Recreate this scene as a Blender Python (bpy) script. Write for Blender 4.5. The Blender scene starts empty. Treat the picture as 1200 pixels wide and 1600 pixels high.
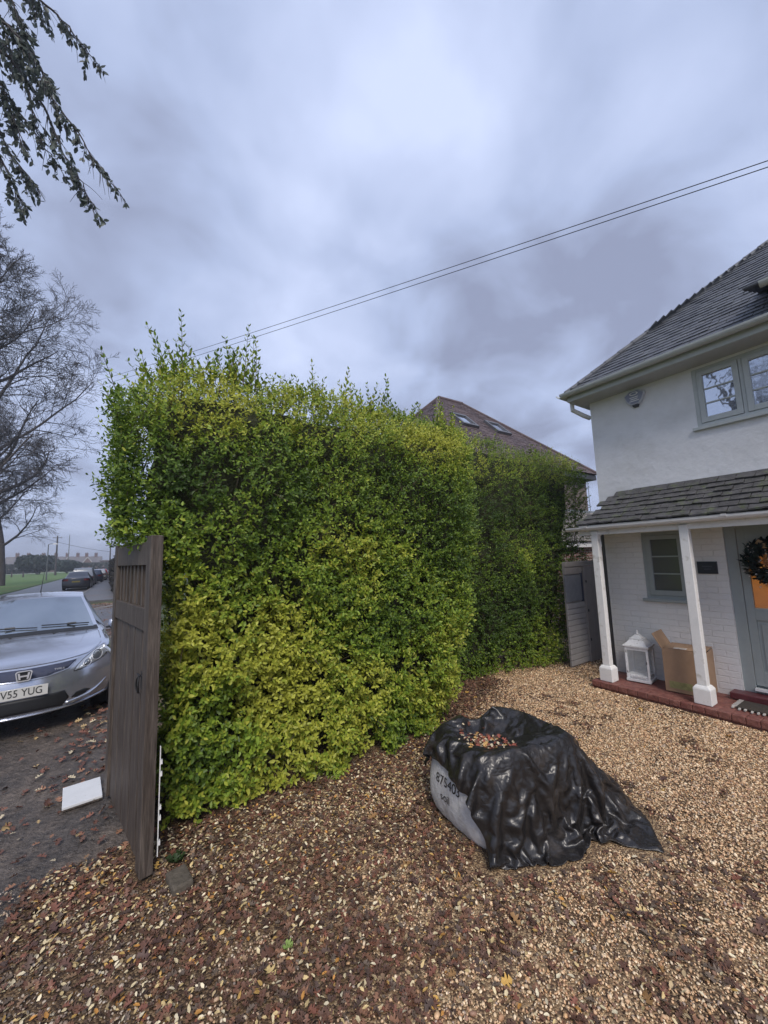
import bpy, bmesh, math, random
import numpy as np
from mathutils import Vector, Matrix, noise
from mathutils.bvhtree import BVHTree
from mathutils.geometry import delaunay_2d_cdt

S = bpy.context.scene
COL = S.collection
random.seed(7)
RNG = np.random.default_rng(11)
PI = math.pi
R_ = math.radians

# ------------------------------------------------------------------ camera
CAM = np.array([[0.832532, 0.036156, 0.552795], [-0.552976, 0.114172, 0.825338], [-0.033273, -0.992803, 0.115045]])
EYE = np.array([0, 0, 1.85])
cam = bpy.data.objects.new('camera', bpy.data.cameras.new('camera'))
COL.objects.link(cam)
cam.data.sensor_fit = 'VERTICAL'
cam.data.sensor_height = 16
cam.data.lens = 6
cam.data.clip_start = 0.05
cam.data.clip_end = 3000
_m = np.eye(4)
_m[:3, 0] = CAM[:, 0]; _m[:3, 1] = -CAM[:, 1]; _m[:3, 2] = -CAM[:, 2]; _m[:3, 3] = EYE
cam.matrix_world = Matrix(_m.tolist())
S.camera = cam

# ------------------------------------------------------------------ light
SUN_EL, SUN_AZ = R_(46), R_(203)          # azimuth measured from +Y clockwise: behind the photographer
W = bpy.data.worlds.new('World'); S.world = W; W.use_nodes = True
wt = W.node_tree; wt.nodes.clear()
def wn(t, **k):
    n = wt.nodes.new(t)
    for a, b in k.items(): setattr(n, a, b)
    return n
out = wn('ShaderNodeOutputWorld'); bg = wn('ShaderNodeBackground'); bg.inputs[1].default_value = 1.0
sky = wn('ShaderNodeTexSky'); sky.sky_type = 'NISHITA'; sky.sun_disc = False
sky.sun_elevation = SUN_EL; sky.sun_rotation = SUN_AZ; sky.air_density = 1.2; sky.dust_density = 3
bg2 = wn('ShaderNodeBackground'); bg2.inputs[1].default_value = 0.006
wt.links.new(sky.outputs[0], bg2.inputs[0])
tc = wn('ShaderNodeTexCoord'); sp = wn('ShaderNodeSeparateXYZ'); wt.links.new(tc.outputs['Generated'], sp.inputs[0])
def wmath(op, a, b=None, clamp=False):
    n = wn('ShaderNodeMath', operation=op, use_clamp=clamp)
    for i, v in enumerate((a, b)):
        if v is None: continue
        if isinstance(v, (int, float)): n.inputs[i].default_value = v
        else: wt.links.new(v, n.inputs[i])
    return n.outputs[0]
zc = wmath('ADD', wmath('MAXIMUM', sp.outputs[2], 0.0), 0.32)
cx = wmath('DIVIDE', sp.outputs[0], zc); cy = wmath('DIVIDE', sp.outputs[1], zc)
cb = wn('ShaderNodeCombineXYZ'); wt.links.new(cx, cb.inputs[0]); wt.links.new(cy, cb.inputs[1])
def wnoise(scale, detail, rough, off, dist=0.0):
    mp = wn('ShaderNodeMapping'); mp.inputs['Location'].default_value = off
    wt.links.new(cb.outputs[0], mp.inputs[0])
    n = wn('ShaderNodeTexNoise'); n.inputs['Scale'].default_value = scale; n.inputs['Detail'].default_value = detail
    n.inputs['Roughness'].default_value = rough; n.inputs['Distortion'].default_value = dist
    wt.links.new(mp.outputs[0], n.inputs['Vector']); return n.outputs[0]
n1 = wnoise(1.35, 5.0, 0.48, (3.1, 1.7, 0.0), 0.35)
n2 = wnoise(4.0, 4.0, 0.5, (8.1, 4.7, 2.0), 0.4)
f = wmath('ADD', wmath('MULTIPLY', n1, 0.80), wmath('MULTIPLY', n2, 0.50))
# the brighter part of the cloud deck is high in the middle of the view, the darker part low on the right
def wdir(v):
    n = wn('ShaderNodeVectorMath', operation='DOT_PRODUCT'); wt.links.new(tc.outputs['Generated'], n.inputs[0])
    d = np.array(v, float); d /= np.linalg.norm(d); n.inputs[1].default_value = d; return n.outputs['Value']
def pixdir(px, py): return CAM @ np.array([px - 600, py - 800, 600.])
br = wmath('POWER', wmath('MAXIMUM', wdir(pixdir(430, 260)), 0.0), 5.0)
dk = wmath('POWER', wmath('MAXIMUM', wdir(pixdir(930, 520)), 0.0), 22.0)
dk2 = wmath('POWER', wmath('MAXIMUM', wdir(pixdir(60, 330)), 0.0), 30.0)
f = wmath('SUBTRACT', f, 0.115); f = wmath('ADD', f, wmath('MULTIPLY', br, 0.05)); f = wmath('SUBTRACT', f, wmath('MULTIPLY', dk, 0.10)); f = wmath('SUBTRACT', f, wmath('MULTIPLY', dk2, 0.03))
rp = wn('ShaderNodeValToRGB'); wt.links.new(f, rp.inputs[0])
e = rp.color_ramp.elements
e[0].position = 0.36; e[0].color = (0.265, 0.30, 0.435, 1)
e[1].position = 0.74; e[1].color = (0.60, 0.68, 0.92, 1)
q = e.new(0.52); q.color = (0.405, 0.478, 0.685, 1)
wt.links.new(rp.outputs[0], bg.inputs[0])
ad = wn('ShaderNodeAddShader'); wt.links.new(bg.outputs[0], ad.inputs[0]); wt.links.new(bg2.outputs[0], ad.inputs[1])
wt.links.new(ad.outputs[0], out.inputs[0])
sl = bpy.data.lights.new('sun', 'SUN'); sl.energy = 2.3; sl.angle = R_(22); sl.color = (1.0, 0.92, 0.83)
sun = bpy.data.objects.new('sun', sl); COL.objects.link(sun)
sd = Vector((math.sin(SUN_AZ) * math.cos(SUN_EL), math.cos(SUN_AZ) * math.cos(SUN_EL), math.sin(SUN_EL)))
sun.rotation_euler = (-sd).to_track_quat('-Z', 'Y').to_euler()
S.view_settings.view_transform = 'Standard'
try: S.view_settings.look = 'None'
except Exception: pass
S.view_settings.exposure = 0.22
S.render.engine = 'CYCLES'

# ------------------------------------------------------------------ helpers: points
def _ray(px, py): return CAM @ np.array([px - 600, py - 800, 600.])
def at_x(px, py, x): d = _ray(px, py); return EYE + d * (x / d[0])
def at_y(px, py, y): d = _ray(px, py); return EYE + d * (y / d[1])
def at_z(px, py, z=0.): d = _ray(px, py); return EYE + d * ((z - 1.85) / d[2])
def at_plane(px, py, p, n):
    d = _ray(px, py); return EYE + d * (np.dot(np.array(p) - EYE, n) / np.dot(d, n))
def proj(P):
    v = (np.asarray(P) - EYE) @ CAM
    return 600 + 600 * v[..., 0] / v[..., 2], 800 + 600 * v[..., 1] / v[..., 2], v[..., 2]

# ------------------------------------------------------------------ helpers: materials
def M(name, col, rough=0.6, var=0.12, vscale=6.0, bump=0.0, bscale=40.0, col2=None, c2=(0.45, 0.6), c2scale=None, metal=0.0, spec=0.5,
      stretch=(1, 1, 1), bdist=0.01, trans=0.0, attr=False, coat=0.0, detail=6):
    m = bpy.data.materials.new(name); m.use_nodes = True
    nt = m.node_tree; b = nt.nodes['Principled BSDF']
    b.inputs['Roughness'].default_value = rough; b.inputs['Metallic'].default_value = metal
    b.inputs['Specular IOR Level'].default_value = spec
    if coat: b.inputs['Coat Weight'].default_value = coat; b.inputs['Coat Roughness'].default_value = 0.04
    tc = nt.nodes.new('ShaderNodeTexCoord'); mp = nt.nodes.new('ShaderNodeMapping'); mp.inputs['Scale'].default_value = stretch
    nt.links.new(tc.outputs['Object'], mp.inputs[0])
    def nz(s, d=detail, r=0.6):
        n = nt.nodes.new('ShaderNodeTexNoise'); n.inputs['Scale'].default_value = s; n.inputs['Detail'].default_value = d; n.inputs['Roughness'].default_value = r
        nt.links.new(mp.outputs[0], n.inputs['Vector']); return n.outputs[0]
    def mix(fac, a, bb, mode='MIX'):
        x = nt.nodes.new('ShaderNodeMix'); x.data_type = 'RGBA'; x.blend_type = mode
        for i, v in ((0, fac), (6, a), (7, bb)):
            if isinstance(v, (int, float)): x.inputs[i].default_value = v
            elif isinstance(v, tuple): x.inputs[i].default_value = (*v[:3], 1)
            else: nt.links.new(v, x.inputs[i])
        return x.outputs[2]
    if attr:
        a = nt.nodes.new('ShaderNodeAttribute'); a.attribute_name = 'col'; base = a.outputs['Color']
    else:
        base = tuple(col)
    if col2:
        r = nt.nodes.new('ShaderNodeMapRange'); r.inputs[1].default_value = c2[0]; r.inputs[2].default_value = c2[1]
        nt.links.new(nz(c2scale or vscale), r.inputs[0]); base = mix(r.outputs[0], base, tuple(col2))
    if var:
        r = nt.nodes.new('ShaderNodeMapRange'); r.inputs[1].default_value = .3; r.inputs[2].default_value = .7
        r.inputs[3].default_value = 1 - var; r.inputs[4].default_value = 1 + var
        nt.links.new(nz(vscale * 2.3), r.inputs[0])
        cc = nt.nodes.new('ShaderNodeCombineColor')
        for i in range(3): nt.links.new(r.outputs[0], cc.inputs[i])
        base = mix(1.0, base, cc.outputs[0], 'MULTIPLY')
    if isinstance(base, tuple): b.inputs['Base Color'].default_value = (*base, 1)
    else: nt.links.new(base, b.inputs['Base Color'])
    if bump:
        bn = nt.nodes.new('ShaderNodeBump'); bn.inputs['Strength'].default_value = bump; bn.inputs['Distance'].default_value = bdist
        nt.links.new(nz(bscale), bn.inputs['Height']); nt.links.new(bn.outputs[0], b.inputs['Normal'])
    if trans:
        tr = nt.nodes.new('ShaderNodeBsdfTranslucent'); mx = nt.nodes.new('ShaderNodeMixShader'); mx.inputs[0].default_value = trans
        if isinstance(base, tuple): tr.inputs[0].default_value = (*base, 1)
        else: nt.links.new(base, tr.inputs[0])
        o = nt.nodes['Material Output']
        nt.links.new(b.outputs[0], mx.inputs[1]); nt.links.new(tr.outputs[0], mx.inputs[2]); nt.links.new(mx.outputs[0], o.inputs[0])
    return m

def brick_mat(name, c1, c2, mortar, scale, bw, bh, swz, bump=0.6, rough=.8, msize=.012, mix_white=0.0):
    m = bpy.data.materials.new(name); m.use_nodes = True; nt = m.node_tree; b = nt.nodes['Principled BSDF']; b.inputs['Roughness'].default_value = rough
    tc = nt.nodes.new('ShaderNodeTexCoord'); s = nt.nodes.new('ShaderNodeSeparateXYZ'); c = nt.nodes.new('ShaderNodeCombineXYZ')
    nt.links.new(tc.outputs['Object'], s.inputs[0]); nt.links.new(s.outputs[swz[0]], c.inputs[0]); nt.links.new(s.outputs[swz[1]], c.inputs[1])
    t = nt.nodes.new('ShaderNodeTexBrick'); t.inputs['Scale'].default_value = scale
    t.inputs['Brick Width'].default_value = bw; t.inputs['Row Height'].default_value = bh; t.inputs['Mortar Size'].default_value = msize; t.inputs['Mortar Smooth'].default_value = .6
    t.inputs['Color1'].default_value = (*c1, 1); t.inputs['Color2'].default_value = (*c2, 1); t.inputs['Mortar'].default_value = (*mortar, 1)
    n0 = nt.nodes.new('ShaderNodeTexNoise'); n0.inputs['Scale'].default_value = 6; nt.links.new(tc.outputs['Object'], n0.inputs['Vector'])
    vm = nt.nodes.new('ShaderNodeVectorMath'); vm.operation = 'MULTIPLY_ADD'; vm.inputs[1].default_value = (.012, .012, 0)
    nt.links.new(n0.outputs['Color'], vm.inputs[0]); nt.links.new(c.outputs[0], vm.inputs[2]); nt.links.new(vm.outputs[0], t.inputs['Vector'])
    nt.links.new(t.outputs['Color'], b.inputs['Base Color'])
    n = nt.nodes.new('ShaderNodeTexNoise'); n.inputs['Scale'].default_value = 30; n.inputs['Detail'].default_value = 6; nt.links.new(tc.outputs['Object'], n.inputs['Vector'])
    n2 = nt.nodes.new('ShaderNodeTexNoise'); n2.inputs['Scale'].default_value = 3.2; n2.inputs['Detail'].default_value = 4; nt.links.new(tc.outputs['Object'], n2.inputs['Vector'])
    a0 = nt.nodes.new('ShaderNodeMath'); a0.operation = 'MULTIPLY'; nt.links.new(t.outputs['Fac'], a0.inputs[0]); nt.links.new(n2.outputs[0], a0.inputs[1])
    a = nt.nodes.new('ShaderNodeMath'); a.operation = 'MULTIPLY_ADD'; a.inputs[1].default_value = -1.6; nt.links.new(a0.outputs[0], a.inputs[0]); nt.links.new(n.outputs[0], a.inputs[2])
    bn = nt.nodes.new('ShaderNodeBump'); bn.inputs['Strength'].default_value = bump; bn.inputs['Distance'].default_value = .012
    nt.links.new(a.outputs[0], bn.inputs['Height']); nt.links.new(bn.outputs[0], b.inputs['Normal'])
    return m

def glass_mat(name, dark, fac, tint=(.8, .88, 1), rough=.03, wav=0.0):
    m = bpy.data.materials.new(name); m.use_nodes = True; nt = m.node_tree; b = nt.nodes['Principled BSDF']
    b.inputs['Base Color'].default_value = (*dark, 1); b.inputs['Roughness'].default_value = .3
    g = nt.nodes.new('ShaderNodeBsdfGlossy'); g.inputs['Color'].default_value = (*tint, 1); g.inputs['Roughness'].default_value = rough
    if wav:
        n = nt.nodes.new('ShaderNodeTexNoise'); n.inputs['Scale'].default_value = 5; bn = nt.nodes.new('ShaderNodeBump'); bn.inputs['Strength'].default_value = wav; bn.inputs['Distance'].default_value = .02
        t = nt.nodes.new('ShaderNodeTexCoord'); nt.links.new(t.outputs['Object'], n.inputs['Vector']); nt.links.new(n.outputs[0], bn.inputs['Height']); nt.links.new(bn.outputs[0], g.inputs['Normal'])
    x = nt.nodes.new('ShaderNodeMixShader'); x.inputs[0].default_value = fac
    nt.links.new(b.outputs[0], x.inputs[1]); nt.links.new(g.outputs[0], x.inputs[2]); nt.links.new(x.outputs[0], nt.nodes['Material Output'].inputs[0])
    return m

# ------------------------------------------------------------------ helpers: objects
ORG = {}
def tag(o, label=None, cat=None, group=None, kind=None):
    if label: o['label'] = label
    if cat: o['category'] = cat
    if group: o['group'] = group
    if kind: o['kind'] = kind
    return o
def thing(name, label, cat, loc=(0, 0, 0), rz=0.0, group=None):
    o = bpy.data.objects.new(name, None); COL.objects.link(o); o.location = loc; o.rotation_euler = (0, 0, rz); o.empty_display_size = .1
    ORG[o.name] = Vector(loc); tag(o, label, cat, group); return o
def link(name, me, mat, parent=None, local=False, smooth=False, bevel=0.0):
    o = bpy.data.objects.new(name, me); COL.objects.link(o)
    if mat is not None:
        for mm in (mat if isinstance(mat, (list, tuple)) else [mat]): me.materials.append(mm)
    if smooth: me.polygons.foreach_set('use_smooth', [True] * len(me.polygons))
    org = Vector((0, 0, 0))
    if parent is not None:
        o.parent = parent; org = ORG.get(parent.name, Vector((0, 0, 0)))
        if not local and org.length > 0: me.transform(Matrix.Translation(-org))
    ORG[o.name] = org
    if bevel:
        b = o.modifiers.new('bevel', 'BEVEL'); b.width = bevel; b.segments = 2; b.limit_method = 'ANGLE'; b.angle_limit = R_(40)
    return o
class MB:
    def __init__(s): s.v = []; s.f = []
    def add(s, v, f):
        n = len(s.v); s.v += [tuple(p) for p in v]; s.f += [tuple(i + n for i in q) for q in f]; return s
    def box(s, x0, x1, y0, y1, z0, z1, mtx=None):
        v = [Vector((x, y, z)) for z in (z0, z1) for y in (y0, y1) for x in (x0, x1)]
        if mtx is not None: v = [mtx @ p for p in v]
        return s.add(v, [(0, 2, 3, 1), (4, 5, 7, 6), (0, 1, 5, 4), (2, 6, 7, 3), (0, 4, 6, 2), (1, 3, 7, 5)])
    def taper(s, c, a0, b0, a1, b1, z0, z1):
        v = [(c[0] + sx * a, c[1] + sy * b, z) for z, a, b in ((z0, a0, b0), (z1, a1, b1)) for sx, sy in ((-1, -1), (1, -1), (-1, 1), (1, 1))]
        return s.add(v, [(0, 2, 3, 1), (4, 5, 7, 6), (0, 1, 5, 4), (2, 6, 7, 3), (0, 4, 6, 2), (1, 3, 7, 5)])
    def tube(s, pts, rad, n=8, cap=True):
        P = [Vector(p) for p in pts]; rr = rad if isinstance(rad, (list, tuple)) else [rad] * len(P)
        rings = []; up = None
        for i, p in enumerate(P):
            t = (P[min(i + 1, len(P) - 1)] - P[max(i - 1, 0)])
            if t.length < 1e-9: t = Vector((0, 0, 1))
            t.normalize()
            if up is None: up = Vector((0, 0, 1)) if abs(t.z) < .9 else Vector((1, 0, 0))
            a = t.cross(up)
            if a.length < 1e-4: a = t.cross(Vector((0, 1, 0)))
            a.normalize(); b = a.cross(t); up = b
            rings.append([p + (a * math.cos(2 * PI * k / n) + b * math.sin(2 * PI * k / n)) * rr[i] for k in range(n)])
        v = [q for r in rings for q in r]; f = []
        for i in range(len(P) - 1):
            for k in range(n):
                k2 = (k + 1) % n; f.append((i * n + k, i * n + k2, (i + 1) * n + k2, (i + 1) * n + k))
        if cap: f.append(tuple(range(n - 1, -1, -1))); f.append(tuple((len(P) - 1) * n + k for k in range(n)))
        return s.add(v, f)
    def prism(s, poly, d):
        n = len(poly); d = Vector(d); a = [Vector(p) for p in poly]; v = a + [p + d for p in a]
        f = [tuple(range(n - 1, -1, -1)), tuple(range(n, 2 * n))] + [(i, (i + 1) % n, n + (i + 1) % n, n + i) for i in range(n)]
        return s.add(v, f)
    def lathe(s, c, prof, n=16):
        v = [(c[0] + r * math.cos(2 * PI * k / n), c[1] + r * math.sin(2 * PI * k / n), c[2] + z) for r, z in prof for k in range(n)]
        f = [(i * n + k, i * n + (k + 1) % n, (i + 1) * n + (k + 1) % n, (i + 1) * n + k) for i in range(len(prof) - 1) for k in range(n)]
        f.append(tuple(range(n - 1, -1, -1))); f.append(tuple((len(prof) - 1) * n + k for k in range(n)))
        return s.add(v, f)
    def mesh(s, name):
        me = bpy.data.meshes.new(name); me.from_pydata(s.v, [], s.f); me.update()
        bm = bmesh.new(); bm.from_mesh(me); bmesh.ops.recalc_face_normals(bm, faces=bm.faces); bm.to_mesh(me); bm.free(); return me
    def build(s, name, mat, parent=None, **k): return link(name, s.mesh(name), mat, parent, **k)

def bigmesh(name, V, F, cols=None, smooth=False):
    V = np.asarray(V, np.float32).reshape(-1, 3); F = np.asarray(F, np.int32); k = F.shape[1]; n = len(F)
    me = bpy.data.meshes.new(name); me.vertices.add(len(V)); me.vertices.foreach_set('co', V.ravel())
    me.loops.add(n * k); me.loops.foreach_set('vertex_index', F.ravel()); me.polygons.add(n)
    me.polygons.foreach_set('loop_start', np.arange(0, n * k, k, dtype=np.int32))
    if smooth: me.polygons.foreach_set('use_smooth', np.ones(n, bool))
    me.update(calc_edges=True)
    if cols is not None:
        a = me.color_attributes.new('col', 'FLOAT_COLOR', 'POINT')
        c = np.ones((len(V), 4), np.float32); c[:, :3] = cols; a.data.foreach_set('color', c.ravel())
    return me
def inst(tv, tf, pos, X, Y, Z, scale, cols):
    tv = np.asarray(tv, np.float32); tf = np.asarray(tf, np.int32); n = len(pos); k = len(tv)
    s = scale if scale.ndim == 2 else np.repeat(scale[:, None], 3, 1)
    t = tv[None] * s[:, None, :]
    V = pos[:, None, :] + t[..., 0:1] * X[:, None, :] + t[..., 1:2] * Y[:, None, :] + t[..., 2:3] * Z[:, None, :]
    F = tf[None] + (np.arange(n) * k)[:, None, None]
    return V.reshape(-1, 3), F.reshape(-1, tf.shape[1]), np.repeat(cols, k, 0)
def nrm(a): return a / np.maximum(np.linalg.norm(a, axis=-1, keepdims=True), 1e-9)
def frames(n, Zdir=None, tilt=.3, rng=RNG):
    Z = np.tile([0, 0, 1.], (n, 1)) if Zdir is None else Zdir.copy()
    Z = nrm(Z + rng.normal(0, tilt, (n, 3))); a = rng.normal(0, 1, (n, 3)); X = nrm(a - (a * Z).sum(1, keepdims=True) * Z); return X, np.cross(Z, X), Z
def _h(i, j, s): 
    h = (i * 374761393 + j * 668265263 + s * 982451653) & 0xffffffff; h = ((h ^ (h >> 13)) * 1274126177) & 0xffffffff
    return ((h ^ (h >> 16)) & 0xffff) / 65535.
def vn(x, y, s=0):
    i = np.floor(x).astype(np.int64); j = np.floor(y).astype(np.int64); u = x - i; v = y - j; u = u * u * (3 - 2 * u); v = v * v * (3 - 2 * v)
    return (_h(i, j, s) * (1 - u) + _h(i + 1, j, s) * u) * (1 - v) + (_h(i, j + 1, s) * (1 - u) + _h(i + 1, j + 1, s) * u) * v
def fbm(x, y, s=0, o=4):
    r = 0; a = .5; t = 0
    for k in range(o): r = r + a * vn(x, y, s + k * 17); t += a; a *= .55; x = x * 2.03 + 3.1; y = y * 2.03 + 1.7
    return r / t

def tubes(paths, sides):
    """paths: (k,3) points and radii; all tubes into one mesh"""
    V, F, o = [], [], 0
    ang = np.arange(sides) * 2 * PI / sides
    for P, r in paths:
        P = np.asarray(P); T = np.gradient(P, axis=0); T = nrm(T); ref = np.array([0, 0, 1.]) if abs(T[0][2]) < .9 else np.array([1., 0, 0]); A = nrm(np.cross(T, ref)); B = np.cross(A, T); k = len(P)
        V.append((P[:, None, :] + (A[:, None, :] * np.cos(ang)[None, :, None] + B[:, None, :] * np.sin(ang)[None, :, None]) * np.asarray(r)[:, None, None]).reshape(-1, 3))
        i = np.arange(k - 1)[:, None] * sides + np.arange(sides)[None]; j = np.arange(k - 1)[:, None] * sides + (np.arange(sides)[None] + 1) % sides
        F.append((np.stack([i, j, j + sides, i + sides], -1) + o).reshape(-1, 4)); o += k * sides
    return np.concatenate(V), np.concatenate(F)

# leaf template: folded blade of two quads plus tip, length 1 along x
LEAF_V = [(0, 0, 0), (.30, .24, .05), (.70, .19, .03), (1, 0, -.08), (.70, -.19, .03), (.30, -.24, .05), (.5, 0, -.02)]
LEAF_F = [(0, 6, 2, 1), (6, 3, 2, 2), (0, 5, 4, 6), (6, 4, 3, 3)]
LEAF_F = [(0, 6, 1), (6, 2, 1), (6, 3, 2), (0, 5, 6), (6, 5, 4), (6, 4, 3)]

# ------------------------------------------------------------------ materials
mt_white_render = M('white_render', (.74, .745, .76), .85, .05, 1.5, .35, 9, bdist=.03, col2=(.62, .62, .615), c2=(.5, .75), c2scale=1.6)
mt_white_brick = brick_mat('white_painted_brick', (.70, .70, .69), (.675, .675, .675), (.65, .648, .64), 1, .225, .075, (1, 2), .5, msize=.007)
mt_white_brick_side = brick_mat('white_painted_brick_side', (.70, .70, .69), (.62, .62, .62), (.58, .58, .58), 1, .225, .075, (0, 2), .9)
mt_white_paint = M('white_paint', (.78, .78, .77), .45, .04, 4, .15, 30, col2=(.50, .48, .43), c2=(.58, .74), c2scale=9)
mt_gutter = M('white_gutter', (.70, .71, .72), .35, .05, 3, col2=(.45, .46, .42), c2=(.6, .8))
mt_grey_frame = M('grey_green_joinery', (.30, .335, .335), .45, .04, 6)
mt_sage = M('sage_joinery', (.45, .48, .475), .5, .05, 6)
mt_roof = M('dark_clay_tile', (.085, .092, .110), .6, .28, 3, .5, 60, col2=(.115, .122, .135), c2=(.45, .65), c2scale=7)
mt_porch_tile = M('mossy_porch_tile', (.075, .073, .075), .75, .4, 5, .8, 60, col2=(.085, .10, .055), c2=(.52, .68), c2scale=9)
mt_red_tile = M('red_brown_tile', (.112, .080, .080), .7, .3, 4, .5, 40, col2=(.092, .068, .072), c2=(.45, .6), c2scale=1.5)
mt_slate = M('grey_slate', (.13, .125, .14), .6, .2, .6, col2=(.17, .155, .15), c2=(.4, .6), c2scale=.4)
mt_red_brick = brick_mat('red_brick', (.24, .11, .085), (.17, .085, .07), (.42, .38, .33), 1, .225, .075, (0, 2), .6)
mt_step = M('red_brick_edging', (.17, .06, .05), .6, .3, 9, .5, 70, col2=(.23, .10, .08), c2=(.4, .6), c2scale=14)
mt_glass_up = glass_mat('upper_window_glass', (.24, .26, .29), .50, (.80, .88, 1), .03, .10)
mt_glass_low = glass_mat('lower_window_glass', (.10, .105, .105), .13, (.85, .9, 1), .05, .05)
mt_black = M('black_plastic', (.02, .02, .022), .4, 0)
mt_dark_fascia = M('dark_fascia', (.03, .03, .035), .5, .1)
mt_dark_wood = M('weathered_dark_oak', (.060, .046, .037), .6, .45, 3, .9, 10, stretch=(14, 14, 1), col2=(.110, .090, .075), c2=(.42, .62), c2scale=2.5, bdist=.006)
mt_iron = M('black_iron', (.015, .015, .016), .5, .1)
mt_leaf = M('privet_leaf', (1, 1, 1), .45, 0, attr=True, trans=.32, spec=.35)
mt_leaf_litter = M('fallen_leaf', (1, 1, 1), .55, .2, 60, attr=True, spec=.35)
mt_pebble = M('flint_gravel', (1, 1, 1), .55, .18, 90, attr=True, spec=.35)
mt_bark = M('dark_wet_bark', (.060, .053, .054), .8, .3, 3, .6, 12)
mt_twig = M('dark_twig', (.075, .070, .078), .8, 0)
mt_stem = M('privet_stem', (.11, .085, .055), .8, .3, 30)

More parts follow.
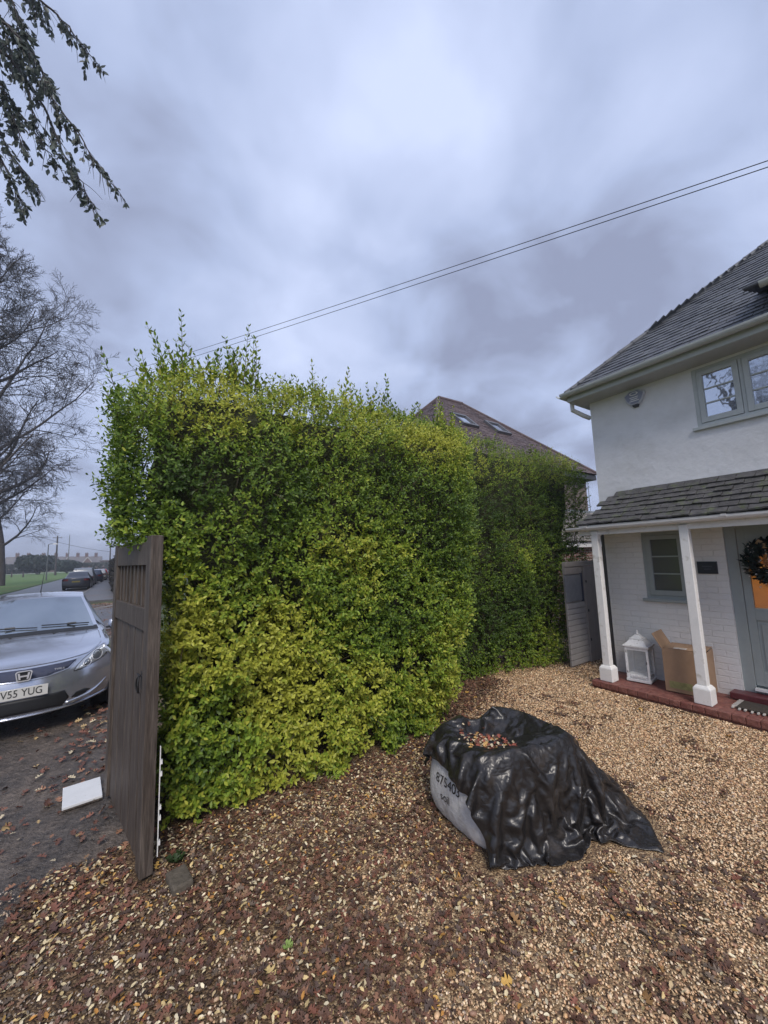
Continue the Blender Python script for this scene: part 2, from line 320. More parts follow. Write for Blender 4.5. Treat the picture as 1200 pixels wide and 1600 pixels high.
# drape of the polythene sheet: a 78 x 78 grid, steps between neighbours in thousandths of its extent
CLO, CHI = np.array([1.7859, 1.2128, 0.0111]), np.array([3.1695, 2.4496, 0.615])
DRAPE = [
42,430,2,-7,-2,19,-10,-8,6,-7,-2,23,4,7,20,7,9,16,9,11,18,6,10,19,4,8,19,4,7,19,4,8,19,2,8,20,-1,7,21,-3,6,22,-4,4,23,-6,4,24,-6,3,24,-7,3,25,-7,2,24,-6,3,24,-5,-2,25,-3,-3,24,-2,-6,23,-4,4,23,-4,9,16,0,11,14,5,11,7,9,8,1,10,4,-2,12,3,-4,11,4,-6,8,9,-2,-1,13,1,0,13,5,-10,6,7,-11,4,16,-9,5,20,-4,10,21,5,10,14,1,12,12,-4,10,8,1,13,6,3,13,3,7,13,1,8,14,0,8,12,0,11,3,-4,1,13,1,2,12,2,2,14,4,-1,12,6,5,11,-8,-1,13,1,2,13,4,1,11,11,-4,11,11,-6,11,8,-5,11,7,0,12,6,7,10,-7,-1,14,4,-9,7,4,-10,5,4,-9,7,2,1,11,-9,8,-2,-17,9,-5,-16,11,-3,-18,11,-1,-19,7,5,-19,-2,12,-15,-5,10,-9,-3,11,-8,1,12,-14,5,7,-20,5,5,-21,6,5,-22,7,3,-23,
56,423,5,-8,-6,14,-10,-6,11,-9,-7,17,-4,2,24,4,9,21,8,11,18,6,9,20,4,8,19,2,8,21,3,7,20,5,9,19,4,9,19,2,8,20,-1,7,21,-6,3,23,-4,6,25,-7,3,25,-7,2,24,-4,5,23,-1,9,18,-4,0,25,-4,-3,25,-4,-4,25,-6,2,23,-4,4,21,-3,10,17,4,10,10,9,8,3,11,4,-2,11,2,-6,8,10,0,7,10,1,-1,12,4,-6,11,7,-8,8,13,-12,-2,19,-8,7,20,-1,12,14,4,11,8,0,12,7,0,12,6,3,14,4,6,13,2,7,14,1,6,14,2,11,5,-4,6,11,-2,5,11,-2,3,14,3,3,14,2,2,13,3,-9,7,11,-6,10,5,0,13,5,2,12,6,0,13,6,2,14,5,3,13,4,2,13,4,-5,12,3,-8,9,2,-9,8,2,-10,7,3,3,11,-11,8,-5,-16,8,-3,-15,10,1,-17,10,2,-19,8,4,-19,0,11,-17,-5,11,-9,1,11,-13,7,7,-21,6,2,-24,4,7,-20,3,8,-18,4,7,-20,
72,412,5,-8,2,23,-10,-8,12,-10,-9,4,-5,-1,23,-1,4,25,2,8,24,2,9,21,1,7,21,-1,6,22,2,8,21,6,9,19,9,10,17,7,9,19,2,9,20,0,7,21,-3,7,23,-6,4,25,-5,4,24,-3,6,21,0,11,13,-2,6,23,-4,-1,25,-7,-2,29,-7,-4,28,-5,0,25,-5,4,22,-4,7,20,2,10,14,10,7,0,12,4,-6,12,7,-4,5,11,3,2,12,6,-3,12,11,-6,11,16,-12,-4,16,-10,3,17,-6,10,13,2,12,6,5,14,4,4,14,5,6,14,2,3,13,3,3,13,4,4,13,3,5,12,2,7,11,-3,10,7,-4,6,10,-1,0,14,5,3,15,3,0,16,5,-10,2,13,-9,7,9,-3,13,4,2,15,4,2,15,4,6,16,5,4,14,5,-3,12,3,-8,10,2,-11,7,1,-3,13,1,4,11,-10,7,2,-18,9,0,-18,8,-1,-17,10,-1,-15,7,6,-18,2,9,-16,1,11,-15,5,7,-20,7,2,-24,6,5,-23,4,7,-19,2,9,-17,2,9,-19,
81,391,5,0,15,5,-11,-8,16,-7,-6,18,-3,5,23,-2,11,15,0,-3,26,-2,2,25,-4,2,26,-4,4,25,-1,7,22,3,10,23,6,10,21,11,9,15,3,9,20,-2,7,22,2,7,22,0,8,23,-2,7,20,0,9,19,-6,4,23,4,11,11,-3,7,22,-7,1,30,-8,-1,32,-6,-4,27,-5,0,24,-5,2,23,-5,4,23,0,10,15,11,9,-2,14,5,-6,9,8,-2,3,13,6,2,13,9,-3,14,12,-12,-1,17,-10,2,17,-9,5,15,-3,11,10,4,16,7,11,15,2,11,14,1,7,14,1,2,13,4,-1,12,6,-3,12,5,2,13,1,6,10,-1,7,10,-2,8,10,1,2,14,2,2,14,3,-4,14,6,-10,1,13,-9,8,9,-5,11,6,0,15,3,3,16,5,3,16,4,-1,13,4,-5,12,5,-1,13,0,0,13,-3,5,11,-10,7,6,-17,8,5,-17,8,-4,-16,8,-1,-18,6,7,-17,3,9,-17,5,8,-19,6,4,-23,6,4,-24,4,8,-19,5,7,-21,5,7,-20,5,5,-21,
95,380,5,0,10,16,-2,13,12,-7,-10,12,-3,8,19,-2,13,9,-2,3,25,-4,-5,26,-5,-3,28,-6,-1,29,-4,1,24,-2,5,27,1,9,27,8,9,16,1,8,21,-1,7,23,1,7,28,4,7,21,3,9,17,2,11,16,0,11,18,-8,2,19,3,10,18,-3,6,28,-5,5,28,-5,3,26,-6,1,23,-4,-2,25,-6,0,25,-6,1,24,0,10,16,11,9,-1,11,8,-3,7,10,2,3,12,6,1,13,9,-3,13,10,-9,3,16,-10,1,17,-8,5,16,0,13,10,6,18,8,15,14,-1,14,14,-1,6,13,1,1,13,2,-3,13,3,-11,9,12,-1,15,3,5,13,0,5,12,0,9,9,1,5,11,0,0,13,3,-4,12,5,-8,7,10,-9,6,11,-5,13,8,0,15,7,-1,16,5,4,13,3,2,13,1,0,13,-1,0,12,0,2,14,-7,7,8,-18,7,8,-19,8,0,-18,9,-2,-17,5,8,-17,4,9,-16,5,7,-19,7,2,-23,7,5,-25,5,7,-22,5,6,-21,5,6,-23,6,6,-21,
109,373,19,0,14,-16,2,9,17,-3,-2,26,-5,9,15,-2,12,9,-4,8,19,-5,-2,28,-6,-6,31,-5,-5,29,-5,-3,26,-3,1,26,-3,3,30,-3,3,27,-2,9,20,1,7,23,2,7,30,2,6,29,3,8,19,7,10,12,4,11,14,0,11,18,-6,4,21,-3,6,24,-1,8,22,-1,7,22,-2,6,23,-2,5,22,-6,2,25,-7,-2,26,-6,-1,25,-1,9,19,10,9,-1,9,8,-1,5,12,5,1,12,9,0,12,9,0,12,10,-8,5,16,-10,2,17,-6,9,14,1,15,12,9,18,6,17,13,-3,10,14,1,1,13,3,1,13,0,-4,14,1,-13,7,17,0,16,1,9,11,-2,1,13,5,9,10,1,5,11,0,1,13,-1,-6,12,7,-7,9,14,-7,11,15,2,16,2,4,7,-27,4,13,-10,3,13,-4,1,13,-2,1,12,5,-1,9,23,-3,15,8,6,10,-20,9,2,-21,8,2,-20,6,8,-20,5,10,-17,4,9,-17,7,3,-20,8,1,-25,7,5,-28,6,4,-26,5,7,-22,4,9,-17,
117,357,8,4,15,-3,3,16,5,-1,11,17,-2,9,19,-3,7,20,-6,0,24,-4,8,25,-6,-2,31,-6,-4,29,-4,-4,26,-4,-1,25,-3,2,26,-3,2,27,-2,-1,25,-3,2,26,-1,5,30,0,5,32,1,6,29,1,9,20,5,10,14,5,11,12,0,10,18,-1,9,19,-6,3,22,1,7,21,1,8,23,-4,4,23,2,9,18,-6,5,25,-6,0,26,-4,2,24,-3,5,23,6,10,2,8,10,2,4,12,5,-2,11,12,3,12,10,0,12,10,-8,6,15,-9,5,16,-3,12,13,2,17,14,13,15,1,7,16,1,-3,13,-2,0,14,4,1,14,5,8,10,-17,-1,15,11,-8,7,21,3,14,5,6,12,3,8,9,0,-2,13,-2,8,12,-6,-10,7,17,-5,14,16,5,11,-24,5,9,-19,4,13,-9,3,14,-9,2,13,-7,2,12,1,0,13,11,-3,13,18,-3,14,20,9,3,-25,8,5,-21,6,7,-19,7,7,-19,6,5,-21,5,8,-17,7,5,-20,6,4,-24,6,6,-27,5,7,-23,5,8,-21,
133,360,2,-6,-4,24,1,16,8,7,15,0,0,12,16,-3,8,20,-4,6,28,-5,4,27,-6,6,24,-5,1,24,-4,0,25,-4,-1,25,-3,-3,25,-3,-2,25,-3,-1,26,-2,-1,26,-2,-1,29,-2,1,34,-1,4,35,-2,5,28,0,8,20,4,13,15,6,13,13,3,12,15,-3,6,23,-7,-1,21,3,9,18,-1,7,22,-4,6,24,-6,4,23,3,8,22,-3,7,22,-4,2,24,-3,4,24,4,12,7,8,10,-1,0,13,11,-4,10,15,4,11,7,-1,12,12,-7,7,15,-4,11,13,0,15,15,2,19,14,4,16,1,4,12,-3,5,13,-1,5,15,-2,7,11,-15,-1,16,12,-9,4,25,-2,14,13,1,13,5,3,13,0,7,11,-4,11,3,-20,-8,13,20,-1,18,9,6,7,-27,1,13,-7,-3,12,2,4,13,-6,2,12,-4,2,13,-1,5,12,3,-4,12,17,1,14,8,9,6,-22,8,9,-18,6,4,-21,6,4,-21,6,6,-20,5,9,-16,6,10,-15,3,10,-16,4,7,-22,5,7,-24,7,5,-25,
149,357,8,-9,-9,4,-3,8,24,-2,13,16,5,14,12,-2,8,20,-10,3,25,-4,3,33,5,10,15,-2,11,15,-3,8,24,-5,4,22,-3,-4,26,-4,-1,26,-4,2,24,-4,1,26,-2,-2,28,2,-6,32,-1,-2,38,-2,0,32,-2,3,25,-3,7,24,1,13,19,3,14,16,9,12,7,-5,6,23,-5,-4,21,-5,5,25,-4,6,26,-3,5,30,-2,7,24,7,9,13,1,10,17,-4,6,22,-4,5,23,4,12,7,4,13,7,-1,12,11,-3,9,16,3,12,8,-2,12,12,-1,13,9,-1,14,17,1,17,14,5,13,-16,4,12,-3,1,12,15,5,14,-1,7,13,-10,3,17,1,-7,7,23,-5,10,18,0,14,8,2,13,4,5,12,-1,11,4,-18,-4,16,15,1,15,-22,5,16,1,-11,6,8,6,11,-9,2,13,3,2,13,4,2,14,5,3,13,5,3,13,5,5,11,-12,6,7,-20,5,11,-12,7,6,-20,7,6,-18,4,9,-17,4,10,-16,5,8,-17,6,7,-20,5,4,-26,3,-2,-31,7,5,-24,
163,351,2,-8,-9,9,-4,7,25,-5,7,25,-8,9,15,-7,9,12,-1,2,33,3,6,35,3,9,19,3,14,1,-5,6,25,-3,6,22,1,9,21,-3,2,28,-3,2,26,-5,3,24,-3,0,26,-1,-2,33,0,-4,36,0,-5,30,-2,-2,26,-4,0,26,-4,3,26,0,12,21,3,14,18,7,12,8,-3,7,20,-4,5,26,-5,3,26,-5,-1,29,-5,4,28,-3,5,24,3,11,15,6,10,12,-1,10,21,-3,8,21,1,12,11,1,11,13,-2,11,17,3,12,7,2,15,1,-2,15,19,3,17,8,-1,14,12,5,10,-15,2,13,5,4,11,-5,2,11,15,4,14,-2,5,14,-2,4,13,3,-5,6,23,2,13,5,0,13,4,1,14,4,4,12,1,0,10,-18,0,16,1,-3,10,13,-1,14,2,2,12,-1,4,13,1,5,14,4,4,13,3,4,14,1,3,13,-2,5,9,-16,3,12,-11,3,12,-10,6,9,-15,5,10,-17,5,9,-17,6,6,-19,5,4,-22,5,2,-26,3,-2,-29,3,-2,-29,4,0,-28,
174,338,2,-5,10,18,-8,11,1,-3,6,26,-8,8,12,-4,6,25,0,-7,32,0,0,35,2,7,26,3,12,7,-1,11,19,-2,6,24,-2,2,28,-4,0,29,-4,0,28,1,8,21,-3,6,23,-2,3,27,-1,1,31,-1,1,30,-3,-1,26,-3,-1,27,-3,-2,26,-3,-4,25,-1,8,23,1,12,21,1,10,18,-1,8,22,-1,8,23,-4,5,24,-5,0,26,-5,3,24,-2,5,24,2,11,19,3,11,20,2,11,14,-2,10,20,-2,11,21,-1,11,19,2,12,6,4,18,-2,4,21,2,-3,12,25,3,13,2,5,9,-14,3,12,6,3,13,0,3,12,-1,4,12,-9,5,12,-1,1,11,16,4,12,0,0,11,-15,2,13,1,0,14,5,1,14,6,1,14,4,0,12,14,2,12,5,1,13,0,1,13,2,2,13,1,3,14,4,3,12,4,2,13,5,2,14,3,3,12,-5,4,12,-11,4,11,-14,5,12,-12,4,10,-15,6,6,-20,5,1,-25,5,4,-23,5,2,-24,5,2,-24,5,1,-25,4,1,-26,
189,343,2,-7,12,4,-6,11,9,-6,8,18,-5,6,21,-2,-4,28,0,-7,34,-1,-5,34,-1,2,28,-1,9,20,2,11,14,-2,6,23,-3,1,29,-5,-1,29,-3,0,28,-1,6,25,1,10,17,0,8,22,-2,1,28,-6,-3,23,-1,1,27,-1,2,29,-1,1,27,-3,0,27,-2,4,26,-1,8,25,-1,8,23,0,8,21,-2,7,23,0,8,20,-1,8,22,-4,4,25,-4,4,24,-2,3,27,4,13,17,-1,7,22,0,13,16,0,16,15,-3,7,26,1,11,12,4,15,-12,2,19,11,2,16,13,2,12,-14,5,11,12,4,11,-8,2,13,-10,4,12,-1,4,13,-3,3,12,8,4,12,9,2,11,-17,2,13,4,2,13,7,1,13,-2,2,12,11,0,15,-2,-2,18,0,3,11,21,3,13,8,2,13,-3,0,12,-9,2,13,6,2,12,5,2,13,4,3,13,3,3,12,6,2,14,0,4,12,-11,5,9,-17,4,11,-12,6,7,-19,5,5,-22,5,4,-23,5,2,-24,6,1,-24,5,0,-24,4,1,-27,
178,331,12,2,11,17,5,12,1,-3,11,15,-3,10,18,-2,10,23,-1,-5,31,1,-13,27,-1,-8,29,-2,0,28,-3,6,23,-1,8,22,-2,3,27,-5,-2,29,-2,3,26,0,9,20,1,12,16,1,9,20,-6,-3,25,-3,0,26,1,8,22,1,5,31,0,4,30,-2,4,27,-2,2,27,-1,1,29,-5,-3,25,-2,8,22,-1,10,21,-1,7,22,-1,7,25,0,8,20,-4,6,23,-2,5,24,-2,4,27,1,11,19,0,10,19,-1,16,16,1,15,16,-2,7,23,4,11,-15,4,17,5,2,15,6,3,13,-12,4,12,7,3,12,-9,3,14,-8,3,13,-1,4,13,3,4,14,2,1,14,-16,7,9,16,2,12,8,0,14,-7,2,13,6,-1,12,-12,-1,13,-6,1,15,2,3,14,19,2,15,11,2,14,2,2,13,-2,1,13,1,3,12,10,2,11,12,2,12,11,3,13,-5,3,12,4,2,14,7,5,11,-11,5,8,-17,6,5,-21,4,10,-15,5,10,-23,5,9,-24,4,4,-24,5,2,-25,4,0,-28,
189,319,19,1,11,16,1,11,14,-1,12,14,0,11,16,-1,12,18,0,13,15,0,-9,27,1,-11,26,-1,-8,29,-3,-2,28,-3,3,25,-3,2,26,-3,1,28,-3,3,27,1,10,20,2,13,15,1,10,20,-4,0,25,-6,-5,24,-2,4,27,3,7,33,4,8,31,0,3,29,-4,-2,26,-3,0,27,-4,1,25,-6,4,25,-2,10,24,2,10,16,-1,7,23,-1,6,25,-1,7,23,-2,7,24,-2,6,24,-2,6,24,0,10,18,0,12,18,-1,14,18,2,16,-1,2,11,15,4,11,-14,3,15,2,4,13,-5,4,12,-1,2,12,-12,4,13,-3,1,14,11,4,15,-4,3,16,-13,0,16,-25,2,17,1,4,10,8,7,6,21,1,16,-1,-1,13,-7,-2,12,-12,2,13,5,2,14,9,3,14,18,2,15,7,2,15,3,1,9,21,3,13,5,2,11,13,0,12,-16,6,13,5,5,10,13,1,11,16,4,14,-7,4,10,-14,5,7,-20,4,8,-20,6,10,-21,5,13,-20,4,6,-23,4,5,-24,5,3,-25,
203,319,5,-3,13,1,0,12,14,0,11,15,1,11,21,1,10,22,1,9,22,1,5,24,-2,-2,29,-3,-6,31,-2,-6,30,1,-5,26,-3,3,25,-1,-4,26,-2,-2,28,-2,5,26,1,11,18,1,9,20,-2,5,25,-5,-2,26,-2,-2,27,3,7,32,2,4,36,-2,0,31,1,7,24,-4,2,26,-5,0,25,-7,0,27,-6,5,30,-2,9,21,6,12,7,-1,7,24,-1,6,26,-2,3,28,-2,5,27,-2,7,23,1,9,19,1,12,13,-1,11,21,2,17,-5,1,18,2,2,12,10,4,11,-15,4,13,-3,3,11,-10,4,13,-6,1,12,12,4,14,3,3,15,-7,2,15,-24,2,21,-7,-1,14,-21,4,13,0,3,12,9,7,10,13,-4,11,-14,2,14,6,3,15,9,2,14,10,3,14,14,2,16,4,2,12,16,-1,8,25,3,12,9,1,13,-15,2,13,-21,10,14,6,7,9,14,2,11,13,0,6,30,2,15,-12,4,13,-16,4,9,-21,5,11,-20,5,6,-28,4,5,-25,4,3,-25,4,3,-26,
213,319,33,1,12,-12,0,11,-16,0,11,13,1,9,23,1,10,26,0,4,26,3,9,21,2,6,25,-3,1,29,-4,-2,31,-3,-3,30,-1,-1,27,-1,-3,27,-1,-7,26,-2,-5,29,-2,3,27,0,8,23,0,10,21,-1,5,26,-2,-2,27,0,-2,34,0,1,34,-2,1,29,-3,3,26,-2,3,27,-2,3,26,-4,4,26,-7,3,31,-5,6,27,1,11,17,6,12,10,-1,6,26,-2,2,30,0,9,23,-2,6,25,-4,2,25,2,11,15,1,13,15,2,16,-4,2,17,-2,2,14,2,3,13,-7,3,12,-7,3,12,-10,3,14,4,5,14,-1,3,15,-9,2,13,-6,2,14,-8,2,15,-11,1,15,-4,2,14,5,2,11,-16,1,14,-10,2,12,-8,2,14,5,4,15,18,3,15,20,2,15,8,2,14,12,1,8,21,3,12,8,-3,12,-12,1,13,-15,9,14,-2,6,6,30,4,8,21,5,11,-10,-1,5,29,4,17,-3,2,17,2,4,15,-17,6,10,-28,5,8,-26,4,4,-25,4,1,-27,4,-2,-30,
220,308,10,4,12,-5,1,12,13,2,14,-2,1,9,21,2,9,22,1,7,22,4,8,24,1,2,28,0,9,22,-3,0,31,-4,0,31,-2,0,30,-3,0,29,-3,-4,29,-1,-7,28,-1,-6,28,-2,-1,27,-1,7,24,1,12,19,-1,7,27,-3,5,28,-2,3,33,-1,1,30,0,-1,28,-3,4,26,0,1,29,-3,8,22,-1,-3,28,-5,0,31,-2,5,26,0,7,23,1,10,19,-1,4,28,-1,9,25,-4,0,25,-1,12,14,0,5,27,1,14,11,2,15,2,3,16,-5,3,13,-4,2,13,-9,3,13,-6,3,13,-4,3,14,-7,3,15,-14,4,16,-15,3,14,-6,2,13,4,2,13,4,3,13,3,2,13,3,2,14,-10,0,15,-14,1,13,-16,3,13,2,3,14,15,3,16,18,3,13,11,3,11,14,4,13,4,-4,11,-12,0,13,-4,2,13,-2,8,11,15,6,9,22,2,4,26,5,12,-5,1,12,19,2,12,20,4,17,-2,3,17,-11,5,5,-34,4,6,-27,4,4,-24,4,2,-26,6,3,-27,
232,298,5,3,12,7,3,13,2,2,14,-2,2,10,20,1,8,22,2,7,23,4,9,22,2,7,23,-2,3,29,-2,2,32,-3,3,31,-2,2,30,-3,2,30,-3,1,28,-3,-1,28,-2,-3,27,0,-6,26,0,-4,26,-3,1,26,-5,4,26,0,6,26,3,12,23,-1,9,31,-1,4,29,-1,-1,28,-2,6,24,-2,5,27,-3,4,27,0,-1,27,-1,-4,28,-2,3,28,-1,5,25,-2,5,26,-3,4,29,0,10,19,-4,4,25,2,12,13,0,9,25,3,15,-1,3,15,-6,2,15,-7,3,13,-5,3,13,-6,3,13,-8,2,11,-15,4,17,-8,4,17,-13,3,14,-14,2,13,-3,2,14,2,3,12,10,3,13,4,1,14,-8,0,14,-18,1,14,9,2,13,5,3,13,6,4,15,9,3,13,3,5,13,5,-2,12,-14,3,13,4,-1,13,-7,0,7,23,6,10,14,6,11,14,4,10,17,5,9,20,3,14,15,3,15,7,3,16,1,4,19,-1,2,11,-25,4,-1,-27,4,3,-25,5,5,-23,3,9,-20,
246,287,11,2,14,-5,2,14,-1,3,13,2,2,10,21,-2,4,27,1,6,24,2,7,24,-5,5,24,2,4,29,-3,2,33,-2,2,29,1,5,28,0,4,28,0,4,29,-1,5,26,-1,5,25,-2,1,27,-2,-1,27,-2,-2,27,-2,-4,25,-2,-4,26,-1,5,27,2,12,27,1,10,27,-1,4,29,-2,1,26,-2,0,26,-1,7,25,-2,4,27,-1,1,27,-2,0,28,-1,0,28,-1,5,25,-3,2,29,-4,6,27,-2,6,25,2,13,8,1,10,29,3,16,1,3,15,-9,3,15,-10,3,15,6,3,14,-2,2,12,-12,2,8,-26,4,16,-14,3,16,-12,4,15,-8,3,15,-7,2,12,-9,2,14,7,2,13,7,2,13,0,1,15,-9,1,14,1,2,12,9,2,13,11,4,14,1,3,13,-3,2,13,-7,2,14,-1,0,14,-10,4,12,11,-2,13,-2,3,13,9,4,10,15,5,8,21,6,7,24,4,10,20,4,12,21,4,18,5,4,19,5,2,16,-11,2,7,-24,5,-1,-25,-1,11,-15,2,9,-19,
235,283,42,5,14,-1,6,12,-2,11,5,-14,7,10,6,-4,3,28,-2,4,26,-2,6,25,-2,4,26,-1,4,29,0,3,29,-1,4,27,-1,4,27,-1,4,28,-2,4,30,-1,4,29,2,5,25,7,8,19,2,7,25,0,2,30,-1,-6,26,-3,-2,26,-3,-1,27,0,6,28,-1,8,28,2,9,23,-2,0,28,-2,-1,28,0,3,27,-2,5,26,-1,2,27,0,3,28,-1,3,27,1,8,23,-1,6,24,-5,1,31,-4,11,22,-1,5,25,2,13,24,3,17,-1,3,15,-10,3,13,-12,2,15,-3,3,13,13,2,12,-12,2,8,-31,4,16,-21,4,16,-14,3,15,-6,2,13,-13,3,13,-7,2,15,7,3,13,17,3,12,10,2,14,-1,1,13,-1,2,14,1,1,14,-1,0,12,-10,4,13,1,4,14,-3,1,12,-11,0,15,-8,0,17,-3,1,14,4,3,11,12,4,11,15,5,8,20,5,9,18,5,8,20,1,13,10,8,6,31,4,20,8,2,19,3,2,13,-8,1,11,-17,2,11,-18,2,10,-17,
243,276,67,-1,13,6,9,10,-2,10,3,-15,8,10,-2,5,12,5,-1,8,22,-2,4,26,-2,0,29,-2,-1,31,-1,4,28,0,7,24,0,7,24,-3,-2,28,-4,1,32,-4,2,32,-1,3,28,3,7,23,7,9,24,7,9,22,2,5,28,-4,2,26,-2,-7,24,-2,2,27,-1,2,28,0,3,27,-1,4,27,0,4,26,0,4,28,-1,4,27,0,4,27,-1,5,26,0,4,26,0,2,28,-1,5,26,-3,6,27,-4,9,25,-1,9,21,1,9,26,3,18,-1,2,14,-5,2,12,-15,2,12,-11,3,13,5,3,13,-5,2,11,-21,3,14,-23,4,16,-17,3,16,-11,2,13,-1,2,14,2,4,14,-5,3,12,18,2,13,4,2,13,-3,3,14,-4,3,13,1,1,13,-7,1,13,-3,2,14,-3,3,13,-2,1,13,-5,0,15,-9,0,16,-7,2,14,3,5,10,15,4,10,16,4,11,14,1,13,7,2,12,14,3,10,17,7,0,26,4,19,8,5,17,10,2,13,-6,2,11,-19,2,10,-22,3,11,-13,
245,275,29,5,12,14,8,-2,23,7,7,17,6,12,2,7,10,1,8,11,1,0,10,17,-2,2,30,-3,-5,30,-1,1,28,-1,5,26,2,10,22,-1,4,25,-4,2,30,-2,-2,30,-3,1,29,1,2,27,3,5,27,3,6,26,3,7,27,3,11,16,-1,3,27,-3,1,28,0,-6,27,1,6,26,-2,1,29,-1,11,22,-1,6,25,0,3,29,0,2,30,0,3,27,-1,4,27,0,4,27,0,3,29,-2,3,28,-4,8,25,-2,9,23,1,8,24,2,15,1,2,15,-5,3,11,-11,2,10,-18,2,14,-6,3,15,3,2,12,-9,2,11,-24,4,16,-15,3,18,-4,3,14,-5,3,13,-8,4,15,-4,2,11,17,3,13,0,1,12,-15,2,13,-6,2,15,-2,4,14,8,3,13,0,1,13,-10,2,13,-1,2,14,-2,0,14,-6,0,15,-8,3,13,1,4,12,9,5,12,11,3,12,11,4,11,11,3,11,16,3,11,17,1,9,18,4,8,22,3,13,-9,1,12,-11,2,11,-17,4,12,-11,4,13,0,
255,271,7,2,14,5,9,0,20,8,5,20,8,4,19,5,7,21,4,11,16,3,11,16,5,11,14,-3,-8,25,-3,0,27,-1,4,27,-1,5,26,0,6,26,1,9,19,0,3,28,0,3,26,0,3,28,0,2,27,1,2,27,2,4,27,0,5,27,0,5,26,0,10,20,0,-7,28,-1,-1,30,0,10,20,-1,9,29,-1,5,27,0,2,28,-1,-1,32,2,5,29,0,5,26,-1,4,28,1,3,28,0,3,28,-3,6,25,-6,5,27,0,13,11,2,14,5,3,14,-2,2,13,-3,3,12,-11,2,11,-19,1,15,-4,3,13,3,2,10,-25,4,17,-7,3,16,-13,1,13,-18,4,13,-5,4,14,9,3,13,9,2,12,-6,1,12,-21,1,11,-16,4,14,2,4,14,15,2,17,-3,2,13,-2,3,14,-2,4,12,8,3,13,8,2,13,1,3,13,-9,2,14,-1,4,12,9,4,12,11,4,10,14,1,7,24,1,10,19,0,11,18,4,14,-4,-2,10,-19,2,13,-11,5,11,-6,5,13,7,5,13,-11,
270,262,14,1,16,-9,1,15,0,3,9,18,6,5,22,12,1,17,10,3,26,5,5,27,3,6,26,0,7,23,-7,7,19,-6,7,19,4,-2,25,3,1,27,1,5,27,0,8,26,0,9,23,0,6,26,0,3,27,1,0,28,1,2,28,0,5,26,0,4,27,3,2,30,-1,-5,27,-1,-4,27,-1,3,27,-1,7,28,-1,5,27,-1,2,28,2,5,31,1,2,33,-1,1,30,-2,2,27,-4,-1,28,0,3,29,2,6,24,-1,15,6,-1,15,14,1,13,13,2,13,-8,2,14,-4,3,13,-3,2,13,-9,2,12,-12,2,13,-2,3,13,-15,3,14,-18,2,14,-16,2,14,-12,4,13,1,3,14,15,4,13,4,4,13,-5,1,12,-14,1,13,-18,2,13,-10,3,13,3,3,15,5,2,15,-5,2,14,-5,6,12,18,5,12,16,4,12,9,3,14,3,4,10,-14,3,13,7,3,13,6,3,11,11,2,11,17,1,7,23,-1,10,21,-2,9,-25,0,14,-15,3,14,-1,4,12,8,5,12,-10,5,13,-11,
284,254,10,0,17,-5,1,16,10,2,14,-10,2,11,12,5,9,25,10,3,26,8,3,24,4,6,25,-6,7,22,-3,8,21,2,5,27,4,-2,25,4,-2,28,3,1,27,1,5,28,0,7,30,0,6,26,-1,8,22,1,2,28,1,1,28,1,1,30,2,1,31,1,0,28,-1,1,27,-1,1,28,-1,1,28,-1,1,28,-2,-1,27,-1,1,28,-3,0,33,-4,-2,35,-1,0,32,1,4,26,2,7,24,2,8,22,2,9,20,0,13,13,-1,15,4,1,10,22,1,14,0,1,12,-16,3,13,-3,3,13,0,2,13,-8,3,13,-9,2,13,-7,3,13,-11,1,15,-7,2,14,-7,4,12,-10,5,14,12,5,14,-2,4,13,2,3,13,-9,0,12,-17,1,13,-17,2,13,-8,2,13,-5,2,15,-5,3,14,2,3,15,-4,3,14,10,4,13,11,5,4,28,2,11,22,4,12,13,6,11,-5,4,13,5,3,13,6,3,13,9,-1,6,24,-1,13,-15,-3,7,-30,2,15,8,1,12,-15,5,12,-6,6,12,-2,
297,248,8,1,17,-3,1,17,3,1,14,6,2,13,-7,5,13,18,3,11,20,3,7,25,2,6,24,2,6,26,2,2,27,2,4,26,2,3,27,2,1,27,2,2,27,3,3,28,3,2,30,2,2,27,0,1,27,0,1,28,1,-1,30,0,-2,31,-3,-5,31,0,0,28,2,4,29,4,5,31,-1,0,28,-4,-2,26,-5,-2,26,3,5,25,-3,-1,30,-2,0,34,0,6,29,1,9,22,-1,11,15,-1,10,18,1,10,20,3,9,19,2,4,27,1,11,17,2,14,4,0,11,-19,1,13,-13,4,13,1,3,13,4,3,12,-11,4,13,-4,3,13,3,2,12,-16,2,15,-4,2,14,-3,4,14,0,5,14,2,5,13,-5,3,13,-5,2,12,-15,-1,14,-22,1,13,-17,0,12,-17,5,12,8,3,14,6,3,14,-2,4,13,-4,4,14,6,2,15,18,3,4,42,2,7,36,3,12,17,3,12,8,3,13,6,6,13,-2,5,13,-4,-1,14,-9,-1,2,-31,1,12,-11,2,14,-7,4,13,-1,3,12,-8,
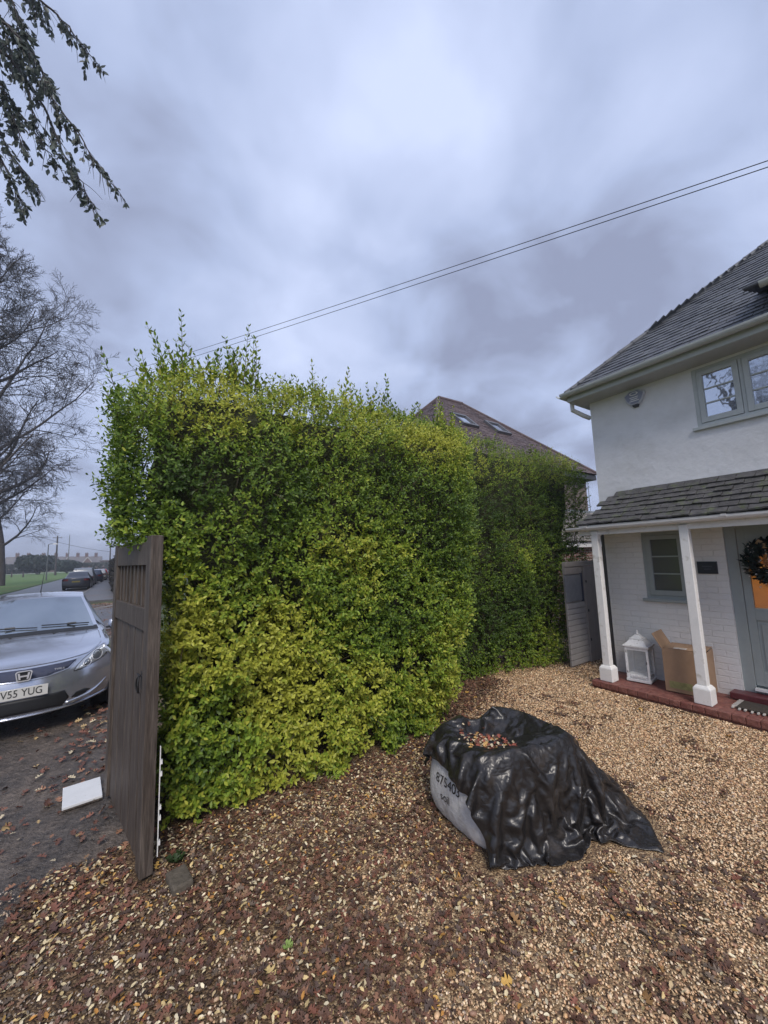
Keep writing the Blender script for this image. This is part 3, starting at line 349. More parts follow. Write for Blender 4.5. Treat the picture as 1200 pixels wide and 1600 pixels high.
311,244,14,1,17,-9,1,15,0,1,14,0,2,14,2,4,12,12,4,11,21,2,9,21,3,7,23,2,3,27,2,6,26,2,4,26,2,1,27,2,0,28,2,1,30,2,-1,31,1,1,28,2,4,27,-1,-2,29,0,-1,28,-1,-1,28,-1,-3,30,-1,-3,32,1,1,28,5,7,25,0,0,36,-2,-1,29,-6,-2,24,1,2,27,2,4,26,2,6,26,-2,11,17,-1,9,20,0,9,24,0,7,25,1,6,26,0,3,27,2,9,21,2,7,24,2,9,19,1,13,11,2,11,-17,1,12,-13,4,13,-7,3,13,1,2,13,-5,3,13,-6,4,12,7,3,13,-4,1,12,-18,2,16,-1,1,12,-13,5,14,-1,3,13,-11,3,14,-6,5,12,-2,0,14,-21,0,13,-22,0,13,-17,3,13,-3,5,13,11,5,12,12,4,13,6,4,13,-5,3,14,8,2,15,22,3,4,42,2,9,34,3,11,19,3,14,-1,0,12,-21,2,14,-10,5,6,23,-1,15,-1,3,12,-6,3,11,-14,4,9,-24,3,13,-2,
322,242,34,3,14,-15,2,14,-11,1,14,-3,2,14,5,3,13,5,4,10,19,3,10,21,2,8,21,2,3,27,3,7,24,-2,-6,28,-1,-2,27,5,6,25,4,3,32,3,2,32,2,1,28,-2,-5,31,-4,-6,31,0,-1,28,1,3,27,2,2,27,1,0,30,1,0,29,-1,0,29,-3,-1,33,-2,-1,29,2,3,27,2,8,22,3,8,21,1,11,18,0,10,17,1,8,24,1,4,28,-2,4,32,-2,2,30,1,6,26,2,8,21,2,9,21,2,11,20,2,10,18,2,14,0,2,12,-14,2,9,-21,3,13,-8,2,14,2,3,12,-12,4,13,3,3,13,2,2,13,-12,1,16,-6,-1,8,-26,4,13,-7,5,14,0,4,14,-4,3,12,-7,2,13,-15,2,13,-11,2,15,-9,2,13,-8,3,14,-1,3,12,7,5,12,9,4,13,6,4,13,-3,4,13,2,3,12,22,3,7,37,2,11,27,1,14,2,0,13,-15,4,14,3,2,11,18,-1,7,28,3,13,-4,4,11,-19,5,10,-27,4,14,2,
337,239,33,1,14,-7,2,13,-7,2,14,-7,2,13,-7,3,12,8,3,12,15,3,9,20,3,8,22,2,6,24,1,1,29,-3,-7,26,-2,-4,26,-1,1,30,0,2,32,-1,3,30,1,-1,28,2,-7,32,2,-6,32,1,1,28,1,4,28,1,2,28,2,1,28,2,2,27,0,0,30,0,2,32,1,3,29,2,4,27,3,14,13,4,13,14,2,11,18,2,4,27,-1,4,28,-2,-1,31,-1,5,31,0,4,28,2,8,21,2,6,26,3,9,17,1,8,26,0,14,8,2,14,13,2,12,-10,2,11,-16,2,11,-17,3,14,3,2,12,-11,4,13,0,3,13,-1,2,13,-6,2,15,-10,-1,8,-26,1,12,-16,4,12,-7,3,13,-6,5,14,-2,5,14,0,5,12,4,4,13,0,1,14,-6,2,15,-6,3,13,-7,3,12,3,4,13,7,3,13,5,3,13,-7,4,13,7,3,10,24,3,11,24,0,14,0,3,13,4,2,11,13,1,11,23,-1,7,28,4,13,-10,5,10,-28,6,15,0,1,13,7,
345,235,6,3,13,-1,4,13,0,3,13,-1,3,13,1,2,13,6,3,12,11,3,9,20,3,9,21,2,2,28,-1,-2,29,0,-1,28,-2,-2,28,0,1,30,-1,0,29,-1,-1,28,2,-1,30,2,-2,31,1,-1,29,2,1,27,1,3,28,1,1,27,2,-1,29,1,0,28,0,-1,30,1,3,33,1,6,28,1,1,29,4,13,15,3,14,13,4,12,18,-1,-2,28,1,6,25,-1,1,30,0,6,28,1,5,26,1,5,26,2,6,26,2,10,18,2,5,25,2,14,5,2,13,9,-1,12,-16,1,12,-11,2,14,-6,3,14,10,3,13,-3,4,12,-10,2,13,-1,3,13,-8,3,13,-9,2,11,-14,1,13,-12,1,13,-11,2,10,-17,4,13,3,5,13,-7,6,13,-8,5,11,9,4,14,-1,2,14,-3,2,13,-1,3,14,-2,3,13,0,3,13,6,2,13,9,3,13,5,3,13,7,3,12,6,3,13,6,1,9,21,2,14,8,0,9,26,1,8,24,4,10,-22,9,17,0,5,15,1,-3,11,16,
358,229,7,3,13,3,4,13,-5,3,13,5,3,14,-1,3,13,0,3,13,7,3,10,18,3,6,27,1,-3,31,1,2,28,-3,-4,25,-1,2,31,0,2,30,0,2,27,0,2,28,1,3,29,0,2,27,0,5,28,0,3,27,1,1,27,0,1,30,2,-1,31,1,0,29,4,-6,23,3,-3,32,1,-1,32,2,3,29,1,5,28,4,12,14,4,12,12,2,9,24,-1,-1,28,1,4,27,1,10,20,1,5,27,0,3,29,0,2,31,2,9,23,3,11,14,2,10,19,3,13,-7,-1,8,-23,2,12,-11,1,15,9,2,15,15,3,15,-2,3,13,-7,4,13,-6,2,12,-9,4,12,-8,4,13,-8,4,13,-6,3,11,-17,1,11,-14,3,13,-9,3,12,-11,3,13,-2,3,12,-10,4,13,1,4,13,0,3,13,0,3,13,2,2,15,4,2,14,7,3,13,9,3,12,10,3,13,12,3,13,2,3,13,5,2,12,12,1,13,15,1,6,26,2,9,21,4,14,-7,3,15,17,7,13,-6,-1,12,15,
370,224,6,4,13,-1,4,14,0,4,12,13,2,13,-5,3,14,-7,3,13,5,3,12,17,4,4,32,1,-6,33,1,0,29,-3,8,25,-4,11,23,-3,4,29,0,2,28,2,2,28,2,0,28,1,2,28,1,2,29,1,1,27,1,-3,29,1,-3,31,1,-5,31,1,2,27,2,9,23,4,-5,28,2,-3,29,2,-1,30,2,0,29,1,4,28,5,12,11,3,13,19,0,8,24,1,5,27,-1,-2,28,1,6,26,1,4,28,1,3,30,2,9,27,3,9,21,3,12,9,1,12,-18,0,10,-18,2,14,-3,1,13,14,1,14,14,4,14,-7,3,14,-2,4,13,-11,3,12,-9,3,13,-4,4,11,-14,5,14,-3,5,14,-4,4,13,-6,3,13,-11,2,5,-25,2,13,-9,0,13,11,5,12,-3,3,13,4,-2,11,14,6,12,-5,4,15,-10,3,17,-8,2,16,4,3,14,9,3,12,11,3,10,18,3,13,3,1,13,14,3,13,5,1,11,17,3,10,19,4,12,16,-2,7,22,4,12,7,-6,9,17,
383,219,11,4,13,-6,5,14,0,3,12,16,3,13,-9,2,15,-7,3,13,5,0,5,31,9,10,20,1,-3,34,0,5,26,-3,10,22,-4,8,26,-2,5,28,1,0,28,0,-7,25,1,0,28,1,2,29,1,1,29,1,0,27,1,-1,29,1,-2,32,2,-2,30,1,4,26,3,7,26,2,7,26,3,-4,25,3,-3,27,1,0,30,2,0,29,2,1,29,1,9,23,4,10,17,1,5,27,1,3,28,-1,2,27,1,7,23,1,6,25,3,12,14,2,10,21,3,9,20,2,12,-10,3,12,-12,2,14,4,0,13,18,3,14,-2,2,14,5,4,14,-5,4,9,-21,2,12,-11,3,13,-4,3,13,-7,4,12,-10,5,14,-2,5,14,-5,3,11,-12,2,8,-23,2,13,-4,-1,9,21,1,13,11,5,13,-1,-2,11,14,2,14,4,3,14,-5,6,14,-13,7,12,-20,4,16,-2,2,14,11,3,13,13,2,12,13,3,13,5,2,12,15,0,9,21,2,10,19,1,10,20,0,9,21,-10,6,18,-4,8,21,
396,213,6,4,13,-1,4,15,1,4,14,5,3,13,6,3,13,-10,2,12,15,-3,0,33,8,10,19,6,10,20,-1,8,22,-1,7,24,-3,7,27,-2,2,29,0,-2,28,-1,-8,22,0,1,29,2,4,29,1,4,28,1,2,27,0,3,28,2,-4,29,2,-2,29,2,2,28,2,9,24,2,2,28,3,2,27,1,-1,28,3,-1,28,2,-1,28,2,-1,28,2,0,28,1,3,27,1,2,28,1,4,27,2,9,22,1,10,19,1,11,19,0,-1,28,3,9,22,3,14,-2,4,15,4,6,16,-3,2,14,22,3,14,11,3,15,2,2,14,-3,3,12,-11,2,5,-25,2,11,-15,2,13,-4,4,13,-8,3,13,-4,3,12,-10,3,12,-13,4,11,-12,5,12,-7,2,14,-5,-1,10,20,-2,11,22,1,12,11,2,13,6,3,14,-5,5,13,-11,4,12,-19,3,13,8,5,15,-4,6,13,-10,2,14,14,4,15,8,0,8,23,1,13,13,-5,4,26,-1,9,22,0,10,21,-1,9,21,-1,12,16,-1,12,17,
403,212,32,4,13,0,7,13,-4,6,12,-4,5,12,-6,3,13,2,1,9,24,-5,-2,29,4,10,19,3,9,20,3,10,19,-9,0,18,5,6,22,3,8,26,2,7,26,-2,-7,25,0,8,26,-1,9,24,2,3,28,1,1,27,2,0,28,2,-1,28,2,-1,28,2,0,27,2,-2,28,2,2,27,3,2,28,2,1,27,2,1,28,2,2,28,2,1,28,2,1,27,2,2,27,1,-1,29,1,2,28,2,6,24,1,10,20,1,10,20,0,-1,28,3,12,15,3,13,21,5,14,-7,6,17,3,2,13,22,3,15,5,3,14,-5,2,14,6,3,12,-11,1,7,-24,2,7,-25,3,13,2,2,14,1,4,12,-5,4,12,-11,4,13,-7,5,12,-9,4,12,-11,4,12,-7,0,14,-3,-2,13,14,0,8,23,3,13,7,4,13,-18,7,15,-7,5,14,-6,1,12,13,2,13,4,5,14,-9,3,15,11,3,14,2,-1,10,18,-2,4,29,-2,9,21,0,12,17,0,11,17,-1,12,14,-4,13,2,-2,14,16,
411,211,60,7,13,-3,7,12,-6,6,11,-8,7,10,-12,5,13,5,-4,-2,30,-3,3,27,4,12,10,4,11,13,-9,1,21,-8,1,24,-1,6,24,7,8,25,7,9,24,7,8,23,-1,13,11,-1,-4,27,2,2,27,2,0,27,1,0,28,2,1,27,1,-4,27,3,2,26,3,1,28,2,0,27,1,0,29,3,0,30,2,1,28,1,0,28,3,2,29,5,4,27,4,11,17,1,4,26,0,3,30,0,-1,31,1,6,26,0,6,25,2,9,21,2,4,30,4,15,16,5,13,-6,4,15,1,3,13,15,3,14,1,3,13,4,3,14,-4,1,10,-17,1,6,-26,5,13,-7,4,13,0,3,13,-1,3,13,-2,5,13,-8,3,13,-2,2,13,-3,3,13,-7,4,12,-8,5,12,-9,3,13,-7,1,13,6,1,13,10,4,12,13,8,14,-13,7,14,-8,1,13,8,0,12,12,2,14,2,1,14,-3,1,13,3,-1,12,14,-2,10,22,-2,10,16,-1,13,13,-1,12,15,1,6,24,-4,15,6,-4,15,6,
422,204,54,9,14,9,7,12,-5,6,9,-15,6,12,3,6,13,8,-7,-5,28,-3,2,28,1,11,17,3,12,12,-10,-1,15,-5,3,24,3,10,18,6,15,-4,7,14,23,7,7,24,1,1,28,0,0,27,0,-8,25,0,-2,28,3,5,27,3,4,27,2,2,27,1,-6,25,-1,-4,28,1,-1,28,2,1,29,4,1,32,5,4,29,4,2,28,3,4,26,5,8,21,3,8,23,0,-2,28,2,10,23,0,3,34,1,2,33,1,7,23,0,4,27,2,7,25,4,14,16,5,14,0,4,13,1,3,14,8,4,13,5,3,13,-1,3,11,-14,2,9,-20,3,12,-9,4,13,-5,3,13,-1,4,13,-1,5,13,0,5,13,-6,2,13,-3,1,14,1,1,13,-1,3,13,-5,5,13,-6,4,13,-6,4,11,-10,2,14,1,4,13,8,6,15,12,8,13,-15,3,13,1,-1,13,10,-1,13,10,0,13,5,0,13,5,1,14,5,-1,11,16,-3,9,20,-1,12,17,0,13,6,-1,14,6,-2,12,21,-4,16,-3,
423,208,21,15,4,17,11,9,15,5,12,7,6,13,3,7,12,3,-6,-6,28,-2,4,28,-2,9,21,0,11,19,-5,13,3,-9,8,-3,8,2,19,7,9,22,8,17,6,5,-1,31,2,5,25,1,2,29,-1,-9,23,1,-2,27,4,7,27,5,7,27,2,0,28,-1,-5,26,-2,-8,27,-1,-4,27,4,4,29,4,10,29,8,-2,32,5,0,29,0,0,28,1,5,25,2,5,26,4,10,16,2,6,26,0,4,35,1,1,34,1,7,28,2,8,22,2,8,23,3,9,24,4,14,0,4,13,1,3,12,7,4,13,3,3,12,-9,3,10,-18,4,12,-8,3,13,-8,3,12,-5,3,13,-3,4,13,3,6,13,-2,5,14,-1,3,13,-3,2,13,-4,2,13,-5,2,13,-4,3,13,-4,3,13,-2,4,13,4,4,13,-3,4,13,3,5,14,6,4,14,1,2,13,2,2,14,4,0,14,5,2,14,2,-1,13,10,0,13,8,-1,13,5,-2,13,15,-1,9,25,0,13,-6,-1,13,7,-1,13,15,-4,13,-9,
416,222,24,16,4,3,16,4,1,13,5,7,11,6,15,5,7,22,-2,7,25,-3,8,22,-1,9,19,-4,14,7,-9,9,-13,-4,12,7,5,6,22,9,4,22,12,5,23,7,1,30,1,1,27,0,-2,28,3,3,26,1,-1,27,3,1,28,0,-1,28,4,6,24,1,-1,27,-1,-4,27,0,-2,28,2,7,26,5,7,30,5,3,35,3,2,29,1,-1,26,3,-9,24,1,3,28,1,3,27,1,6,26,4,8,26,2,6,30,1,5,29,2,7,27,3,8,25,2,9,23,4,14,1,4,12,1,3,12,4,4,13,-2,4,10,-16,5,13,-6,4,12,-6,1,14,-4,-1,13,8,4,13,-4,8,11,-15,7,14,1,6,13,1,3,13,-2,3,13,-3,4,13,-4,3,13,-2,1,14,-2,2,13,0,6,13,2,5,14,3,2,13,4,1,13,2,2,14,2,2,13,-1,2,15,1,2,16,2,1,14,7,1,13,-1,-1,12,12,-1,14,5,-2,14,11,-1,13,11,0,9,20,-1,14,-1,-2,12,-8,-4,10,-16,
421,231,4,8,9,18,15,4,-1,14,5,13,12,6,3,6,7,18,3,8,21,1,8,22,-3,10,17,-9,11,-3,1,13,12,2,-2,27,-1,-11,15,9,7,15,9,2,27,6,2,29,3,1,26,2,1,27,4,2,26,1,0,28,0,-1,27,4,2,27,2,3,26,3,5,27,2,3,28,2,3,27,2,3,30,4,2,31,2,3,30,1,-6,25,3,9,20,1,2,30,2,1,28,2,1,27,2,0,28,2,0,29,3,7,24,3,6,26,1,8,29,3,8,27,2,9,23,4,11,12,5,14,0,5,13,1,5,11,-10,5,13,-3,4,12,-5,2,13,-7,-1,14,5,3,14,1,6,12,-7,9,12,-11,6,14,7,4,12,-12,2,13,2,2,13,2,2,14,4,3,13,2,3,13,0,2,13,3,4,14,5,3,13,2,2,13,-1,2,14,-1,2,13,0,4,11,-13,1,15,4,3,18,0,2,17,3,0,13,4,0,13,2,-1,14,5,0,11,12,0,13,11,-2,13,-1,-5,12,-10,-3,12,-9,0,13,-3,
436,230,4,2,14,-2,3,14,9,11,6,16,11,6,6,9,8,9,2,8,22,8,8,12,-7,9,11,2,12,16,7,1,24,1,-10,19,-1,-12,12,2,-3,27,4,2,31,4,1,27,4,1,26,4,2,26,6,2,23,3,1,26,2,-1,30,2,-2,31,-2,1,27,8,9,20,6,11,27,5,6,30,3,4,29,2,3,28,2,2,27,2,0,27,1,-2,29,-4,-3,26,5,3,25,2,2,26,5,5,23,3,2,27,3,5,24,4,8,22,2,4,29,2,10,29,2,10,25,2,10,22,5,12,6,7,15,-3,8,14,-1,5,13,-2,3,12,-8,2,13,-6,2,13,-4,5,13,-2,7,13,-2,5,13,-4,2,13,3,3,13,-6,2,13,-7,2,13,5,3,13,7,2,13,6,3,14,2,2,13,9,4,13,2,3,13,0,1,14,0,2,13,1,3,13,-3,4,11,-17,3,18,-3,3,20,0,2,16,0,1,14,2,0,12,8,-1,13,2,1,13,2,-1,13,0,-4,12,-10,-5,13,-6,-5,10,-15,1,13,-1,
449,230,11,3,12,-9,2,14,0,3,15,0,3,12,14,5,8,16,6,9,16,6,10,17,7,9,16,8,0,19,-3,-13,6,6,-7,23,2,-4,27,3,-4,28,3,-4,30,1,-3,27,1,-2,28,2,0,28,2,0,27,2,1,28,3,-2,30,2,-2,31,3,1,26,7,10,22,9,12,21,-3,4,33,1,4,28,2,2,28,2,1,27,3,0,27,5,-1,26,6,3,24,4,4,24,4,4,25,4,5,24,3,5,25,5,4,25,3,5,24,4,12,16,1,8,33,2,11,31,2,8,22,7,12,11,8,16,-1,8,15,-6,5,13,-4,2,12,1,3,13,-6,3,13,2,6,12,-2,4,13,-4,2,14,-2,5,14,-11,4,13,-9,1,13,-4,0,14,-7,1,15,-1,3,11,10,5,11,13,2,13,11,0,14,-16,1,14,-8,3,13,3,3,13,5,3,14,3,7,15,18,4,20,-3,2,17,-2,2,15,-3,2,13,-5,1,14,-1,1,13,-5,1,13,-2,-3,12,-14,-3,11,-11,-3,12,-10,-4,13,-6,-5,12,-7,
463,233,2,1,11,16,2,13,-2,3,13,-3,4,13,-5,2,13,5,6,9,16,9,5,21,5,12,12,5,-10,16,1,2,29,0,-2,30,3,-4,27,3,-4,29,3,-4,31,4,-6,24,5,-8,21,2,-5,28,2,-2,27,2,0,27,3,-2,29,2,-1,27,4,2,27,5,4,27,4,6,27,3,4,26,3,3,25,3,3,26,2,4,27,4,4,25,5,4,23,4,4,24,4,4,24,4,4,24,4,5,25,1,10,21,5,-1,31,4,4,25,3,8,26,3,11,26,1,10,27,3,10,16,11,11,16,8,14,7,6,15,1,3,13,-3,2,13,-7,3,12,5,5,12,-16,4,13,-5,2,13,-4,5,18,0,6,17,13,5,16,-2,3,3,-26,-2,15,-8,1,13,2,2,13,-8,5,11,11,3,9,21,-1,18,2,0,15,-15,1,12,12,3,12,6,4,15,-1,7,18,-1,3,19,-7,1,14,-5,3,13,-5,1,15,-5,0,16,-6,4,15,1,1,14,-5,2,15,-1,1,14,-4,-3,12,-11,-6,9,-17,-13,2,-18,
477,232,9,1,12,11,1,13,-10,4,12,7,3,13,2,3,12,-8,5,12,7,7,12,17,8,2,20,4,-2,27,1,-4,29,0,-8,25,4,2,26,2,-1,30,3,-2,32,2,-3,26,4,-5,25,3,-6,26,5,-8,22,2,1,27,2,2,26,2,1,26,4,3,27,4,4,26,5,-1,25,5,-1,26,4,1,25,3,6,24,3,7,23,3,6,23,4,6,23,2,5,25,4,3,25,5,1,24,4,3,26,-1,13,21,1,6,32,3,3,25,7,4,26,6,5,25,4,6,23,6,11,18,8,12,10,5,13,5,5,12,7,4,13,1,4,14,0,1,13,-1,5,12,11,2,13,3,4,14,-8,7,18,-16,2,18,-18,10,6,22,6,11,-5,1,12,-16,-1,10,-20,2,13,-3,2,11,17,1,15,7,-5,17,-12,5,15,14,2,14,3,1,13,-5,2,14,-4,4,16,-4,3,16,-6,3,13,-4,2,13,-5,2,14,-6,1,15,-5,2,18,0,3,17,1,2,16,-2,2,15,-4,-6,9,-16,-11,4,-21,-12,2,-20,
489,230,24,2,15,-6,1,15,4,3,8,-20,3,13,1,5,11,8,6,14,2,5,10,16,4,-7,21,3,-4,29,3,-3,29,3,-2,27,3,1,26,3,1,27,2,-5,28,3,-2,27,4,-2,25,4,0,26,1,2,27,-1,4,26,4,1,26,4,3,25,5,2,26,5,-1,24,5,-9,22,6,-1,28,3,6,24,2,8,22,4,4,24,6,0,26,4,3,25,2,8,23,1,10,21,3,5,25,3,4,26,4,4,28,2,2,27,4,1,26,5,3,24,5,10,18,6,6,22,8,7,21,5,12,8,3,13,1,4,13,2,5,14,-1,4,12,2,1,13,-2,2,14,1,3,12,3,4,14,-8,4,17,-18,8,13,15,-3,15,-9,12,4,1,7,10,0,2,15,0,1,13,-1,2,15,-2,-1,15,-7,-7,15,-13,0,17,5,4,12,3,6,12,2,1,15,-6,3,14,-2,3,14,-4,3,14,-4,2,12,-7,1,13,-7,2,13,-7,1,16,-3,-1,18,-3,4,17,0,0,15,-5,-8,6,-16,-12,1,-16,-7,9,-22,
496,234,47,2,17,-6,7,8,-19,-3,13,6,8,7,-14,6,11,-7,6,14,1,6,10,16,3,-1,26,3,-4,28,3,-2,27,3,-2,26,3,-3,27,4,-3,25,2,-1,28,2,3,28,0,3,27,0,4,26,1,4,26,4,0,25,4,1,25,6,1,25,6,-2,23,5,-5,23,6,-9,24,4,2,27,1,10,19,3,6,23,5,3,26,6,1,27,5,1,25,1,10,19,4,4,27,3,2,29,2,-1,28,2,0,27,4,1,25,7,3,23,3,11,13,1,15,15,6,10,22,9,-1,20,5,10,10,3,14,0,3,13,-1,6,12,3,4,13,-1,2,13,-2,1,13,-3,2,13,-3,4,13,-3,7,15,-2,0,15,-7,-1,13,-7,2,13,-5,9,9,0,3,13,0,3,14,0,6,11,2,3,14,-1,-2,15,-2,-1,16,-3,1,13,-2,2,13,-3,2,13,-3,5,13,1,3,14,-3,-3,13,-13,2,14,-7,2,12,-6,-1,12,-9,2,13,-6,3,16,-2,-1,15,-6,-2,13,-10,-10,4,-8,-5,10,-16,-3,11,-16,
508,237,61,3,14,-15,3,13,-2,-1,12,8,8,7,-16,8,2,-23,6,16,-6,5,7,25,4,9,16,2,0,28,3,-3,28,3,-2,28,4,-5,27,4,-2,25,1,1,27,0,6,26,1,2,29,2,2,27,1,-9,20,4,2,24,5,6,21,5,-6,22,5,-5,23,6,-1,24,7,-2,28,1,8,22,3,6,23,3,7,22,5,2,27,6,2,26,5,1,24,2,-1,28,0,-2,29,-1,-2,30,3,0,27,6,3,23,7,7,17,1,14,7,6,8,16,0,15,11,7,8,20,8,2,18,8,8,13,4,11,8,-2,12,-9,5,12,3,1,14,-4,4,12,-1,2,13,-2,3,13,-2,2,12,-4,3,14,-6,2,15,-5,1,13,-6,3,14,-3,1,13,-6,5,11,0,7,12,2,5,12,-1,5,12,1,1,15,0,-1,17,-1,2,14,1,-1,12,-7,5,12,1,-4,11,-9,4,14,-4,7,15,1,-4,12,-15,0,12,-8,-1,13,-10,5,12,-4,0,13,-7,-1,13,-8,-4,10,-16,-2,12,-14,-3,11,-15,-3,11,-14,
520,240,72,-3,13,4,0,14,3,8,11,-8,7,7,-16,9,1,-28,8,14,-21,4,10,20,4,4,23,3,1,28,3,1,29,3,-1,27,2,0,27,3,-1,26,3,-1,26,1,-3,26,1,3,28,2,1,27,1,-10,15,2,11,14,6,0,24,5,-7,25,2,6,25,5,1,25,7,-2,24,6,0,25,2,8,21,4,1,26,6,-2,28,2,-5,26,-2,-3,26,0,-2,30,2,-2,28,5,1,29,6,5,21,5,10,13,1,14,6,7,8,16,1,13,6,3,12,14,8,7,17,7,9,12,9,6,12,7,3,20,-6,12,-12,-1,13,-4,6,12,3,4,13,-3,-1,13,-8,1,13,-3,4,12,-2,3,13,-4,1,14,-6,4,15,-3,8,14,1,2,13,-7,-5,10,-13,5,13,2,6,12,3,6,13,2,0,16,0,7,16,6,-8,13,-9,8,10,-3,2,12,-3,-7,12,-6,7,12,-1,9,16,3,-5,11,-17,-4,12,-11,3,13,-6,1,12,-9,3,13,-4,2,12,-5,-2,12,-16,0,13,-19,0,13,-18,-3,9,-20,
528,248,55,2,7,26,-1,9,-20,8,7,9,9,10,-8,7,11,-20,7,3,-30,5,9,20,1,-1,28,-1,-2,29,5,2,24,6,2,22,3,0,26,4,0,26,3,0,26,3,1,25,2,2,26,3,-2,25,4,-1,27,-8,-4,19,11,10,-2,4,4,32,3,-5,26,5,7,22,7,1,24,5,1,25,4,-2,26,1,-6,27,-3,-8,26,-1,-5,25,3,-2,28,3,0,31,6,3,26,6,8,20,3,11,11,1,14,5,8,8,17,5,10,11,-1,13,5,5,10,15,8,7,16,8,7,12,10,-1,16,7,9,13,-3,14,-2,-5,11,-12,-2,13,-5,6,11,0,4,13,-1,2,13,-3,-2,12,-10,3,12,-4,2,15,-5,4,18,-6,13,12,5,3,13,-4,-4,13,-7,-7,12,-13,6,13,3,6,12,3,6,14,3,6,15,6,-12,9,-11,-1,15,-1,2,14,-2,6,11,-9,13,6,14,3,19,-13,-2,13,-13,-8,6,-14,0,14,-7,4,13,-6,1,12,-9,3,12,-9,3,12,-10,1,13,-14,1,13,-13,0,12,-15,
523,261,49,11,-6,0,8,9,11,-2,7,-24,9,10,-9,12,4,-8,10,4,11,4,6,20,-6,-8,20,3,1,25,8,4,18,5,2,24,2,-1,27,2,-1,29,2,-2,27,2,0,26,2,-1,26,-4,-3,24,3,1,26,6,3,24,8,14,11,11,10,1,4,1,24,8,-3,27,5,-8,28,-1,-5,25,-2,-3,25,-2,-5,25,1,-4,26,3,-2,26,5,1,26,5,4,24,5,10,17,1,13,11,3,11,11,5,11,12,7,9,14,3,12,10,0,12,6,8,5,18,8,4,17,6,10,8,10,1,15,7,9,13,0,13,2,-5,13,-10,-9,7,-18,5,11,-5,3,13,-3,2,13,-2,1,12,-5,1,13,-4,8,15,2,-1,19,-12,11,11,4,-1,12,-6,-6,12,-7,2,13,-9,7,11,3,7,10,3,5,13,-3,5,14,3,-5,16,-5,-10,13,-6,3,14,1,10,2,14,6,13,-8,1,16,-12,2,14,-11,-3,11,-11,-6,10,-14,8,13,-1,-5,14,-17,-1,13,-14,4,11,-7,6,11,-7,-3,11,-13,-5,11,-12,
526,260,20,12,1,4,12,-3,14,-1,8,-27,11,8,-3,4,-1,27,4,6,21,12,2,-8,3,6,22,2,-4,24,3,-3,25,0,-1,28,-2,-1,29,-3,0,28,2,-2,26,4,-1,26,3,-2,26,4,-1,24,9,5,18,8,9,15,7,12,10,6,-1,23,13,2,12,-2,-12,28,-6,-6,22,0,-3,26,1,-4,25,5,-2,24,5,1,24,5,2,25,6,6,19,5,11,11,3,12,12,2,12,18,1,13,11,2,12,8,3,12,9,5,10,11,7,3,19,9,2,20,7,7,13,4,12,3,9,6,13,7,9,11,0,13,3,-6,11,-13,-11,0,-23,-3,13,-10,2,12,-3,4,13,-2,5,13,0,8,14,3,6,17,0,-2,16,-13,6,12,0,-7,10,-6,2,12,-5,8,9,0,6,11,-4,8,9,3,6,12,-2,1,14,-4,-5,16,-5,-7,14,-7,7,9,16,6,11,3,0,13,-7,-3,11,-12,2,13,-11,-3,13,-11,4,11,-6,5,14,-7,-6,13,-18,-3,12,-14,2,12,-10,10,8,-6,-1,11,-13,-9,11,-11,
531,247,31,12,2,7,6,2,-27,11,8,11,9,9,4,8,11,-2,1,-8,23,6,0,23,7,6,15,-8,-9,12,-1,-1,30,-2,-2,30,0,-1,28,5,-1,24,5,-1,23,6,-1,24,6,1,23,7,5,17,8,9,13,8,9,13,8,4,15,8,-6,22,-6,-10,24,-3,-6,25,0,-4,25,3,-3,25,8,-1,20,7,1,20,6,4,23,5,9,18,5,10,13,5,10,12,4,11,12,-1,15,12,-6,15,9,4,14,12,5,10,10,9,5,18,8,-3,24,9,2,19,6,10,8,3,15,-1,6,11,9,7,9,11,1,13,2,-8,8,-17,-11,0,-21,-7,9,-14,3,13,-2,3,13,-3,9,14,4,10,17,2,7,17,1,-1,13,-8,-3,11,-9,-8,9,-7,5,11,-3,11,7,2,9,8,2,6,11,-2,2,14,-5,-1,15,-6,-2,14,-5,1,13,-4,7,10,4,3,12,-2,-3,13,-5,-2,12,-2,-4,11,-10,-1,12,-9,5,12,-5,5,13,-6,0,13,-12,-2,11,-14,-3,9,-18,8,9,-8,2,11,-12,-5,12,-10,
539,239,13,13,1,13,10,10,-1,9,5,-20,6,11,-3,9,2,15,5,-1,23,6,-1,25,0,-2,25,-8,-8,16,-5,-4,28,0,-1,29,7,3,19,7,3,20,5,-3,23,6,2,23,6,5,18,7,9,12,6,10,11,9,1,17,4,-9,24,-6,-12,26,-2,-9,26,2,-3,24,6,1,23,9,5,15,8,-3,21,7,3,19,5,10,18,2,13,14,3,12,11,4,10,11,2,12,11,-8,13,7,4,15,15,7,9,17,7,7,16,8,2,19,8,-2,23,8,5,14,4,14,2,4,14,2,5,11,6,5,11,7,3,13,6,-9,6,-18,-8,1,-20,-8,6,-17,2,13,-2,3,13,-3,5,15,-1,9,17,2,6,14,0,-7,10,-9,-4,11,-11,-1,12,-7,4,12,-2,11,7,4,10,9,1,3,12,-4,0,14,-6,0,15,-5,3,12,-3,6,11,-2,7,11,-4,5,12,-5,-4,12,-5,-8,11,-3,-7,10,-5,-1,14,-6,2,14,-6,6,12,-5,9,8,-5,-4,9,-16,-4,8,-17,0,12,-12,0,11,-11,2,12,-11,
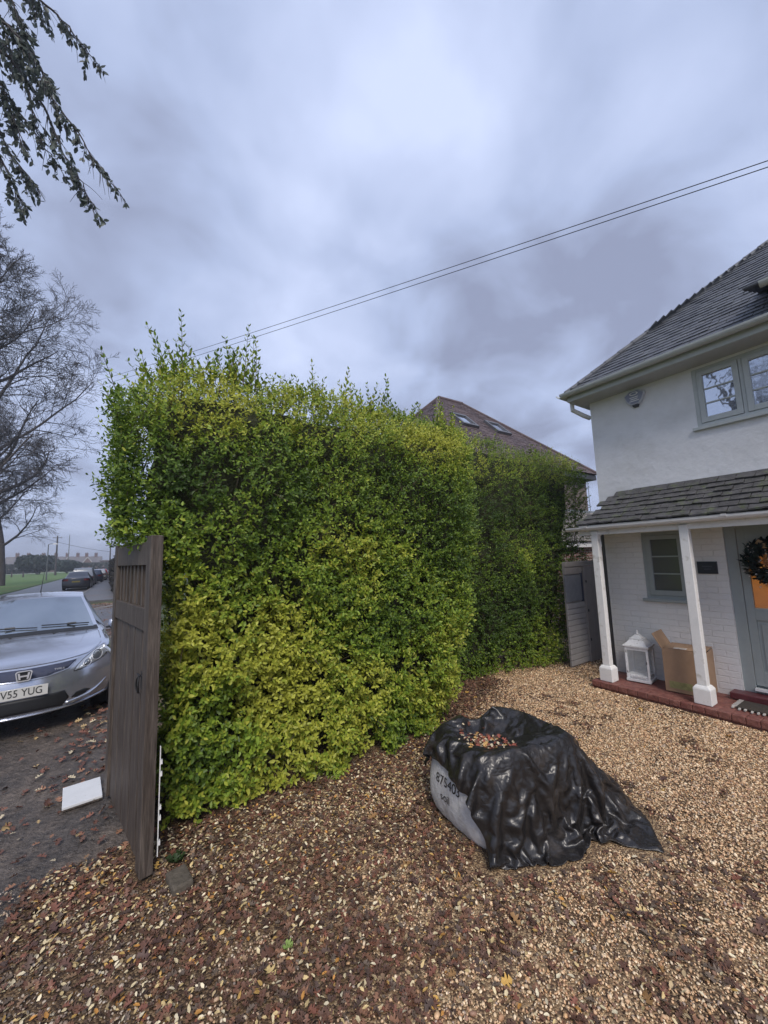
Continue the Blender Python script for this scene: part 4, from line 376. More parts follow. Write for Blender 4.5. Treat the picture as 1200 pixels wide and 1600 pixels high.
554,232,0,10,8,1,10,7,6,9,7,8,-8,5,15,8,3,17,7,-10,4,8,-2,17,5,0,24,-7,-7,19,-4,-4,26,2,0,27,7,3,20,7,4,17,8,4,18,7,7,16,5,10,9,3,12,9,9,-2,18,1,-11,26,-4,-13,27,-1,-13,29,6,-5,26,7,4,18,6,7,15,9,0,19,8,3,19,5,8,17,0,14,12,-1,15,10,5,11,12,2,13,11,-5,12,8,3,13,13,8,6,20,8,6,18,7,7,15,7,0,18,8,1,20,6,10,7,4,12,3,3,12,3,8,9,10,8,9,9,1,13,0,-8,8,-17,-8,5,-18,-10,3,-19,-3,12,-8,0,13,-5,4,14,-2,8,16,0,5,14,-1,-1,12,-7,-6,9,-12,-2,12,-7,2,13,-3,6,11,1,6,11,-2,2,12,-2,3,13,-4,5,11,-3,10,10,0,9,11,-3,6,12,-5,-1,12,-6,-8,10,-4,-9,9,-3,-5,12,-5,-1,14,-6,2,15,-7,5,13,-6,9,7,-4,9,8,-5,-5,7,-18,-4,9,-16,-2,11,-14,-1,11,-12,
568,225,1,9,8,10,4,7,18,-9,8,-1,3,1,25,3,6,21,6,-11,3,9,-2,16,8,-7,11,5,-1,24,-7,-7,18,8,6,14,8,7,12,7,7,12,6,8,13,1,12,10,4,11,9,10,-2,15,0,-11,23,-3,-14,29,1,-13,31,6,-6,30,7,2,21,7,8,14,7,5,17,9,0,19,7,4,18,-1,13,9,-2,16,10,0,14,11,6,12,13,-3,14,8,3,12,14,7,2,21,9,4,20,6,10,12,7,7,14,8,0,18,8,0,18,2,13,0,3,12,3,6,11,7,10,6,13,8,9,9,0,13,-3,-10,8,-19,-9,6,-18,-9,6,-18,-7,8,-13,1,12,-6,2,14,-3,6,15,-1,6,14,-1,1,13,-5,-3,11,-9,-1,12,-8,-3,12,-6,0,13,-5,0,14,-5,2,12,-3,7,10,-1,12,6,3,13,10,2,7,12,-6,2,12,-6,-7,11,-6,-10,9,-2,-5,11,-5,-3,12,-6,0,13,-6,2,14,-7,5,14,-6,7,9,-5,10,6,-4,8,8,-5,0,12,-6,-1,12,-7,-1,13,-8,
576,221,24,-4,9,16,-4,9,-13,-1,3,26,-2,8,19,6,-4,21,8,-5,14,8,-6,11,7,-11,3,10,-5,-2,8,7,11,6,11,5,7,10,9,5,9,10,2,11,12,4,10,11,9,-2,15,2,-11,19,-2,-12,26,1,-13,30,7,-6,31,7,3,24,5,7,17,5,8,16,8,2,19,10,0,22,5,7,17,0,13,11,-4,14,5,-3,14,6,5,12,12,0,13,11,8,3,23,8,0,23,8,10,16,6,11,11,8,4,16,7,-5,20,8,7,13,5,11,7,2,12,-1,3,12,-1,8,8,10,6,10,8,0,13,-4,-9,6,-18,-8,8,-16,-8,7,-16,-9,3,-18,-2,12,-8,1,13,-5,4,14,-2,8,15,0,6,15,-2,2,14,-5,-2,12,-7,-7,10,-10,-9,12,-11,6,13,-4,-2,12,-4,10,9,1,13,5,3,10,10,0,-1,12,-6,2,12,-8,-9,9,-2,-5,11,-5,-4,11,-5,2,12,-5,0,13,-6,-1,14,-7,4,13,-7,5,11,-5,9,8,-5,9,7,-5,6,10,-4,3,12,-4,2,13,-4,
562,220,27,-1,12,-7,-5,5,20,-1,3,25,5,-3,22,9,-6,8,10,-5,2,11,-3,2,10,-4,-1,11,8,-2,8,13,9,-4,15,7,8,9,7,7,8,9,9,6,11,7,-6,16,2,-10,18,0,-10,20,3,-11,24,8,-3,26,6,3,28,4,8,19,3,8,17,7,6,18,9,-1,19,8,2,25,1,10,18,-6,10,7,0,14,7,2,12,9,3,11,11,8,3,21,7,-2,25,8,6,19,7,11,13,8,7,14,7,-3,19,13,4,14,9,8,9,0,13,-2,-4,12,-4,6,10,13,6,11,5,6,10,6,-2,13,-6,-9,5,-17,-8,6,-17,-7,8,-14,-9,3,-18,-5,9,-12,-1,12,-8,5,14,-1,12,14,7,6,20,-5,3,15,-5,-5,10,-9,-11,7,-11,-6,14,-11,0,13,-5,9,8,2,10,9,-1,10,9,1,7,10,-2,-2,12,-6,-4,11,-8,-1,12,-2,-8,10,-7,-6,10,-5,2,12,-5,-1,13,-6,2,14,-8,2,13,-6,4,11,-5,7,10,-5,9,7,-5,6,9,-5,2,13,-3,2,12,-4,
553,222,2,-4,5,24,-2,0,30,11,-5,13,9,7,-10,10,-2,9,10,7,4,11,-1,7,11,-4,-3,1,16,8,12,8,-7,-2,13,6,9,6,9,10,3,10,8,-5,17,3,-10,19,1,-10,19,5,-8,18,8,1,19,6,5,20,4,7,23,2,9,16,4,8,18,9,0,19,9,0,23,2,8,23,-5,9,14,0,11,11,4,11,11,6,7,17,5,0,21,6,-3,23,8,5,20,7,10,14,8,6,14,8,2,17,12,1,15,12,6,12,5,12,0,-3,12,-4,-5,12,-5,7,9,15,8,9,12,4,12,3,-3,12,-8,-8,7,-17,-8,6,-16,-7,8,-15,-11,2,-18,-7,8,-15,-1,12,-8,8,14,2,14,16,7,5,20,-7,0,14,-7,-7,8,-11,-12,6,-11,-2,14,-9,2,12,-4,8,11,-3,9,10,-2,9,8,1,6,11,-2,2,12,-4,-2,12,-5,-6,11,-6,-10,9,-7,-10,9,-6,1,13,-7,2,13,-6,1,13,-7,1,12,-6,2,12,-5,6,10,-5,8,8,-5,6,10,-5,0,13,-2,-1,12,-1,
542,216,12,3,-2,33,13,3,-6,11,-5,15,8,8,-9,10,8,5,9,-5,17,10,3,-9,0,14,-5,12,7,5,2,14,-6,10,5,8,9,3,11,8,-4,16,1,-9,18,6,-9,18,7,-5,17,7,4,15,7,8,14,1,10,14,3,8,16,5,9,14,6,6,20,9,-4,21,6,4,28,-4,9,19,1,9,17,6,7,16,6,2,20,4,-2,25,3,-5,24,8,6,16,7,6,15,8,6,15,8,3,16,8,2,17,10,6,9,8,11,4,2,12,-3,-4,11,-6,2,12,2,8,7,12,8,7,15,3,14,3,-4,12,-10,-8,8,-15,-7,7,-16,-8,7,-16,-11,2,-19,-7,7,-15,2,13,-6,12,15,6,7,19,-3,3,17,-7,-4,11,-8,-10,5,-11,-7,10,-11,2,12,-5,6,10,-3,6,11,-5,7,10,-2,5,11,-3,5,12,-3,3,12,-3,-2,12,-6,-9,10,-6,-15,5,-5,-8,14,-11,0,15,-9,4,12,-8,-1,12,-4,5,11,-3,-1,12,-6,6,10,-6,8,10,-6,5,10,-6,-2,12,0,-3,12,2,
540,202,29,15,5,-9,12,-4,13,8,8,-9,12,3,5,6,0,28,4,8,-21,7,8,-9,10,9,1,9,8,1,9,6,6,9,4,8,9,3,15,1,-9,18,8,-2,16,6,-7,15,5,8,14,4,9,14,5,8,15,6,7,14,8,5,16,2,11,9,4,8,17,10,-3,18,1,7,26,2,7,24,6,1,23,5,-1,24,4,-2,25,3,-5,25,4,-2,25,7,3,20,8,8,7,7,4,17,8,7,9,8,4,14,3,12,-4,7,10,3,-1,13,-4,2,12,0,6,9,7,9,5,13,7,9,11,2,16,3,-8,9,-16,-6,9,-14,-7,7,-15,-8,6,-17,-10,3,-18,-6,8,-14,3,13,-4,9,14,3,2,15,-8,-3,14,-8,-3,11,-10,-7,8,-9,0,12,-7,9,9,1,6,10,-6,3,11,-7,3,12,-4,2,12,-5,0,12,-6,-2,11,-7,-6,11,-5,-8,9,-5,-11,8,-4,-1,15,-11,-1,14,-9,0,12,-7,7,10,-1,-2,13,-7,-1,13,-7,5,11,-8,6,11,-6,8,9,-9,-2,12,-3,-8,10,6,
555,194,32,10,2,-24,10,7,-2,7,-5,20,12,3,11,10,7,7,4,7,-21,8,8,0,9,8,-1,9,6,10,7,5,16,10,4,-9,9,4,10,0,-10,16,9,2,12,3,10,12,4,9,15,5,8,13,7,6,14,8,5,15,7,5,16,5,9,16,3,10,11,6,6,20,7,1,23,4,-3,26,3,-5,26,5,-2,26,3,-4,25,4,-3,24,5,0,25,6,2,22,7,5,13,8,9,5,9,4,15,3,11,-4,3,13,-4,3,13,-1,2,12,0,5,11,3,7,7,11,8,7,11,6,10,9,1,17,1,-9,6,-18,-7,8,-15,-6,8,-15,-6,7,-15,-7,4,-17,-4,9,-15,1,12,-4,3,12,-1,-4,11,-11,-3,13,-9,-4,11,-9,-3,12,-10,5,11,-7,11,6,5,7,10,-3,2,12,-6,0,13,-8,-3,13,-9,-5,12,-10,-10,8,-7,-7,10,-7,-6,10,-4,1,13,-3,1,12,-7,0,13,-8,2,12,-6,0,12,-6,-4,12,-7,0,14,-7,9,9,-6,5,11,-8,2,12,-9,-5,12,-3,-9,6,4,
569,193,39,7,-5,-20,8,3,-17,9,7,4,10,4,9,11,-1,11,6,9,-13,8,7,2,6,4,20,6,6,18,9,3,-12,9,4,12,6,2,-19,6,10,9,6,8,13,4,8,14,7,7,15,8,1,16,6,8,11,6,7,15,6,7,17,6,8,17,6,4,19,5,1,23,6,-3,25,3,-4,26,4,-3,24,5,-2,22,6,-1,20,6,6,19,5,-3,21,6,-4,20,7,7,14,7,7,12,6,8,13,4,12,13,4,15,9,3,12,0,2,11,-11,3,10,-13,4,11,1,4,10,8,9,7,11,1,15,0,-9,8,-18,-6,7,-15,-5,8,-13,-7,4,-18,-5,7,-17,-4,9,-13,-1,11,-7,0,12,-5,-3,12,-8,-4,11,-10,-5,11,-11,-6,10,-12,11,8,1,9,8,0,5,10,-5,2,12,-6,-4,12,-9,-2,13,-9,-10,10,-9,-9,12,-10,-7,11,-9,1,12,-4,1,12,-3,2,12,-4,-2,11,-9,4,12,-4,-6,9,-8,-5,11,-7,0,13,-7,9,9,-6,3,12,-8,-3,12,-7,-6,10,1,-6,10,0,
581,186,48,9,5,-12,6,-6,-16,8,3,-15,9,6,-5,11,5,5,8,5,17,8,6,-1,7,7,13,3,0,25,8,7,4,10,-2,-14,5,9,12,9,6,4,8,8,4,6,9,5,6,8,14,6,10,-2,6,3,21,7,6,17,6,6,17,5,4,19,5,1,21,4,-2,24,3,-3,25,5,-2,23,7,3,17,8,5,17,7,6,17,7,0,18,2,-11,12,7,-1,21,6,6,16,6,9,14,5,10,17,5,13,20,4,14,12,3,12,-2,3,9,-15,3,11,-7,4,11,9,0,9,-15,0,13,-1,0,14,-1,2,13,-1,-6,5,-19,-8,2,-19,-7,3,-19,-4,8,-15,-2,11,-11,-1,12,-6,-2,11,-8,-4,9,-13,-5,9,-13,-5,11,-10,-5,11,-11,-1,12,-7,9,7,-4,2,11,-5,4,11,-3,3,11,-5,-7,9,-6,-6,11,-10,-5,16,-8,-10,11,-13,-4,13,-8,1,13,-5,3,11,-3,8,7,1,-6,9,-8,-5,9,-8,-5,11,-8,-1,14,-7,9,9,-7,-1,12,-6,-8,9,1,-5,11,-3,-1,13,-5,
591,172,38,11,4,3,9,7,-3,7,5,-13,8,-5,-14,10,6,7,9,6,7,3,7,19,10,4,-5,7,7,11,6,0,22,8,7,7,10,5,-5,4,6,20,7,8,4,8,9,-2,8,9,-5,6,11,-8,6,4,18,6,2,18,5,1,22,3,0,24,3,-1,23,2,-1,23,7,0,20,8,5,13,7,9,13,8,8,14,8,4,19,6,-6,18,2,-10,15,7,2,19,7,7,13,5,10,10,4,11,12,6,11,18,5,11,11,0,12,-7,6,10,2,3,12,2,4,13,4,1,12,-5,-1,10,-14,-1,12,-8,1,12,-7,-8,3,-19,-10,0,-18,-6,9,-19,-2,10,-14,-1,11,-8,-2,11,-10,-2,9,-13,-7,6,-16,-5,10,-11,-4,13,-8,-4,12,-10,-4,9,-13,-3,11,-10,2,11,-5,6,11,-2,7,10,-2,-1,12,-2,-5,12,-9,-10,12,-13,-12,12,-14,-6,15,-11,2,11,-5,10,6,5,5,10,-3,-4,11,-6,-5,9,-8,-8,7,-9,-4,11,-8,7,12,-7,-6,13,-4,-1,13,-3,5,13,3,-4,12,-9,
602,159,30,8,6,-7,9,6,-7,6,2,21,9,6,7,9,4,4,11,4,-2,4,7,16,10,5,-3,9,5,-10,7,4,15,7,2,20,8,6,11,8,8,3,5,9,-14,7,10,-7,8,10,-4,7,7,8,5,0,24,1,-5,27,8,0,16,1,-1,24,5,2,22,7,6,14,6,9,6,8,4,17,7,10,12,8,7,14,7,-1,19,4,-7,18,6,-5,18,7,4,17,4,12,0,7,8,10,4,10,10,8,3,20,1,13,0,2,13,-4,3,12,1,4,14,9,4,14,8,3,13,2,0,11,-7,-1,10,-14,-5,6,-19,-9,1,-17,-8,4,-20,-2,12,-14,-2,13,-11,-3,9,-15,-4,9,-15,-5,8,-15,-4,11,-11,-4,15,-9,-3,14,-10,-4,11,-4,-7,1,-20,-3,10,-12,0,11,-7,3,13,-4,3,12,-3,4,11,-2,-9,11,-12,-12,12,-14,-8,12,-12,-3,13,-8,4,11,-3,11,6,3,4,12,-6,-5,11,-7,-8,6,-7,-6,9,-8,-3,12,-8,-1,14,-9,3,14,-2,3,14,1,4,12,3,-4,11,-11,
609,148,20,9,6,-6,10,5,1,8,4,12,6,3,21,7,5,13,10,5,5,5,6,-19,11,3,2,9,4,4,9,6,6,8,8,7,9,6,12,8,8,6,6,9,-9,5,10,-13,8,8,2,8,3,19,-2,-8,26,2,-5,27,6,0,20,8,4,15,7,10,7,5,11,6,8,6,14,7,7,13,7,9,12,8,4,16,6,-4,19,7,-3,18,5,-3,22,8,9,10,1,12,-14,5,11,4,8,6,13,7,4,21,7,5,19,0,13,-9,0,14,-4,3,15,9,5,16,12,3,13,2,0,11,-9,-6,5,-20,-8,3,-18,-6,5,-17,-1,12,-3,-2,13,-12,-4,10,-22,-5,8,-23,-3,9,-14,-4,12,-7,-2,17,3,-3,17,-8,-4,11,-14,-6,3,-19,-7,0,-19,-2,10,-13,4,12,2,3,12,-2,-1,11,-11,-4,11,-14,-11,8,-12,-7,12,-13,-5,13,-9,-1,12,-8,2,11,-6,8,10,0,-1,12,-8,-6,8,-7,-4,11,-7,-2,11,-4,-1,13,-8,0,14,-6,1,13,-2,2,13,1,4,11,3,-5,9,-12,
617,136,10,9,5,-2,10,5,8,9,4,12,7,4,17,6,4,18,10,8,-3,8,7,-23,7,6,-23,9,7,-1,7,9,6,7,8,10,9,8,14,10,1,9,9,7,-1,6,9,-7,8,7,10,5,-2,26,-3,-8,25,5,-2,24,8,6,12,8,8,8,5,12,4,7,7,12,7,4,15,8,3,15,7,5,17,8,8,3,7,2,21,5,-6,22,8,0,23,8,12,4,0,12,-19,5,10,8,6,-5,21,8,8,19,6,10,11,2,14,1,-1,16,-8,5,16,11,5,13,13,0,12,-6,-6,5,-19,-6,6,-21,-4,8,-16,-1,11,-3,-1,13,-3,-3,12,-19,-7,4,-32,-6,8,-23,-1,11,-7,-3,16,0,0,19,9,-4,12,-14,-6,6,-18,-6,2,-19,-6,5,-18,-3,9,-14,3,12,-1,0,12,-6,-7,7,-13,-4,9,-13,-3,11,-11,-4,12,-10,-2,13,-6,-1,13,-5,-3,10,-13,0,12,-6,-1,11,-8,-1,12,-4,-1,12,-3,1,12,-1,2,13,6,1,13,2,1,12,-1,1,9,-15,1,11,-7,0,12,1,
625,123,6,10,5,3,9,5,9,6,3,20,7,4,16,9,6,7,12,8,-8,4,6,-37,13,6,-11,10,7,-2,6,9,2,7,11,0,6,10,0,9,6,3,9,6,6,8,6,9,8,2,21,-1,-5,28,5,-3,24,7,6,13,6,10,3,7,8,9,7,6,14,4,-1,22,7,3,18,8,3,14,8,6,11,8,8,7,8,11,9,4,-11,27,11,3,23,4,14,-7,2,12,-12,6,8,10,6,-4,22,7,10,16,5,12,6,3,14,2,0,16,-5,5,14,13,4,13,7,-6,7,-14,-3,8,-17,-3,10,-14,-2,11,-9,-1,12,-2,-2,12,-17,-7,7,-30,-6,8,-27,-2,10,-10,0,12,13,-4,15,-13,-1,17,4,-5,7,-19,-7,2,-20,-6,5,-18,-4,9,-15,-3,9,-14,-2,9,-13,-3,11,-9,-2,11,-7,-2,11,-5,-1,11,-6,-2,13,3,-3,12,-16,-2,11,-12,-2,11,-9,0,12,-4,1,12,-2,0,12,-3,-1,12,-3,0,12,-1,1,12,2,2,12,4,1,11,6,1,12,-2,2,9,-14,1,12,-2,
634,110,5,8,5,15,10,5,3,6,4,17,8,4,13,10,8,-8,2,12,-24,14,7,16,13,2,-15,7,9,6,8,8,0,8,7,-2,7,3,-18,8,6,-4,9,9,1,8,10,2,1,-2,30,8,0,19,7,6,14,5,10,7,7,7,12,6,4,17,6,2,21,4,-3,23,8,5,15,8,7,6,6,8,4,5,12,2,10,0,19,6,-7,26,11,7,21,7,12,10,2,10,-16,5,10,5,8,-1,22,6,12,13,2,14,-3,2,13,2,3,13,4,3,13,4,2,13,1,-1,11,-7,-3,10,-12,-4,9,-13,-1,11,-4,-2,11,-12,-5,10,-27,-5,12,-25,-6,6,-23,0,12,3,1,11,16,-3,11,-17,-2,14,-5,-8,3,-21,-7,6,-20,-3,12,-7,-3,9,-13,-3,7,-18,-2,11,-8,-2,12,-3,-3,12,4,-3,11,-3,-1,12,-7,-1,11,-12,-3,10,-15,-1,12,-5,0,12,-1,0,13,2,1,13,6,-3,10,14,-1,11,-4,1,11,-13,1,10,-15,1,11,-11,2,11,4,1,11,9,2,11,-7,1,13,2,
643,99,4,7,3,17,9,5,7,10,5,9,5,9,-14,7,10,-14,12,7,11,11,8,8,9,4,16,8,8,1,8,7,1,8,3,-17,7,3,-17,9,7,4,8,8,-1,8,8,-12,6,4,20,4,11,-2,7,6,14,7,6,17,7,4,22,5,-2,27,5,0,24,7,3,18,6,9,1,2,12,-5,7,8,5,9,3,12,8,-3,19,8,-3,21,9,11,13,10,9,18,6,10,7,5,10,-5,8,5,21,5,14,8,4,14,4,1,12,-2,1,12,-2,1,12,0,0,12,-3,0,12,-4,0,11,-7,-3,11,-11,-2,10,-12,-4,10,-15,-4,10,-21,-4,9,-21,-3,11,-7,0,10,16,-2,11,-12,-1,10,-11,-3,10,-15,-7,5,-19,-6,8,-18,-4,10,-12,-1,10,-13,-1,11,-9,-3,12,3,-5,14,4,-3,12,-2,-1,10,-11,-2,11,-15,-2,9,-15,-2,12,-3,0,12,9,-1,12,4,-1,11,14,-1,12,15,-1,13,10,0,11,-4,1,10,-19,2,8,-26,2,10,-21,1,11,11,1,11,9,0,12,8,-1,13,9,
652,86,2,8,5,11,9,5,8,9,9,-8,9,9,-8,10,10,0,10,10,-1,9,1,19,8,7,9,8,6,10,8,7,6,8,9,-2,7,6,-13,8,-3,-18,8,8,-12,8,9,0,7,9,0,6,10,2,7,7,12,6,5,21,7,3,24,5,-2,28,6,0,24,7,7,11,1,10,-12,5,11,-1,7,6,10,9,1,15,8,0,16,7,-5,17,8,9,13,9,13,13,9,11,12,7,7,9,5,13,7,5,14,7,4,12,5,1,12,-2,3,11,2,2,13,1,0,13,-1,0,11,-6,-3,11,-13,-1,12,-8,-2,10,-10,-1,11,-7,-3,12,-9,-2,11,-9,0,10,-11,-4,9,-15,-4,9,-14,-4,8,-14,-6,7,-15,-4,8,-15,-2,11,-10,-1,11,-7,-1,11,-9,-3,11,-6,-5,13,-5,-6,11,-7,-6,7,-15,0,11,-16,1,12,-10,1,12,-1,-2,12,2,0,10,15,-1,13,8,-2,12,12,-1,13,21,-2,11,19,0,12,-1,2,10,-19,2,8,-29,2,9,-24,0,12,-4,-1,12,1,-2,13,2,-2,12,4,
659,73,9,10,7,0,9,6,0,9,8,-3,10,11,4,11,11,5,9,9,1,8,7,-14,8,6,9,8,6,8,9,2,14,9,7,11,7,7,-12,9,8,2,10,1,-23,4,10,20,8,8,-4,7,6,-14,7,9,0,7,4,18,6,4,22,6,2,24,6,-1,22,6,8,6,1,11,-15,3,11,-5,8,0,17,8,0,17,9,2,13,5,10,12,10,8,14,6,14,10,11,4,13,6,9,8,6,12,10,4,14,3,4,11,5,5,11,4,3,11,1,0,13,-2,0,13,-2,0,11,-5,-2,11,-10,0,12,-7,-1,11,-9,-2,9,-12,-3,10,-12,-4,10,-12,-4,9,-15,-3,8,-16,0,10,-13,-7,7,-14,-3,11,-9,-1,13,0,-4,9,-19,-4,9,-16,-3,10,-11,-4,11,-8,-6,12,-6,-3,12,-6,1,11,-4,3,13,1,2,13,0,0,9,14,-1,9,-16,-1,14,4,-2,13,15,-2,13,15,-2,11,25,-1,13,15,-1,11,0,2,10,-19,2,6,-30,3,12,-22,1,13,-2,-1,11,1,-2,13,0,-2,12,3,
669,62,3,9,6,9,9,5,-3,9,8,-4,10,11,0,11,12,0,10,10,2,9,7,4,8,7,-8,8,6,11,8,9,-2,9,7,9,9,0,15,4,8,-23,10,3,26,10,9,4,7,7,-6,7,8,-14,6,7,-13,8,6,15,6,3,22,5,0,24,8,4,15,5,11,0,2,11,-15,4,11,-5,6,8,11,8,3,15,8,4,14,8,6,14,5,12,10,7,11,12,7,6,14,11,-1,9,6,13,8,3,14,2,4,11,5,3,11,1,3,12,1,3,11,2,2,12,-1,-2,12,-6,-3,11,-12,-3,11,-12,4,12,-4,-6,5,-17,-5,9,-13,-5,9,-12,-2,10,-15,-1,9,-16,-1,11,-12,-2,11,-7,-4,14,-5,1,13,6,-5,7,-22,-3,11,-17,-2,12,-8,-2,11,-6,-2,12,0,-3,11,11,0,11,-6,2,12,-5,-1,9,16,0,10,-11,0,12,-5,-2,13,4,-1,13,15,-2,13,11,-3,13,3,1,10,18,1,11,2,1,9,-21,3,10,-23,2,13,-10,-1,12,1,-1,10,10,-1,13,-6,-2,12,-1,
679,50,6,8,6,10,9,5,-4,9,7,-6,10,11,-1,11,12,0,10,11,4,9,8,-4,9,7,-2,8,7,7,8,8,-7,7,3,17,7,6,-16,11,5,14,9,6,18,8,7,1,8,8,-7,7,8,-11,6,7,-14,8,6,13,5,2,25,7,3,21,8,7,6,4,11,-5,3,11,-10,5,12,-4,6,10,5,6,7,12,8,5,14,7,7,12,7,8,15,8,6,16,2,12,1,7,7,11,11,4,9,4,13,5,4,12,1,4,11,3,3,11,2,2,12,0,-5,9,-9,4,11,-1,-6,10,-13,-1,14,-11,1,12,-9,3,12,0,-4,6,-18,-4,9,-14,-1,10,-12,0,11,7,-3,12,0,-3,13,-11,-3,7,-25,0,14,1,-5,7,-23,-3,14,-14,-1,13,0,-2,12,4,-4,7,17,0,13,-4,0,10,-14,0,11,8,0,12,-2,0,11,7,-1,12,-6,0,11,-5,-1,12,3,-1,12,-4,-1,12,2,0,11,15,1,12,9,1,11,-4,1,12,-14,0,12,2,1,10,-11,-1,11,8,-1,12,-5,-1,12,-6,
689,38,7,8,5,15,9,6,0,8,6,-15,10,11,-2,11,13,0,11,12,1,9,8,6,9,6,-8,8,6,1,9,7,0,11,4,-2,9,6,12,7,6,15,8,7,6,7,8,-9,5,8,-16,8,7,-9,8,7,0,8,7,14,6,2,23,8,6,13,6,10,-1,3,10,-8,5,10,-3,6,11,-1,5,10,3,6,10,6,7,8,8,8,1,15,7,10,11,5,11,11,5,11,10,0,12,3,9,7,8,11,5,9,6,12,9,3,12,-2,1,12,-2,0,11,-3,-6,8,-11,4,11,-1,-6,10,-13,0,14,-11,6,14,-1,1,12,-9,3,12,2,-4,6,-19,-1,11,0,-2,12,5,-2,11,9,-3,13,-12,-4,10,-25,-5,8,-27,-2,13,-7,-2,13,6,-3,8,18,0,11,6,0,11,-7,0,11,-15,0,12,-6,0,12,-2,0,10,11,-1,12,-2,-2,11,8,1,10,-13,0,12,-4,0,10,15,0,10,-15,-2,13,4,0,12,15,1,12,7,0,11,0,1,12,-4,0,12,-6,0,12,-8,0,12,-5,-1,11,-3,
699,26,8,8,4,18,9,6,4,7,7,-19,11,12,-6,11,12,0,10,12,7,9,9,-7,9,5,4,10,6,-3,10,5,6,9,5,17,10,5,12,8,7,3,7,9,-12,5,8,-15,7,8,-12,8,7,-1,9,7,5,7,5,16,8,7,10,6,9,0,4,10,-8,6,10,-1,6,9,1,6,10,4,6,9,7,6,9,7,4,11,-10,4,10,6,5,11,9,4,12,10,4,12,9,5,10,6,8,8,9,10,7,9,12,5,13,0,12,-6,-1,12,-5,1,11,-5,-6,8,-14,-2,12,-9,1,14,-8,3,14,-6,7,14,-1,8,7,12,-2,10,-13,-2,13,0,-2,12,8,-2,10,11,-3,13,4,-4,7,-27,-5,9,-29,-3,15,-13,-2,13,3,-1,7,18,0,12,5,0,12,-3,0,11,-10,-1,10,-11,0,12,-2,-2,12,5,-1,12,-5,-1,11,6,0,9,15,0,9,-17,0,12,7,0,10,-11,0,12,0,0,11,10,-1,12,-6,1,12,9,0,11,6,1,13,-3,1,12,-10,0,13,-6,0,11,0,-2,13,7,
707,14,2,9,5,18,9,6,6,9,9,-5,10,9,-16,10,12,0,10,11,5,10,9,-1,9,6,-6,8,5,9,10,5,10,11,6,12,10,5,7,8,8,-5,7,9,-14,6,8,-13,8,8,-3,8,6,10,8,7,5,8,8,2,7,9,-2,5,10,-9,6,9,2,7,10,2,7,10,5,6,9,-6,5,11,1,6,11,7,6,9,10,4,12,3,4,11,2,4,11,6,4,11,8,6,8,9,9,8,9,10,7,7,4,13,-4,-1,11,-6,1,12,-6,-1,12,-11,-1,13,-13,1,13,-7,2,13,-4,2,13,-5,9,8,11,8,10,9,0,11,8,-3,12,7,-3,13,8,-4,14,6,-4,14,-8,-5,6,-29,-4,7,-28,-1,14,0,-1,9,15,0,11,8,1,13,-2,0,11,-7,-2,10,-13,-1,12,-1,-1,12,2,-2,11,6,-1,12,-9,0,10,11,0,9,16,0,11,-11,1,9,-16,-1,12,0,0,11,10,-1,10,-8,0,13,-1,1,11,6,0,12,3,1,12,-1,1,13,-5,1,13,-3,0,12,0,-2,12,6,
715,0,2,10,10,0,9,7,5,9,7,1,11,8,0,9,10,-2,10,9,-1,10,10,0,9,8,0,9,6,-1,9,7,1,9,7,1,9,8,1,8,6,-3,9,7,-2,9,7,1,8,7,1,8,8,2,8,8,0,8,10,-2,8,9,-2,6,8,8,6,10,0,7,11,-5,8,12,0,8,7,10,4,10,-10,4,12,0,4,13,4,5,11,5,6,9,6,6,9,9,5,10,8,6,9,8,5,10,3,3,12,-4,0,11,-6,-1,12,-6,4,12,-5,5,15,-6,2,15,-10,0,12,-7,3,13,0,2,12,1,2,13,-3,4,11,8,2,11,8,0,11,10,-1,14,15,-1,15,20,-5,11,-27,-4,0,-31,-2,14,-1,-1,12,1,0,7,19,0,12,-4,-2,10,-15,2,12,0,0,12,0,-1,12,-1,-1,11,6,0,12,-5,0,11,8,-1,9,14,-1,10,11,0,12,-9,1,7,-18,0,12,-2,0,11,-4,0,12,4,-1,12,3,-1,11,-8,0,11,7,0,11,14,1,13,-1,0,15,-3,2,12,-8,1,11,-8,
]
# helpers
_n = 78; _q = np.cumsum(np.array(DRAPE).reshape(_n, _n, 3), axis=1); CP = CLO + _q / 1000. * (CHI - CLO)
TARP_FOOT = np.zeros((60, 55), bool)
_c = CP.reshape(-1, 3); _c = _c[_c[:, 2] < .3]
for _dx in (-.02, 0, .02):
    for _dy in (-.02, 0, .02): TARP_FOOT[np.clip(((_c[:, 0] + _dx - 1.5) / .03).astype(int), 0, 59), np.clip(((_c[:, 1] + _dy - 1.0) / .03).astype(int), 0, 54)] = True
